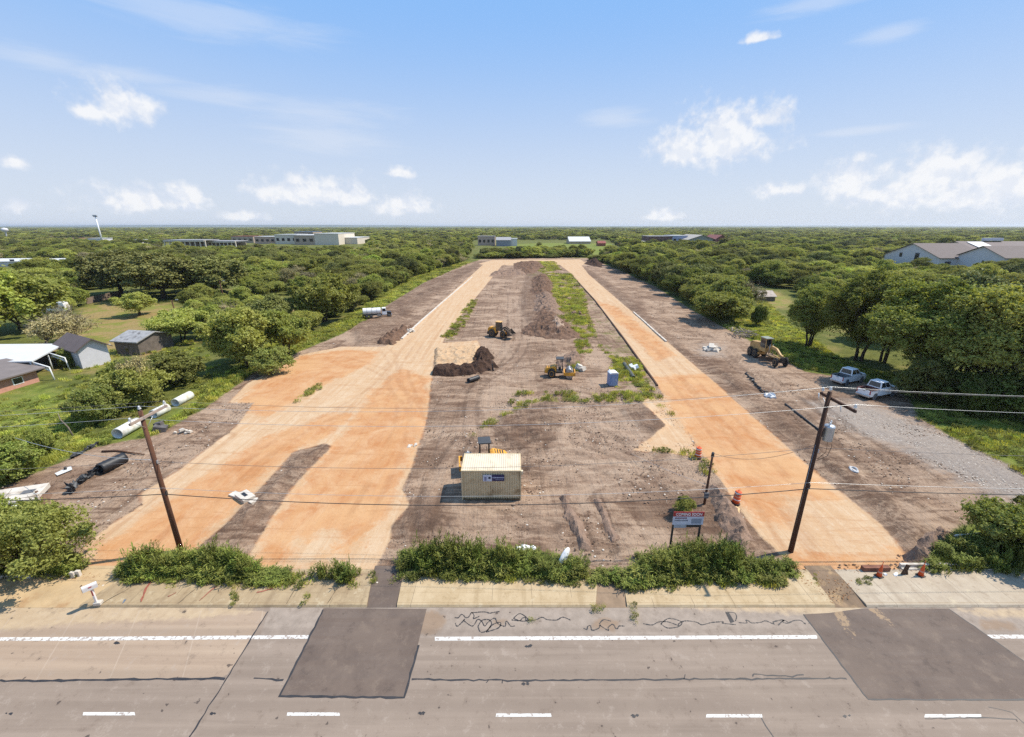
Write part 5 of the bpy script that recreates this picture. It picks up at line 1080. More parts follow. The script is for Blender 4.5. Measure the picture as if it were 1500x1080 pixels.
# --- portable toilet
def toilet(px, py, label):
    x, y = G(px, py); h = HT(py, 546.0); w_ = .8; t = empty('portable_toilet', (x, y + .8, 0), R(8), label, 'portable toilet')
    BL = mat('toilet_blue', C(126, 150, 190, .8), .5, 0, .08, 1); WR_ = mat('toilet_roof', (.80, .80, .80), .5)
    MB().box((0, 0, h * .45), (1.5, 1.5, h * .86)).build('cabin', BL, t, .06)
    MB().box((0, 0, .08), (1.6, 1.6, .16)).build('base', GREYP, t)
    MB().prism([(-.8, h * .88), (.8, h * .88), (.76, h * .93), (.45, h), (-.45, h), (-.76, h * .93)], -.8, .8).build('roof', WR_, t, .05)
    d = MB().box((0, -.765, h * .42), (1.05, .05, h * .74)).build('door', mat('toilet_door', C(140, 160, 196, .8), .5), t, .02); MB().box((.4, -.80, h * .42), (.06, .04, .3)).build('handle', WR_, d)
    MB().cyl((-.5, .5, h * .9), (-.5, .5, h * 1.08), .07).build('vent_pipe', WR_, t)
    for k in range(3): MB().box((.77, -.3 + .3 * k, h * .76), (.03, .2, .18)).build('vent_slot', GREYP, t)
toilet(898, 566.5, 'pale blue portable toilet with a white roof by the weeds')
# --- rammer
def rammer(px, py):
    x, y = G(px, py); t = empty('trench_rammer', (x, y, 0), R(12), 'thin dark upright tool with splayed foot beside the black soil heap', 'tool', None, (1, 1, 1.1))
    MB().box((.05, 0, .10), (.5, .3, .16), 0, R(10)).build('foot', DARKM, t, .03); MB().lathe([(.13, .15), (.17, .3), (.12, .4), (.16, .5), (.12, .6), (.14, .8), (.1, .9)], 12, (0, 0, 0)).build('bellows', BLACK, t)
    MB().box((-.05, 0, 1.05), (.34, .26, .36)).build('engine', DARKM, t, .03); MB().tube([(.1, .16, 1.1), (-.15, .2, 1.75), (-.15, -.2, 1.75), (.1, -.16, 1.1)], .03, 5).build('handle', DARKM, t)
rammer(722, 543)

# ------------------------------------------------------------------ poles and wires
POLE = mat('pole_wood', C(104, 68, 48, .75), .9, 0, .25, 2, .02, None, None, (3, 3, .25)); ARM = mat('arm_wood', C(168, 150, 136, .75), .9, 0, .2, 2); PORC = mat('porcelain', (.72, .72, .70), .25); GALV = mat('galvanised', (.46, .48, .50), .4, .6, .12, 2)
def pole(px, pb, pt, y0, y1, dark, label, transformer):
    x, y = G(px, pb); h = HT(pb, pt); t = empty('utility_pole', (x, y, 0), 0, label, 'utility pole', 'wooden utility poles along the verge')
    m = POLE if not dark else mat('dark_pole_wood', C(88, 58, 42, .6), .9, 0, .25, 2, .02, None, None, (3, 3, .25))
    MB().tube([(0, 0, -.4), (0, 0, h * .5), (0, 0, h)], [.22, .185, .15], 14).build('pole_shaft', m, t)
    za = h - .55; arm = MB().box((.20, (y0 + y1) / 2 - y, za), (.16, y1 - y0, .20)).build('crossarm', ARM if not dark else m, t, .01)
    pins = [(.20, y0 - y + .15, za + .1), (.20, y1 - y - .15, za + .1), (0, 0, h)]
    for p in pins: MB().lathe([(.02, 0), (.02, .12), (.10, .14), (.12, .2), (.07, .24), (.11, .27), (.06, .34), (.08, .38), (.03, .42)], 12, p).build('insulator', PORC, t)
    for s in (-1, 1): MB().cyl((.18, s * .95, za - .08), (.17, s * .1, za - .85), .022).build('arm_brace', GALV, t)
    MB().box((.20, 0, h * .66), (.10, .14, .30)).build('neutral_bracket', GALV, t); MB().box((.20, 0, h * .44), (.10, .16, .40)).build('cable_clamp', DARKM, t)
    MB().tube([(-.19, -.06, 0), (-.17, -.06, h * .7)], .012, 4).build('ground_wire', GALV, t)
    if transformer:
        zt = HT(pb, 636) - .55
        tr = MB().lathe([(.05, -.02), (.36, 0), (.38, .06), (.38, 1.15), (.40, 1.2), (.34, 1.32), (.05, 1.38)], 20, (.66, 0, zt)).build('transformer', GALV, t)
        for a in (-.15, .15): MB().lathe([(.05, 0), (.08, .05), (.05, .1), (.08, .16), (.05, .22), (.07, .28), (.03, .36)], 10, (.66 + a, a, zt + 1.3)).build('bushing', PORC, tr)
        MB().box((.26, 0, zt + .7), (.2, .2, .7)).build('hanger', DARKM, tr)
        MB().tube([(.95, -.2, zt + .2), (1.05, -.2, zt - .5), (.9, -.2, zt - 1.3), (.2, -.1, zt - 1.8)], .02, 5).build('drop_lead', DARKM, t); MB().tube([(.55, -.3, zt + .1), (.62, -.3, zt - .9), (.2, -.15, zt - 1.6)], .02, 5).build('drop_lead', DARKM, t)
        for k in (-1.1, 1.35): MB().cyl((.20, k, za - .1), (.30, k, za - .65), .05, .04).build('cutout', PORC, t); 
        MB().tube([(.3, 1.3, za - .6), (.5, .6, zt + 2.2), (.6, .15, zt + 1.6)], .014, 4).build('jumper', DARKM, t)
    return x, y, h, pins, za
La = pole(265, 806, 602, 29.7, 33.4, False, 'brown wooden pole with a pale crossarm on the left', False)
Ra = pole(1158, 808, 574, 28.4, 32.1, True, 'dark wooden pole carrying a grey transformer can on the right', True)
WIREB = mat('wire_bright', (.55, .55, .53), .4, .5); WIRED = mat('wire_dark', (.03, .03, .03), .6); WIREM = mat('wire_grey', (.16, .14, .13), .6)
def cat_(p, q, sag, n=20): 
    return [(p[0] + (q[0] - p[0]) * u, p[1] + (q[1] - p[1]) * u, p[2] + (q[2] - p[2]) * u - 4 * sag * u * (1 - u)) for u in [i / n for i in range(n + 1)]]
def wire(name, pts, r, m, label, cat='cable', group=None):
    return tag(MB().tube(pts, r, 5).build(name, m), label, cat, group)
lx, ly, lh, lp, lza = La; rx_, ry_, rh, rp, rza = Ra
for i, lab in ((0, 'thin power line on the near insulators of both crossarms'), (1, 'thin power line on the far insulators of both crossarms'), (2, 'thin power line on the pole top insulators')):
    a = (lx + lp[i][0], ly + lp[i][1], lp[i][2] + .40); b = (rx_ + rp[i][0], ry_ + rp[i][1], rp[i][2] + .40)
    l2, r2 = (a[0] - 55, a[1] - 1.0, a[2] - .4), (b[0] + 58, b[1] + .6, b[2] - .2)
    wire('power_line', cat_(l2, a, 1.0) + cat_(a, b, 1.15)[1:] + cat_(b, r2, 1.0)[1:], .013, WIREB if i != 1 else WIREM, lab, 'power line', 'bare power lines strung between the poles')
def hz(px, pb, py, d): return CAMH - d * math.tan(TH + math.atan((py - 540) / FPX))
zl, zr = hz(0, 0, 676, ly), hz(0, 0, 656, ry_)
wire('neutral_line', cat_((lx - 55, ly, zl - .5), (lx + .2, ly, zl), .9) + cat_((lx + .2, ly, zl), (rx_ + .2, ry_, zr), 1.2)[1:] + cat_((rx_ + .2, ry_, zr), (rx_ + 58, ry_, zr - .3), .8)[1:], .016, WIREM, 'grey neutral line about two thirds up both poles', 'power line')
for dy, r, m, lab, sg in ((-3, .014, WIREB, 'thin bright strand just above the black telephone cable', 1.05), (6, .034, WIRED, 'thick black telephone cable sagging between the poles', 1.35)):
    zl, zr = hz(0, 0, 716 + dy, ly), hz(0, 0, 708 + dy, ry_)
    wire('telephone_cable', cat_((lx - 55, ly - .2, zl + .0), (lx + .22, ly - .2, zl), .9) + cat_((lx + .22, ly - .2, zl), (rx_ + .22, ry_ - .2, zr), sg)[1:] + cat_((rx_ + .22, ry_ - .2, zr), (rx_ + 58, ry_ - .2, zr), .7)[1:], r, m, lab)
zl = hz(0, 0, 674, ly); wire('service_wire', cat_((lx - .2, ly, zl), (lx - 26, ly + 12, zl - 4.2), .6), .022, WIREB, 'white service wire running left from the left pole', 'cable')
# short service post with drooping wire
sx, sy = G(1031, 742); shp = HT(742, 664); t = empty('service_post', (sx, sy, 0), 0, 'short weathered wooden post beside the orange street bed', 'post')
MB().tube([(0, 0, -.2), (.05, 0, shp)], [.13, .10], 10).build('post_shaft', POLE, t); MB().cyl((.05, 0, shp - .35), (.05, 0, shp + .08), .16, .12, 10).build('weatherhead', DARKM, t); MB().box((.0, -.14, 1.4), (.4, .18, .6)).build('meter_box', GREYP, t)
wire('drop_wire', cat_((sx + .05, sy, shp), (rx_, ry_, hz(0, 0, 650, ry_)), 1.0), .016, WIREM, 'thin wire drooping from the short post to the right pole')
wire('stay_wire', cat_((sx - .1, sy, shp * .42), G(925, 668) + (.3,), .2), .014, WIREB, 'pale stay wire running left from the short post')
# ------------------------------------------------------------------ small things about the site
CONC = mat('pale_concrete', C(216, 206, 192, .8), .9, 0, .15, 1.2, .01, C(170, 152, 130, .7)); PIPEW = mat('pipe_white', (.72, .71, .66), .6, 0, .06, 1, 0, (.5, .45, .36)); BLKP = mat('black_plastic', (.018, .018, .02), .5, 0, .3, 2)
ORG = mat('safety_orange', (.62, .09, .02), .55, 0, .1, 3, 0, (.35, .08, .03)); BAND = mat('reflective_band', (.7, .68, .66), .4)
def pipe(name, px0, py0, px1, py1, r, m, label, group=None, ribs=False, wall=.09):
    a, b = Vector((*G(px0, py0), r)), Vector((*G(px1, py1), r)); L = (b - a).length; d = math.atan2(b.y - a.y, b.x - a.x)
    n = max(2, int(L / .24)) if ribs else 1; out = []
    for i in range(n + 1):
        rr = r * (1.06 if ribs and i % 2 else 1.0); out.append((rr, L * i / n))
    prof = [(r - wall, L)] ; pr = [(r * .9 - wall * .2, L * .02)] + out + [(r - wall, L), (r - wall, L * .0 + .01)]
    pr = out + [(r - wall, L), (r - wall, 0.0), out[0]]
    bld = MB(); rings = []
    for rr, hh in pr: rings.append([bld.bm.verts.new((hh, rr * math.cos(t), rr * math.sin(t))) for t in [2 * math.pi * k / 20 for k in range(20)]])
    for A_, B_ in zip(rings, rings[1:]):
        for k in range(20):
            f = bld.bm.faces.new((A_[k], A_[(k + 1) % 20], B_[(k + 1) % 20], B_[k])); f.smooth = True
    bmesh.ops.remove_doubles(bld.bm, verts=bld.bm.verts[:], dist=1e-4)
    o = bld.build(name, m); o.location = a; o.rotation_euler = (0, 0, d); return tag(o, label, 'pipe', group)
gp = 'white drainage pipes lying in the grass'
pipe('drainage_pipe', 174, 643, 204, 626, .74, PIPEW, 'white drainage pipe nearest the left pole, dark open end showing', gp); pipe('drainage_pipe', 226, 613, 246, 603, .66, PIPEW, 'white drainage pipe lying in the middle of the row of three', gp); pipe('drainage_pipe', 258, 596, 280, 584, .66, PIPEW, 'white drainage pipe farthest up the grass strip', gp)
pipe('drainage_pipe', 386, 529, 396, 527, .42, PIPEW, 'short white pipe stub at the edge of the orange limestone', None)
pipe('corrugated_pipe', 148, 694, 184, 677, .62, BLKP, 'black corrugated pipe on the sandy ground left of the left pole', None, True); pipe('corrugated_pipe', 686, 561, 701, 556, .42, BLKP, 'short black pipe on the soil below the dark soil heap', None, True)
pipe('corrugated_pipe', 914, 535, 928, 556, .36, mat('grey_pipe', (.075, .08, .065), .7, 0, .2, 2), 'dark grey pipe lying in the weeds right of the toilet', None, True); pipe('black_pipe', 1150, 593, 1202, 633, .14, BLKP, 'long thin black pipe on the soil ending behind the right pole', None, False, .03)
def bank(px_poly, hgt, edge, m, label, seed, step=.4, rough=1.0):
    """heap of loose soil with a ragged footprint, gullied sides and broken top"""
    W_ = np.array(GP(px_poly)); x0, y0 = W_.min(0) - 1.2; x1, y1 = W_.max(0) + 1.2; step = max(step, (x1 - x0) / 120)
    gx_, gy_ = np.meshgrid(np.arange(x0, x1, step), np.arange(y0, y1, step)); sx_, sy_ = gx_.ravel(), gy_.ravel()
    sd_ = sdf(W_, sx_, sy_) + (fbm(sx_ * .7 + seed, sy_ * .7, 3, seed) - .5) * min(2.2, edge * 1.1)
    u = np.clip(sd_ / edge, 0, 1); u = u * u * (3 - 2 * u) * .35 + .65 * u ** .8
    rg_ = 1 - 2 * np.abs(fbm(sx_ * .45 + 3 * seed, sy_ * .45 + seed, 4, seed + 3) - .5)
    z = np.where(sd_ > 0, u * hgt * (.25 + .9 * rg_ ** 1.6) + rough * .35 * min(1, hgt) * (fbm(sx_ * 2.1, sy_ * 2.1, 3, seed + 8) - .4) * np.clip(u * 4, 0, 1), -.15)
    sh = gx_.shape; id_ = np.arange(sx_.size).reshape(sh); fq = np.stack([id_[:-1, :-1], id_[:-1, 1:], id_[1:, 1:], id_[1:, :-1]], -1).reshape(-1, 4)
    fq = fq[(sd_[fq] > -.1).any(1)]; used, inv = np.unique(fq.ravel(), return_inverse=True); c_ = W_.mean(0)
    me = bpy.data.meshes.new('dirt_pile'); me.from_pydata([(sx_[i] - c_[0], sy_[i] - c_[1], z[i]) for i in used], [], inv.reshape(-1, 4).tolist()); me.materials.append(m)
    o = link('dirt_pile', me); o.location = (c_[0], c_[1], 0); return tag(o, label, 'soil heap')
def soil(name, a, b_, c_):
    m, t, p, out = new_mat(name); co = t.n('ShaderNodeTexCoord').outputs['Object']; n1 = t.noise(co, 1.1, 6, .7); n2 = t.noise(co, 5, 5, .7)
    c = t.mix(t.step(n1, .35, .65, False), a, b_); c = t.mix(t.m('MULTIPLY', t.step(n2, .55, .7), .7), c, c_); t.put(p.inputs['Base Color'], c); p.inputs['Roughness'].default_value = .95; p.inputs['Specular IOR Level'].default_value = .1
    bn = t.n('ShaderNodeBump', None, Strength=.9, Distance=.25, Height=t.m('ADD', n1, t.m('MULTIPLY', n2, .5))); t.l.new(bn.outputs[0], p.inputs['Normal']); return m
SBLK = soil('black_soil', C(74, 57, 49, .65), C(104, 82, 70, .65), C(132, 104, 88, .65)); SBRN = soil('brown_soil', C(118, 92, 76, .65), C(156, 126, 106, .65), C(92, 70, 57, .65)); SPAL = soil('pale_soil', C(186, 158, 136, .7), C(204, 178, 156, .7), C(160, 132, 112, .7)); SGRY = soil('grey_soil', C(140, 115, 99, .68), C(178, 150, 130, .68), C(104, 83, 70, .68))
CALI = soil('pad_limestone', C(232, 190, 146, KG), C(244, 212, 174, KG), C(214, 164, 116, KG))
bank([(634, 548), (637, 512), (702, 508), (699, 545)], .75, .7, CALI, 'raised pale limestone pad behind the black soil face', 31, .25, .15); bank([(632, 551), (633, 543), (660, 541), (696, 540), (697, 549), (665, 552)], 1.35, .8, SBLK, 'long black soil face along the front of the raised limestone pad', 1, .2)
bank([(684, 546), (690, 524), (703, 510), (716, 515), (728, 538), (705, 549)], 2.3, 2.4, SBLK, 'black soil heap with a peak at the right end of the black face', 2, .25)
bank([(550, 504), (574, 488), (604, 478), (594, 492), (575, 506)], 1.8, 2.0, SBRN, 'small brown soil heap at the corner of the pale street bed', 3, .3)
bank([(762, 490), (778, 470), (786, 450), (802, 446), (828, 470), (856, 494), (820, 498)], 1.7, 4.5, SBRN, 'brown soil mound at the near end of the weedy ridge', 4); bank([(799, 482), (804, 460), (826, 472), (838, 488), (812, 494)], 2.1, 3.0, SPAL, 'pale clay face on the near mound of the ridge', 5)
bank([(778, 456), (783, 434), (800, 426), (818, 440), (824, 462), (800, 470)], 1.8, 4, SGRY, 'grey brown mound halfway along the ridge', 6); bank([(774, 430), (778, 408), (800, 400), (814, 420), (806, 442)], 2.0, 5, SBRN, 'dark brown mound on the far half of the ridge', 8, .6)
bank([(754, 400), (752, 386), (792, 384), (800, 392), (782, 402)], 1.9, 7, SBRN, 'brown soil heap at the far crossing', 10, .8); bank([(856, 387), (864, 379), (884, 384), (880, 392)], 4.0, 9, SBLK, 'dark soil heap by the scrub at the far right corner', 11, .7); bank([(716, 405), (722, 399), (772, 396), (770, 403)], 1.6, 4, SGRY, 'long low soil bank below the far crossing', 12, .8)
bank([(812, 532), (830, 518), (852, 520), (858, 535), (835, 542)], 1.4, 2.2, SGRY, 'low grey heap behind the drum roller', 13, .3); bank([(1322, 822), (1345, 790), (1375, 772), (1398, 785), (1352, 828)], 1.5, 1.6, SGRY, 'broken grey soil bank at the right foot of the orange street', 15, .25)

bank([(28, 737), (50, 714), (76, 710), (74, 736), (55, 746)], 1.4, 1.4, SBRN, 'dark soil bank above the concrete culvert head', 20, .22); bank([(1040, 748), (1030, 712), (1060, 718), (1086, 755), (1112, 796), (1092, 814), (1058, 802)], 1.1, 1.4, SGRY, 'rough brown bank around the announcement board', 22, .25)
bank([(816, 728), (832, 724), (866, 804), (848, 808)], .6, .8, SGRY, 'low stony spoil row right of the storage container', 17, .2); bank([(868, 730), (880, 729), (908, 792), (894, 796)], .45, .6, SGRY, 'second low spoil row, nearer the announcement board', 25, .2)

# scattered clods and stones on the soil: nobody could count them
STN = bpy.data.collections.new('stone_sources')
for i, (m, sd_) in enumerate(((SGRY, 1), (SPAL, 2), (SBRN, 3), (CONC, 4))):
    bm = bmesh.new(); bmesh.ops.create_icosphere(bm, subdivisions=1, radius=.5); rr = random.Random(sd_)
    for v in bm.verts: v.co *= rr.uniform(.6, 1.2); v.co.z *= .7
    me = bpy.data.meshes.new('stone'); bm.to_mesh(me); bm.free(); me.materials.append(m); STN.objects.link(bpy.data.objects.new(f's{i}_stone', me))
P = scatter(SITE, .42, [(LROAD, -.0), (RROAD, -.0)], grow=.007, dmax=330); P = P[fbm(P[:, 0] * .3, P[:, 1] * .3, 3, 41) > .45]
s = .05 + .24 * rng.uniform(0, 1, len(P)) ** 2.2 * np.maximum(.8, .009 * P[:, 1]); s = np.where(rng.uniform(0, 1, len(P)) < .03, s * 1.8, s)
mass('gravel', P, np.stack([s * rng.uniform(.8, 1.5, len(P)), s, s * .7], -1), rng.choice([0, 0, 0, 2, 2, 1, 1, 3], len(P)), STN, 'clods and stones strewn over the graded soil')
P = scatter(GRAVEL[0], .5, [], grow=.006); s = rng.uniform(.08, .22, len(P)); mass('gravel_bed', P, np.stack([s, s, s * .6], -1), rng.choice([3, 1, 3], len(P)), STN, 'loose grey gravel of the right-hand entrance')
P = scatter([(1290, 838), (1340, 818), (1400, 775), (1380, 770), (1330, 800)], .45, []); s = rng.uniform(.12, .45, len(P)); mass('rubble', P, np.stack([s, s, s * .7], -1), rng.choice([0, 0, 2], len(P)), STN, 'broken soil rubble along the right foot of the orange street')
P = np.concatenate([scatter([(170, 850), (550, 850), (550, 838), (170, 838)], .28, []), scatter([(575, 848), (1180, 846), (1180, 834), (575, 836)], .28, []), scatter([(1225, 838), (1600, 836), (1600, 826), (1225, 828)], .3, [])]); s = .04 + .2 * rng.uniform(0, 1, len(P)) ** 2; mass('spilled_dirt', P, np.stack([s * 1.4, s, s * .6], -1), rng.choice([0, 2, 2, 1], len(P)), STN, 'crumbs of soil spilled along the back edge of the verge', z=.05)
STN2 = bpy.data.collections.new('clod_sources')
for o_ in list(STN.objects)[:1]:
    m_ = o_.data.copy(); m_.materials.clear(); m_.materials.append(soil('orange_soil', C(222, 156, 104, KG), C(238, 188, 140, KG), C(200, 134, 86, KG))); STN2.objects.link(bpy.data.objects.new('orange_clod', m_))
P = np.concatenate([scatter([(1165, 848), (1260, 848), (1262, 862), (1235, 884), (1215, 884), (1190, 862)], .22, []), scatter([(1165, 834), (1340, 834), (1340, 842), (1165, 846)], .3, []), scatter([(70, 850), (190, 846), (190, 834), (90, 838)], .3, [])]); s = .03 + .10 * rng.uniform(0, 1, len(P)) ** 2; mass('spilled_caliche', P, np.stack([s * 1.5, s, s * .5], -1), np.zeros(len(P)), STN2, 'orange crumbs spilled where the street beds meet the driveways', z=.04)
def rubble(name, px, py, wpx, dpx, n, smin, smax, m, label, seed, flat=.6, cat='rubble'):
    """one heap of broken pieces leaning on each other"""
    x, y = G(px, py); rr = random.Random(seed); a = wpx / SC(py) / 2; d = dpx / SC(py) / 2; b = MB()
    for i in range(n):
        u, t_ = math.sqrt(rr.random()), rr.uniform(0, 6.28); s_ = rr.uniform(smin, smax)
        b.box((a * u * math.cos(t_), d * u * math.sin(t_), s_ * flat * (.4 + 1.2 * (1 - u))), (s_ * rr.uniform(1, 1.8), s_, s_ * flat), rr.uniform(0, 3), rr.uniform(-.5, .5), rr.uniform(-.5, .5), (rr.uniform(.6, 1), rr.uniform(.6, 1)))
    o = b.build(name, m); o.location = (x, y, 0); return tag(o, label, cat)
rubble('rubble_pile', 1041, 513, 20, 22, 16, .5, 1.2, CONC, 'white broken concrete heap at the edge of the right woods', 1); rubble('rubble_pile', 602, 486, 14, 12, 7, .4, .9, CONC, 'pale concrete lumps beside the pale street bed', 5)
rubble('rubble_pile', 848, 541, 12, 14, 6, .6, 1.3, CONC, 'pale broken slab behind the drum roller', 2); rubble('rubble_pile', 928, 541, 12, 8, 3, .7, 1.2, WHITE, 'white sheet scraps in the weeds by the grey pipe', 3); rubble('rubble_pile', 606, 653, 14, 10, 7, .2, .5, CONC, 'pale concrete washout beside the orange bed', 4, .25)
rubble('rubble_pile', 268, 634, 40, 10, 8, .2, .5, CONC, 'white rubble on the sandy edge right of the left pole', 6); rubble('rubble_pile', 420, 458, 10, 6, 5, .4, 1., CONC, 'pale rubble in a gap of the left thicket', 7); rubble('rubble_pile', 845, 460, 16, 20, 6, .5, 1.2, SGRY, 'grey clods among the ridge weeds', 8)
rubble('debris_pile', 1300, 842, 30, 9, 9, .10, .24, WHITE, 'white broken plastic bits between the two cones', 9, .4, 'debris'); rubble('rubble_pile', 772, 806, 22, 8, 5, .3, .6, WHITE, 'white sheet scraps deep in the tall weeds', 10, .3)  # white broken bits by the cones, white scraps in the weeds
def brushpile(px, py, label):
    x, y = G(px, py); rr = random.Random(4); b = MB()
    for i in range(46):
        a = rr.uniform(0, 6.28); L = rr.uniform(1, 3.4); c = Vector((rr.uniform(-2.2, 2.2), rr.uniform(-3.2, 3.2), rr.uniform(.2, 1.5))); e = rr.uniform(-.35, .5); dv = Vector((math.cos(a) * math.cos(e), math.sin(a) * math.cos(e), math.sin(e))) * L / 2
        p, q = c - dv, c + dv; p.z = max(.05, p.z); q.z = max(.05, q.z); b.cyl(p, q, rr.uniform(.05, .16), rr.uniform(.03, .1), 5)
    o = b.build('brush_pile', mat('dead_wood', C(176, 160, 142, .7), .9, 0, .35, 1.2)); o.location = (x, y, 0); tag(o, label, 'brush pile')
brushpile(1086, 492, 'pale pile of brush and broken boards behind the motor grader')
# barrels and cones
def barrel(px, py, label, tilt=0.0):
    x, y = G(px, py); t = empty('traffic_barrel', (x, y, 0), 0, label, 'traffic barrel', None, (1, 1, 1.35)); t.rotation_euler = (0, tilt, .4)
    MB().lathe([(.44, 0), (.44, .10), (.32, .12)], 18).build('rubber_base', BLACK, t); MB().lathe([(.36, .1), (.355, .38), (.34, .40), (.335, .68), (.32, .70), (.315, 1.0), (.28, 1.06)], 18).build('drum_body', ORG, t)
    for z in (.34, .62, .88): MB().lathe([(.372 - .05 * z, z), (.372 - .05 * z, z + .10)], 18).build('reflective_band', BAND if z != .62 else mat('band_faded', (.66, .25, .15), .5), t)
    MB().tube([(-.1, 0, 1.08), (-.1, 0, 1.2), (.1, 0, 1.2), (.1, 0, 1.08)], .025, 5).build('handle', ORG, t)
barrel(1022, 671, 'orange traffic barrel at the corner of the orange bed by the short post'); barrel(1077, 738, 'orange traffic barrel leaning beside the orange bed, nearer the board', R(8))
def cone(px, py, label):
    x, y = G(px, py); t = empty('traffic_cone', (x, y, .04), .3, label, 'traffic cone', None, (1, 1, 1.35)); MB().box((0, 0, .03), (.5, .5, .06)).build('rubber_base', BLACK, t, .02)
    MB().lathe([(.20, .06), (.06, .78), (.05, .80)], 16).build('cone_body', ORG, t); MB().lathe([(.155, .30), (.125, .44)], 16).build('reflective_band', mat('cone_band', (.55, .3, .24), .5), t); MB().cyl((0, 0, .8), (0, 0, 1.1), .03, .02, 8).build('tip', ORG, t)
cone(1287, 845, 'orange cone at the left end of the grey verge'); cone(1348, 844, 'orange cone standing alone further right on the grey verge')
x, y = G(1324, 842); o = tag(MB().box((0, 0, .5), (.3, .10, 1.0), 0, R(12)).box((.12, 0, .35), (.14, .12, .7), 0, R(-20)).build('wooden_stake', mat('dark_wood', C(96, 70, 50, .6), .9, 0, .3, 3)), 'dark splintered stake between the two cones', 'stake'); o.location = (x, y, 0)
x0, y0 = G(1262, 836); tag(MB().box((x0 + 1.1, y0, .22), (2.2, .35, .4)).build('wooden_plank', mat('red_plank', C(150, 100, 78, .65), .9, 0, .3, 2)), 'reddish plank lying behind the left cone', 'plank')
tag(MB().box((G(1300, 832)[0] + 14, y0 + .35, .18), (26, .22, .42)).box((G(1300, 832)[0] + 14, y0 + .12, .05), (26, .24, .16)).build('low_wall', CONC, bevel=.02), 'low concrete kerb wall behind the grey verge', 'wall')
xk = G(20, 846); tag(MB().box((xk[0] - 3, xk[1], .12), (9, .25, .36)).build('low_wall', CONC, bevel=.02), 'low concrete ledge under the left driveway shrub', 'wall')
for i, (px, py) in enumerate(((108, 846), (116, 844))):
    x, y = G(px, py); tag(MB().box((x, y, .25), (.35, .22, .6)).build('concrete_block', CONC, bevel=.02), ('pale concrete block at the inner edge of the sandy driveway', 'second pale block tight behind the driveway block')[i], 'block')
# pipe rail on the right
x0, y0 = G(1392, 800); t = empty('barrier_rail', (x0, y0, 0), R(4), 'white pipe barrier rail in the weeds on the right', 'barrier rail')
MB().cyl((0, 0, 1.15), (4.0, 0, 1.25), .07).build('rail', PIPEW, t); MB().cyl((.25, 0, -.1), (.25, 0, 1.15), .09).build('post', PIPEW, t); MB().cyl((3.8, 0, -.1), (3.8, 0, 1.2), .07).build('post', PIPEW, t); MB().box((.25, 0, .5), (.3, .1, .7)).build('bracket', GALV, t)
# mailbox
x, y = G(143, 886, .03); t = empty('mailbox', (x, y, .04), R(8), 'white mailbox on a white post by the road, dark open end', 'mailbox', None, (1, 1, 1.35))
MB().box((0, 0, .55), (.13, .13, 1.15)).build('post', mat('mail_white', (.72, .68, .66), .5, 0, .1, 3, 0, (.5, .42, .36)), t, .01); MB().box((.05, .05, .09), (.5, .36, .2)).build('stone_base', CONC, t, .04)
bx = MB(); pr = [(.17 * math.cos(a), 1.36 + .17 * math.sin(a)) for a in [math.pi * i / 10 for i in range(11)]] + [(-.17, 1.14), (.17, 1.14)]; bx.prism(pr, -.55, .42, 'X'); box_ = bx.build('box', mat('mailbox_white', (.60, .57, .55), .45, 0, .05, 2), t); box_.rotation_euler = (0, 0, R(38)); box_.scale = (.85, .85, .85); box_.location = (0, 0, .16) 
MB().prism([(a * .88, 1.14 + (b_ - 1.14) * .9 + .012) for a, b_ in pr], -.575, -.555, 'X').build('door', mat('mailbox_dark', (.05, .045, .045), .6), box_); MB().box((-.05, -.185, 1.36), (.22, .02, .06)).build('flag', RED, box_); MB().box((0, -.075, .85), (.10, .02, .34)).build('number_strip', mat('strip_red', (.42, .08, .07), .6), t)
# announcement board
xa, ya = G(979, 815); xb = xa + 43 / (FPX / (ya * CT + (CAMH - 3.6) * ST)); t = empty('announcement_board', (xa, ya, 0), 0, 'red and white coming soon board on two black posts', 'sign'); Wd = xb - xa
z1, z2, z3, z4 = HT(815, 750), HT(815, 756.5), HT(815, 768.5), HT(815, 773)
for xx in (.06, Wd - .12): MB().box((xx, .06, z2 / 2 - .1), (.14, .12, z2 + .2)).build('post', DARKM, t)
top_ = MB().box((Wd / 2, 0, (z1 + z2) / 2), (Wd + .1, .06, z1 - z2)).build('red_panel', mat('sign_red', (.33, .03, .03), .5), t); bot = MB().box((Wd / 2, 0, (z3 + z2) / 2 - .002), (Wd + .1, .06, z2 - z3 - .004)).build('white_panel', mat('sign_white', (.50, .51, .57), .5), t)
MB().box((Wd * .25, 0, (z3 + z4) / 2 - .004), (Wd * .42, .06, z3 - z4 - .008)).build('small_panel', mat('sign_grey', (.36, .37, .40), .5), t); MB().box((Wd * .70, .02, (z3 + z4) / 2), (Wd * .46, .05, (z3 - z4) * .7)).build('crossbar', DARKM, t)
def text(body, w_, h_, loc, m, parent, name='lettering'):
    cu = bpy.data.curves.new(name, 'FONT'); cu.body = body; cu.extrude = .004; cu.offset = .012; tmp = bpy.data.objects.new(name, cu)
    COL.objects.link(tmp); dg = bpy.context.evaluated_depsgraph_get(); me = bpy.data.meshes.new_from_object(tmp.evaluated_get(dg)); bpy.data.objects.remove(tmp)
    co = np.array([v.co for v in me.vertices]); mn, mx = co.min(0), co.max(0); 
    for v in me.vertices: v.co = Vector(((v.co.x - mn[0]) / (mx[0] - mn[0]) * w_ + loc[0], loc[1] - v.co.z, (v.co.y - mn[1]) / (mx[1] - mn[1]) * h_ + loc[2]))
    me.materials.clear(); me.materials.append(m); return link(name, me, parent)
text('COMING SOON', Wd * .88, (z1 - z2) * .62, (Wd * .06, -.040, z2 + (z1 - z2) * .2), mat('letter_white', (.8, .78, .76), .5), top_)
rr = random.Random(2); e = MB(); xx = Wd * .05
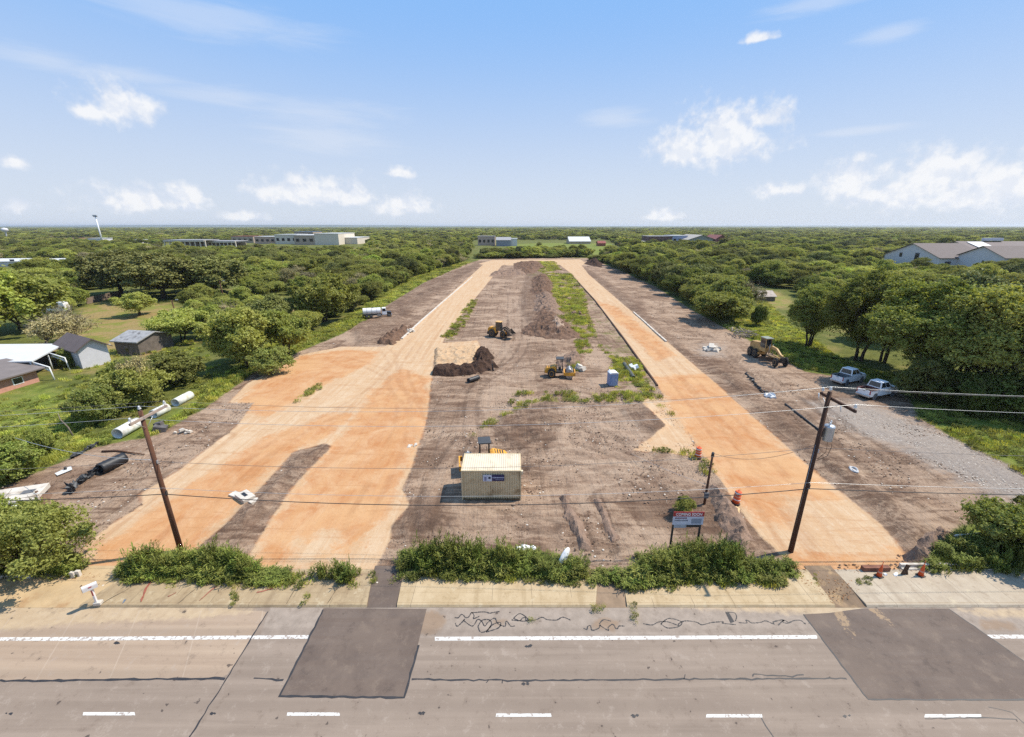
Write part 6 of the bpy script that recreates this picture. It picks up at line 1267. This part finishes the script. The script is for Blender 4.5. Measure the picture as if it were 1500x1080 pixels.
while xx < Wd * .43: w_ = rr.uniform(.05, .09); e.box((xx + w_ / 2, -.036, z2 - (z2 - z3) * .20), (w_, .01, rr.uniform(.12, .17))); xx += w_ + .035
e.build('text_line', mat('letter_maroon', (.16, .06, .09), .5), bot); e = MB(); xx = Wd * .04
while xx < Wd * .46: w_ = rr.uniform(.05, .10); e.box((xx + w_ / 2, -.036, z2 - (z2 - z3) * .48), (w_, .01, rr.uniform(.08, .14))); xx += w_ + .03
e.build('text_line', mat('letter_slate', (.12, .13, .16), .5), bot); MB().box((Wd * .78, -.034, z2 - (z2 - z3) * .55), (Wd * .34, .006, (z2 - z3) * .6)).build('picture_block', mat('sign_picture', (.22, .25, .30), .5), bot)
# curved white dish, tan slab, scraps, rings
x, y = G(815, 838); t = empty('dish', (x, y, 0), R(-30), 'curved white dish tilted among the tall weeds', 'dish'); MB().cyl((0, 0, -.1), (0, 0, 1.0), .06).build('mast', DARKM, t)
b = MB(); rings = [[b.bm.verts.new((.85 * u * math.cos(a), .20 * u * u - .1, 1.25 + .85 * u * math.sin(a))) for a in [2 * math.pi * i / 28 for i in range(28)]] for u in (.02, .3, .6, .85, 1.0)]
for A_, B_ in zip(rings, rings[1:]):
    for i in range(28): f = b.bm.faces.new((A_[i], A_[(i + 1) % 28], B_[(i + 1) % 28], B_[i])); f.smooth = True
d = b.build('reflector', mat('dish_white', (.78, .78, .78), .4), t); d.rotation_euler = (0, R(35), R(70)); d.location = (.2, 0, .1); d.scale = (.62, 1, 1); sm = d.modifiers.new('shell', 'SOLIDIFY'); sm.thickness = .04
def slab(name, pts, h_, m, label, cat, z=.03):
    P_ = GP(pts, z); b = MB(); b.prism(P_, z, z + h_, 'Z'); return tag(b.build(name, m), label, cat)
slab('plywood_sheet', [(1070, 749), (1078, 742), (1084, 745), (1082, 762), (1075, 757)], .05, mat('plywood', C(226, 190, 138, .75), .8, 0, .1, 2), 'torn pale sheet lying beside the orange barrel', 'sheet', .35)
slab('plastic_sheet', [(80, 694), (104, 683), (106, 688), (84, 697)], .04, mat('plastic_white', (.6, .6, .58), .5), 'white plastic sheet on the sandy ground left of the corrugated pipe', 'sheet', .15)
x, y = G(97, 690); tag(MB().lathe([(.05, .2), (.13, .2), (.13, .45), (.05, .45)], 12, (x, y, 0)).build('bucket', BLKP), 'small black bucket on the white plastic sheet', 'bucket')
rubble('plastic_bundle', 1128, 581, 17, 12, 7, .4, .8, mat('bundle_white', (.55, .56, .57), .5), 'white bundle at the end of the black silt cloth', 21, .5, 'bundle')
for px, py, r, lab in ((1250, 690, .42, 'pale oval ring lying flat on the right dirt strip'),):
    x, y = G(px, py); b = MB(); pts = [(r * math.cos(a) * .8, r * 1.5 * math.sin(a), .12 + .05 * math.sin(3 * a)) for a in [2 * math.pi * i / 20 for i in range(21)]]; b.tube(pts, .13 if r < .6 else .3, 7)
    if r < .6: b.box((0, 0, .08), (.25, .9, .1), .5)
    o = b.build('plastic_ring' if r < .6 else 'plastic_bundle', mat('ring_white', (.42, .42, .42), .5)); o.location = (x, y, .05); o.rotation_euler = (0, 0, R(-20)); tag(o, lab, 'ring' if r < .6 else 'bundle')
def cloth(pts, h_, m, label, seed, name='silt_fence', zb=0.0):
    P_ = GP(pts); rr = random.Random(seed); b = MB(); prev = None; full = []
    for (a, b_), (c, d_) in zip(P_, P_[1:]):
        for i in range(10): full.append((a + (c - a) * i / 10, b_ + (d_ - b_) * i / 10))
    full.append(P_[-1])
    for i, (a, b_) in enumerate(full):
        hh = h_ * rr.uniform(.35, 1.1); col_ = [b.bm.verts.new((a + rr.uniform(-.15, .15) + u * .5 * rr.uniform(-.4, 1), b_ + rr.uniform(-.15, .15) + u * .5 * rr.uniform(-.4, 1), zb + hh * u)) for u in (0, .4, .8, 1)]
        if prev:
            for k in range(3): b.bm.faces.new((prev[k], col_[k], col_[k + 1], prev[k + 1]))
        prev = col_
    o = b.build(name, m); s_ = o.modifiers.new('shell', 'SOLIDIFY'); s_.thickness = .03; return tag(o, label, 'silt fence')
CLO = mat('silt_cloth', (.045, .048, .052), .6, 0, .4, 2)
cloth([(98, 716), (104, 724), (112, 712), (120, 708), (132, 700), (140, 694)], .9, CLO, 'crumpled black silt cloth left of the corrugated pipe', 1); cloth([(102, 674), (120, 664), (144, 652)], .6, CLO, 'black silt cloth slumped at the edge of the lawn', 2); cloth([(1092, 548), (1100, 556), (1104, 562), (1112, 570), (1124, 578)], .4, BLKP, 'twisted black silt cloth on the right dirt strip', 3)
x0, y0 = G(150, 663); x1, y1 = G(212, 667); tag(MB().tube([(x0, y0, .15), ((x0 * 2 + x1) / 3, y0 + .1, .2), (x1, y1, .12)], [.14, .11, .06], 7).build('log', mat('log_brown', C(106, 74, 54, .65), .9, 0, .3, 2)), 'thin brown log lying behind the corrugated pipe', 'log')
x, y = G(236, 632); o = MB().box((0, 0, .45), (1.5, 1.1, .8), .4, .3).box((-.5, .5, .8), (1.0, .7, .7), .1, -.2).build('scrap_box', mat('scrap_grey', (.10, .09, .085), .7, 0, .4, 1.5), bevel=.05); o.location = (x, y, 0); tag(o, 'dark grey scrap machine part in the grass right of the left pole', 'scrap')
x, y = G(108, 640); tag(MB().tube([(x, y, -.2), (x - .3, y, 1.4), (x - 1.0, y, 2.6), (x - 1.2, y + .2, 3.4)], [.10, .09, .07, .03], 6).build('dead_sapling', BARKG), 'bare white dead sapling leaning on the lawn', 'sapling')
x, y = G(860 / 3.75, 545); 
# manhole slabs and culvert head on the left
x, y = G(360, 731); t = empty('concrete_inlet', (x, y, 0), R(-35), 'pale concrete inlet box between the two orange beds', 'inlet')
b = MB(); b.box((0, 0, .25), (1.9, 1.2, .5)); b.build('box', CONC, t, .03); MB().box((1.9, .2, .16), (1.5, .9, .32)).build('slab', CONC, t, .03); MB().box((-.1, 0, .505), (.9, .35, .02)).build('opening', BLKP, t); MB().box((-1.5, -.3, .1), (1.2, .8, .2), .2).build('slab', CONC, t, .03)
xa, ya = G(0, 752); xb, yb = G(58, 742); t = empty('culvert_head', (xa, ya, 0), math.atan2(yb - ya, xb - xa), 'pale concrete culvert head with dark openings at the left edge', 'culvert')
Lc = math.hypot(xb - xa, yb - ya); MB().prism([(-4, -.3), (Lc, -.3), (Lc, .95), (-4, 1.15)], 0, .5).build('head_wall', CONC, t, .04); MB().prism([(-4, .5), (Lc * .96, .5), (Lc * .9, 3.0), (-4, 3.3)], .55, 1.05, 'Z').build('deck', CONC, t, .03)
for xx in (Lc - 1.1, 1.0): MB().prism([(xx + .7 * math.cos(a), .05 + .75 * math.sin(a)) for a in [math.pi * i / 10 for i in range(11)]], -.03, .10).build('opening', BLKP, t)
MB().box((Lc * .55, 1.6, 1.08), (1.0, .7, .05)).build('hatch', GREYP, t); MB().lathe([(.45, 0), (.5, .1), (.5, .75), (.35, .9)], 16, (1.6, -.6, -.1)).build('inlet_ring', PIPEW, t)
# form boards and kerbs along the street beds
def board(name, pts, h_, wd, m, label, kind=None):
    P_ = GP(pts); b = MB()
    for (a, b_), (c, d_) in zip(P_, P_[1:]): L = math.hypot(c - a, d_ - b_); b.box(((a + c) / 2, (b_ + d_) / 2, h_ / 2), (L + .0, wd, h_), math.atan2(d_ - b_, c - a))
    o = b.build(name, m); return tag(o, label, None if kind else 'board', None, kind)
BRD = mat('form_board', C(92, 62, 44, .6), .9, 0, .3, 1)
board('form_board', [(836, 402), (871, 440), (914, 497), (963, 566)], .28, .28, BRD, 'long dark form board along the left edge of the right-hand street bed'); board('concrete_kerb', [(589, 497), (618, 470), (650, 442), (692, 406)], .3, .5, CONC, 'pale new kerb along the left-hand street bed', 'structure')
board('concrete_kerb', [(928, 458), (945, 473), (960, 487), (976, 501)], .3, .4, CONC, 'short run of pale kerb along the right-hand street bed', 'structure')
# ------------------------------------------------------------------ buildings
def roofmat(name, c, v=.12): return mat(name, c, .8, 0, v, .6, .01)
def house(name, A_, B_, C_, eave, ridge, wallm, roofm, label, cat='house', over=.6, windows=(), wm=None, group=None, axis='AB', fascia=None):
    """A,B,C: three ground corners in turn (metres); ridge runs along A-B (or B-C)"""
    A_, B_, C_ = Vector((*A_, 0)), Vector((*B_, 0)), Vector((*C_, 0)); u = (B_ - A_); L = u.length; u.normalize(); v = Vector((-u.y, u.x, 0)); Wd_ = (C_ - B_).dot(v)
    if Wd_ < 0: v, Wd_ = -v, -Wd_
    t = empty(name, A_, 0, label, cat, group); M_ = lambda x, y, z: tuple(u * x + v * y + Vector((0, 0, z)))
    b = MB(); q = b.bm.verts.new
    g0, g1 = [q(M_(0, 0, -.5)), q(M_(0, Wd_, -.5)), q(M_(0, Wd_, eave)), q(M_(0, Wd_ / 2, ridge)), q(M_(0, 0, eave))], [q(M_(L, 0, -.5)), q(M_(L, Wd_, -.5)), q(M_(L, Wd_, eave)), q(M_(L, Wd_ / 2, ridge)), q(M_(L, 0, eave))]
    if axis == 'BC':
        for z_ in (g0 + g1): b.bm.verts.remove(z_)
        g0 = [q(M_(0, 0, -.5)), q(M_(L, 0, -.5)), q(M_(L, 0, eave)), q(M_(L / 2, 0, ridge)), q(M_(0, 0, eave))]; g1 = [q(M_(0, Wd_, -.5)), q(M_(L, Wd_, -.5)), q(M_(L, Wd_, eave)), q(M_(L / 2, Wd_, ridge)), q(M_(0, Wd_, eave))]
    b.bm.faces.new(g0); b.bm.faces.new(g1[::-1]); b.bm.faces.new((g0[0], g0[4], g1[4], g1[0])); b.bm.faces.new((g0[1], g1[1], g1[2], g0[2])); wall = b.build('wall', wallm, t)
    b = MB(); th = .22
    W2, Ln = (Wd_, L) if axis == 'AB' else (L, Wd_); PT = (lambda a, c, z: M_(a, c, z)) if axis == 'AB' else (lambda a, c, z: M_(c, a, z)); sl = (ridge - eave) / (W2 / 2)
    prof = [(-over, eave - over * sl + .06), (W2 / 2, ridge + .06), (W2 + over, eave - over * sl + .06), (W2 + over, eave - over * sl + .06 + th), (W2 / 2, ridge + .06 + th * 1.1), (-over, eave - over * sl + .06 + th)]
    P0, P1 = [b.bm.verts.new(PT(-over, c, z)) for c, z in prof], [b.bm.verts.new(PT(Ln + over, c, z)) for c, z in prof]
    for i in range(6): b.bm.faces.new((P0[i], P0[(i + 1) % 6], P1[(i + 1) % 6], P1[i]))
    for P_ in (P0, P1): b.bm.faces.new((P_[0], P_[1], P_[4], P_[5])); b.bm.faces.new((P_[1], P_[2], P_[3], P_[4]))
    rf = b.build('roof', roofm, t)
    for side, a, z, w_, h_ in windows:                      # side: 'L' long A-B wall, 'E' wall at B
        if side == 'L': c4 = (M_(a - w_ / 2, 0, z), M_(a + w_ / 2, 0, z), M_(a + w_ / 2, 0, z + h_), M_(a - w_ / 2, 0, z + h_)); n_ = -v
        else: c4 = (M_(L, a - w_ / 2, z), M_(L, a + w_ / 2, z), M_(L, a + w_ / 2, z + h_), M_(L, a - w_ / 2, z + h_)); n_ = u
        off = .05 if (Vector(c4[1]) - Vector(c4[0])).cross(Vector(c4[3]) - Vector(c4[0])).dot(n_) > 0 else -.05
        f = panel('window', c4, 0, 1, 0, 1, wm or WHITE, t, off, .10 if off > 0 else -.10); panel('pane', c4, .1, .9, .1, .9, GLASS, f, off * 1.4, .04 if off > 0 else -.04)
    return t
BRICKP = mat('pink_brick', C(206, 152, 132, .8), .9, 0, .15, 2.5); ROOFG = roofmat('grey_shingle', C(132, 122, 118, .7)); ROOFD = roofmat('brown_grey_shingle', C(112, 98, 94, .7)); SIDW = mat('white_siding', (.58, .57, .60), .7, 0, .05, 1); SIDG = mat('dark_siding', C(96, 94, 98, .7), .8); WOODG = mat('weathered_boards', C(128, 116, 106, .65), .9, 0, .3, 1.2); METW = mat('white_metal_roof', (.58, .58, .57), .5, 0, .06, .5, 0, (.58, .56, .52))
a_, b_, c_ = G(-60, 612), G(20, 573.5), G(59, 561); hx_, hy_ = c_
house('brick_house', (c_[0] - 1.2, c_[1] - 14), (c_[0], c_[1]), (c_[0] - 13, c_[1]), 2.7, 3.9, BRICKP, ROOFG, 'pink brick house with grey shingle roof at the left edge', 'house', 1.0, [('L', 11.0, .9, 1.6, 1.2), ('L', 7.0, .9, 1.6, 1.2), ('L', 3.5, .9, 1.6, 1.2)])
A_, B_, C_ = G(92, 531), G(122, 541.5), G(153, 529); house('garden_shed', A_, B_, C_, 4.0, 5.6, SIDW, ROOFD, 'small shed with grey roof and white gable beside the canopy', 'shed', .7, [('L', 2.0, 1.0, .9, 1.6)], SIDG)
# big flat canopy on white trusses
zc = 3.7; q0, q1, q2, q3 = G(-60, 533, zc), G(47, 531, zc), G(95, 505, zc), G(-40, 506, zc); t = empty('canopy_shelter', (*q1, 0), 0, 'big white metal canopy on white lattice trusses', 'canopy'); o0 = Vector((*q1, 0))
b = MB(); b.prism([(p[0] - o0.x, p[1] - o0.y) for p in (q0, q1, q2, q3)], zc, zc + .22, 'Z'); b.build('roof', METW, t)
TRM = mat('truss_white', (.7, .7, .68), .5); e = Vector((q2[0] - q1[0], q2[1] - q1[1], 0)); Le = e.length; e.normalize()
for s_, ln in ((.3, 6.5), (Le * .5, 5), (Le - .4, 7)):
    p = e * s_; b = MB(); b.tube([p + Vector((0, 0, zc - .1)), p + Vector((2.6, 0, zc - 1.0)), p + Vector((2.8, 0, -.2))], .13, 6); b.tube([p + Vector((0, 0, zc - .7)), p + Vector((1.6, 0, zc - 1.2)), p + Vector((2.7, 0, zc - 1.9))], .09, 5); b.tube([p + Vector((0, 0, zc - .2)), p + Vector((1.0, 0, zc - 1.0)), p + Vector((1.8, 0, zc - .7)), p + Vector((2.6, 0, zc - 1.8))], .07, 5); b.build('truss', TRM, t)
for s_ in (.3, Le * .5, Le - .4): MB().cyl(e * s_ + Vector((-.5, 0, -.2)), e * s_ + Vector((-.5, 0, zc)), .12).build('post', TRM, t)
MB().tube([e * (Le - .2) + Vector((0, 0, zc + .1)), e * (Le - .2) + Vector((9.5, 0, zc + .1))], .10, 5).build('ridge_beam', TRM, t)
MB().box((-9, 9.5, 1.5), (16, .3, 3.0)).build('back_wall', SIDG, t); MB().box((-8, 1.0, zc - .7), (14, .15, .4)).build('fascia', mat('fascia_cream', C(226, 214, 196, .8), .6), t)
# wooden shack
A_, B_, C_ = G(172, 519), G(206, 521), G(238, 506); house('wooden_shack', A_, B_, C_, 3.0, 4.3, WOODG, mat('patched_roof', C(186, 184, 182, .7), .7, .2, .25, 1.2, 0, C(120, 112, 108, .6)), 'weathered grey wooden shack with patched metal roof', 'shack', .5, [('L', 3, .6, 1, 1.6)], WOODG)
# trailer by the woods
x, y = G(84, 458); t = empty('travel_trailer', (x, y, 0), R(16), 'white travel trailer parked at the edge of the left woods', 'trailer')
MB().prism([(-3.0, .6), (3.0, .6), (3.2, 1.5), (2.9, 3.5), (-2.8, 3.5), (-3.2, 2.0)], -1.25, 1.25).build('body', WHITE, t, .12); MB().box((.9, -1.26, 2.2), (1.0, .05, .8)).build('window', GLASS, t); MB().box((-1.6, -1.26, 2.2), (.8, .05, .6)).build('window', GLASS, t); MB().box((-.4, -1.265, 1.8), (.7, .04, 1.9)).build('door', mat('trailer_door', (.6, .6, .6), .5), t)
for x_ in (-.6, .5): wheel(t, x_, -1.05, .38, .25)
MB().tube([(3.0, 0, .6), (4.3, 0, .55)], .08, 5).build('tow_bar', DARKM, t)
# wooden fence
def fence(p0, p1, h_, m, label, n, name='wooden_fence'):
    a, b_ = Vector((*G(*p0), 0)), Vector((*G(*p1), 0)); L = (b_ - a).length; t = empty(name, a, math.atan2(b_.y - a.y, b_.x - a.x), label, 'fence'); bd = MB(); k = int(L / .32)
    for i in range(k): bd.box((i * .32 + .15, 0, h_ / 2 + random.uniform(-.04, .04)), (.29, .04, h_))
    bd.build('board_panel', m, t)
    for i in range(n + 1): MB().box((L * i / n, .09, h_ / 2 + .05), (.12, .12, h_ + .1)).build('post', m, t)
fence((128, 446), (182, 433), 2.3, mat('fence_boards', C(158, 136, 118, .65), .9, 0, .25, 1.5), 'grey brown board fence behind the tan lawn', 7)
# long white roofs on the left behind the first trees
for i, (x0p, x1p, yb_, dy_, lab) in enumerate(((-30, 36, 391, 7, 'white roofed mobile home at the left edge behind trees'), (40, 84, 391, 6, 'white roofed mobile home, middle of the row behind trees'), (88, 132, 390, 5, 'white roofed mobile home at the right end of its row'))):
    A_, B_ = G(x0p, yb_), G(x1p, yb_ - 1); house('mobile_home', A_, B_, (B_[0], B_[1] + 18), HT(yb_, yb_ - 7), HT(yb_, yb_ - 10), SIDW, METW, lab, 'mobile home', .6, [('L', 8, 3, 3, 1.8), ('L', 20, 3, 3, 1.8)], None, 'white roofed mobile homes')
# low shack and clearing things on the right
A_, B_, C_ = G(1102, 441), G(1135, 441), G(1138, 432); house('collapsed_shed', A_, B_, (B_[0], B_[1] + 7), 1.6, 3.2, WOODG, mat('bleached_boards', C(196, 180, 166, .7), .9, 0, .25, .8), 'low collapsed shed with bleached roof in the right clearing', 'shed', .4)
# white gabled houses on the right
SLV = mat('white_wall', C(212, 214, 222, .8), .7, 0, .04, .4)
def bigh(pn, pf, Dn, yn, yr, L, label, wins):
    """gable wall looks west: near eave corner at photo column pn, far corner at pf"""
    x = (pn - 750) / FPX * (Dn * CT + 8.5); Df = ((x * FPX / (pf - 750)) - 8.5) / CT; ze = CAMH - Dn * math.tan(TH + math.atan((yn - 540) / FPX)); zr = CAMH - (Dn + Df) / 2 * math.tan(TH + math.atan((yr - 540) / FPX))
    return house('gabled_house', (x + L, Dn), (x, Dn), (x, Df), ze, zr, SLV, ROOFD, label, 'house', 1.0, wins, SIDG, 'white gabled houses over the right grove')
SLV = mat('white_wall', C(216, 212, 212, .85), .7, 0, .04, .4)
bigh(1372, 1293, 290, 378, 357, 32, 'white gabled house left of the pair, brown grey roof', [('E', 30, 6.0, 2.4, 3), ('E', 17, .5, 3.4, 9), ('L', 26, 1.5, 4, 3.5), ('L', 14, 1.5, 4, 3.5)])
bigh(1465, 1398, 262, 378, 361, 60, 'white gabled house right of the pair', [('E', 12, 5, 1.3, 1.8)])
house('gabled_house', (345, 326), (440, 326), (440, 372), 7.5, 15.5, SLV, roofmat('brown_roof', C(126, 112, 108, .7)), 'long brown roofed house behind the right gable', 'house', 1.5, [('L', 10, 2, 3, 3)], SIDG, 'white gabled houses over the right grove'); tag(MB().box((372, 349, 17.2), (14, 3, 2.0)).build('roof_unit', SIDW), 'white roof unit on the long brown roof', 'roof unit'); MBW = MB().box((356, 338, 12.4), (12, 18, .3), 0, 0, R(19)); tag(MBW.build('skylight_panel', METW), 'pale panel on the slope of the long brown roof', 'roof panel')
# far buildings
def block(name, x0p, x1p, yb_, yt_, dep, wallm, label, roofm=None, wins=0, cat='building'):
    A_, B_ = G(x0p, yb_), G(x1p, yb_); h_ = HT(yb_, yt_); L = B_[0] - A_[0]; t = empty(name, (*A_, 0), 0, label, cat)
    MB().box((L / 2, dep / 2, h_ / 2 - .5), (L, dep, h_ + 1)).build('wall', wallm, t); MB().box((L / 2, dep / 2, h_ + .2), (L + 1, dep + 1, .5)).build('roof', roofm or METW, t)
    for i in range(wins): MB().box((L * (i + .5) / wins, -.08, h_ * .5), (L / wins * .5, .2, h_ * .3)).build('window', GLASS, t)
    return t
CREAM = mat('cream_wall', C(226, 214, 196, .8), .8, 0, .05, .1); TANW = mat('tan_wall', C(190, 170, 150, .75), .8); BEIG = mat('beige_wall', C(206, 176, 156, .75), .8); REDR = roofmat('red_roof', C(156, 82, 70, .7)); BLUR = roofmat('blue_roof', C(96, 124, 160, .7)); GRYR = roofmat('grey_metal_roof', C(172, 170, 172, .7))
block('school_hall', 432, 462, 359, 345, 60, TANW, 'tan block of the far cream school, left part', None, 3); block('school_hall', 462, 497, 359, 342.5, 70, CREAM, 'tall cream hall of the far school'); block('school_hall', 497, 524, 358, 348.5, 60, CREAM, 'low cream wing right of the tall hall'); block('school_hall', 404, 436, 358, 344, 40, CREAM, 'cream front block left of the tall hall', None, 4); block('school_hall', 374, 404, 357.5, 347, 40, BEIG, 'pinkish block at the left end of the school', None, 4)
block('gymnasium', 433, 460, 354, 339.8, 40, TANW, 'far hall with a blue roof behind the school', BLUR); block('annex_building', 340, 372, 356, 346.5, 30, TANW, 'red roofed annex left of the school', REDR, 4)
def frame_shed(x0p, x1p, yb_, yt_, label):
    A_, B_ = G(x0p, yb_), G(x1p, yb_); L = B_[0] - A_[0]; h_ = HT(yb_, yt_); t = empty('open_pavilion', (*A_, 0), 0, label, 'pavilion'); MB().box((L / 2, 14, h_), (L, 32, .8)).build('roof', GRYR, t); MB().box((L / 2, -2.05, h_ - 1), (L, .4, 1.4)).build('fascia', CREAM, t)
    for i in range(9): MB().box((L * i / 8, 0, h_ / 2), (1.2, 1.2, h_)).build('column', CREAM, t)
    MB().box((L / 2, 24, h_ * .35), (L, 1, h_ * .7)).build('back_wall', TANW, t)
frame_shed(243, 302, 363, 352, 'long open pavilion with white columns, left of the school'); frame_shed(300, 346, 362, 353.5, 'open pavilion with white columns next to the red roofed annex')
t = block('apartment_house', 700, 725, 360, 346.5, 20, BEIG, 'beige flat roofed house at the left end of the far field', GRYR, 4); A_, B_ = G(727, 361), G(748, 361); house('barn', A_, B_, (B_[0] + 10, B_[1] + 24), HT(361, 352), HT(361, 348), mat('barn_grey', C(150, 154, 166, .75), .7), GRYR, 'grey barn with a pale roof by the far field', 'barn'); block('barn', 747.5, 757.5, 360.5, 350, 20, SIDW, 'white barn end beside the grey barn')
A_, B_ = G(834, 357.5), G(865, 357.5); house('long_barn', A_, B_, (B_[0], B_[1] + 40), HT(357.5, 353.8), HT(357.5, 347.5), TANW, METW, 'long barn with a bright white metal roof beyond the far field', 'barn'); A_, B_ = G(876, 361), G(887, 361); house('red_shed', A_, B_, (B_[0], B_[1] + 14), HT(361, 356.5), HT(361, 353.5), mat('red_boards', C(168, 96, 66, .7), .8), REDR, 'small red shed at the right end of the far field', 'shed')
block('warehouse', 950, 984, 358, 346.5, 40, mat('dark_red_wall', C(110, 76, 70, .7), .8), 'dark low warehouse beyond the right scrub', GRYR, 5); block('warehouse', 984, 1006, 358, 345.5, 40, mat('blue_white_wall', C(170, 178, 206, .75), .8), 'blue and white warehouse front beyond the right scrub', None, 3)
A_, B_ = G(1008, 359), G(1046, 359); house('warehouse', A_, B_, (B_[0], B_[1] + 60), HT(359, 351), HT(359, 344.5), mat('greygreen_wall', C(150, 156, 150, .75), .8), roofmat('tan_metal', C(186, 178, 168, .7)), 'grey warehouse with a pale pitched roof', 'warehouse', 2, axis='BC'); A_, B_ = G(1044, 359), G(1067, 359); house('warehouse', A_, B_, (B_[0], B_[1] + 40), HT(359, 352), HT(359, 344.5), mat('rust_wall', C(140, 76, 68, .7), .8), roofmat('rust_roof', C(150, 86, 78, .7)), 'rust red pitched warehouse at the right of its row', 'warehouse', 2, axis='BC')
block('low_store', 916, 946, 359, 354, 20, SIDW, 'low white store beyond the right scrub'); block('cottage', 131, 150, 359, 349.5, 20, SIDW, 'white roofed cottage under the light mast'); block('cottage', 198, 206, 357, 351.5, 16, SIDW, 'small white cottage right of the light mast')
# floodlight mast, water tower, lawn pole
x, y = G(152, 361); h_ = HT(361, 317); t = empty('floodlight_mast', (x, y, 0), 0, 'tall white floodlight mast above the left trees', 'light mast'); MB().cyl((0, 0, 0), (0, 0, h_), 1.1, .7, 10).build('mast', mat('mast_white', (.72, .72, .72), .5), t); MB().box((0, 0, h_), (5.2, 1.0, 1.4)).build('crossbar', GREYP, t)
for k in range(4): MB().box((-2.1 + 1.4 * k, -.8, h_ + 1.0), (1.1, .8, 1.5)).build('floodlight', GALV, t)
x, y = G(12, 352); h_ = HT(352, 334); t = empty('water_tower', (x, y, 0), 0, 'white ball water tower at the far left', 'water tower'); MB().lathe([(3.0, 0), (1.4, 5), (1.2, h_ * .6), (3, h_ * .68), (5, h_ * .78), (5.4, h_ * .86), (4.4, h_ * .96), (1, h_)], 20).build('tank', SIDW, t); MB().cyl((0, 0, h_), (0, 0, h_ + 2), .2).build('vent', GALV, t)
for px, pb, pt, lab in ((262, 475, 440, 'leaning wooden pole on the tan lawn'), (330, 445, 412, 'wooden pole with a lamp arm in the left woods')):
    x, y = G(px, pb); h_ = HT(pb, pt); t = empty('lamp_pole', (x, y, 0), 0, lab, 'pole'); MB().tube([(0, 0, -.3), (-.4, 0, h_)], [.2, .14], 8).build('pole_shaft', POLE, t); MB().tube([(-.4, 0, h_ - .2), (.9, 0, h_ + .2)], .07, 5).build('lamp_arm', DARKM, t); MB().box((1.1, 0, h_ + .15), (.7, .3, .2)).build('lamp_head', GALV, t)
# ------------------------------------------------------------------ thin summer haze over the whole place
hm = bpy.data.materials.new('haze'); hm.use_nodes = True; ht = NT(hm.node_tree); ht.k.clear(); ho = ht.n('ShaderNodeOutputMaterial'); pv = ht.n('ShaderNodeVolumePrincipled', None, Color=(.86, .92, 1.0), Density=HAZE); pv.inputs['Anisotropy'].default_value = .3; ht.l.new(pv.outputs[0], ho.inputs['Volume'])
tag(MB().box((0, 10000, 31), (44000, 40000, 66)).build('haze', hm), 'thin pale summer haze over the land', kind='stuff')
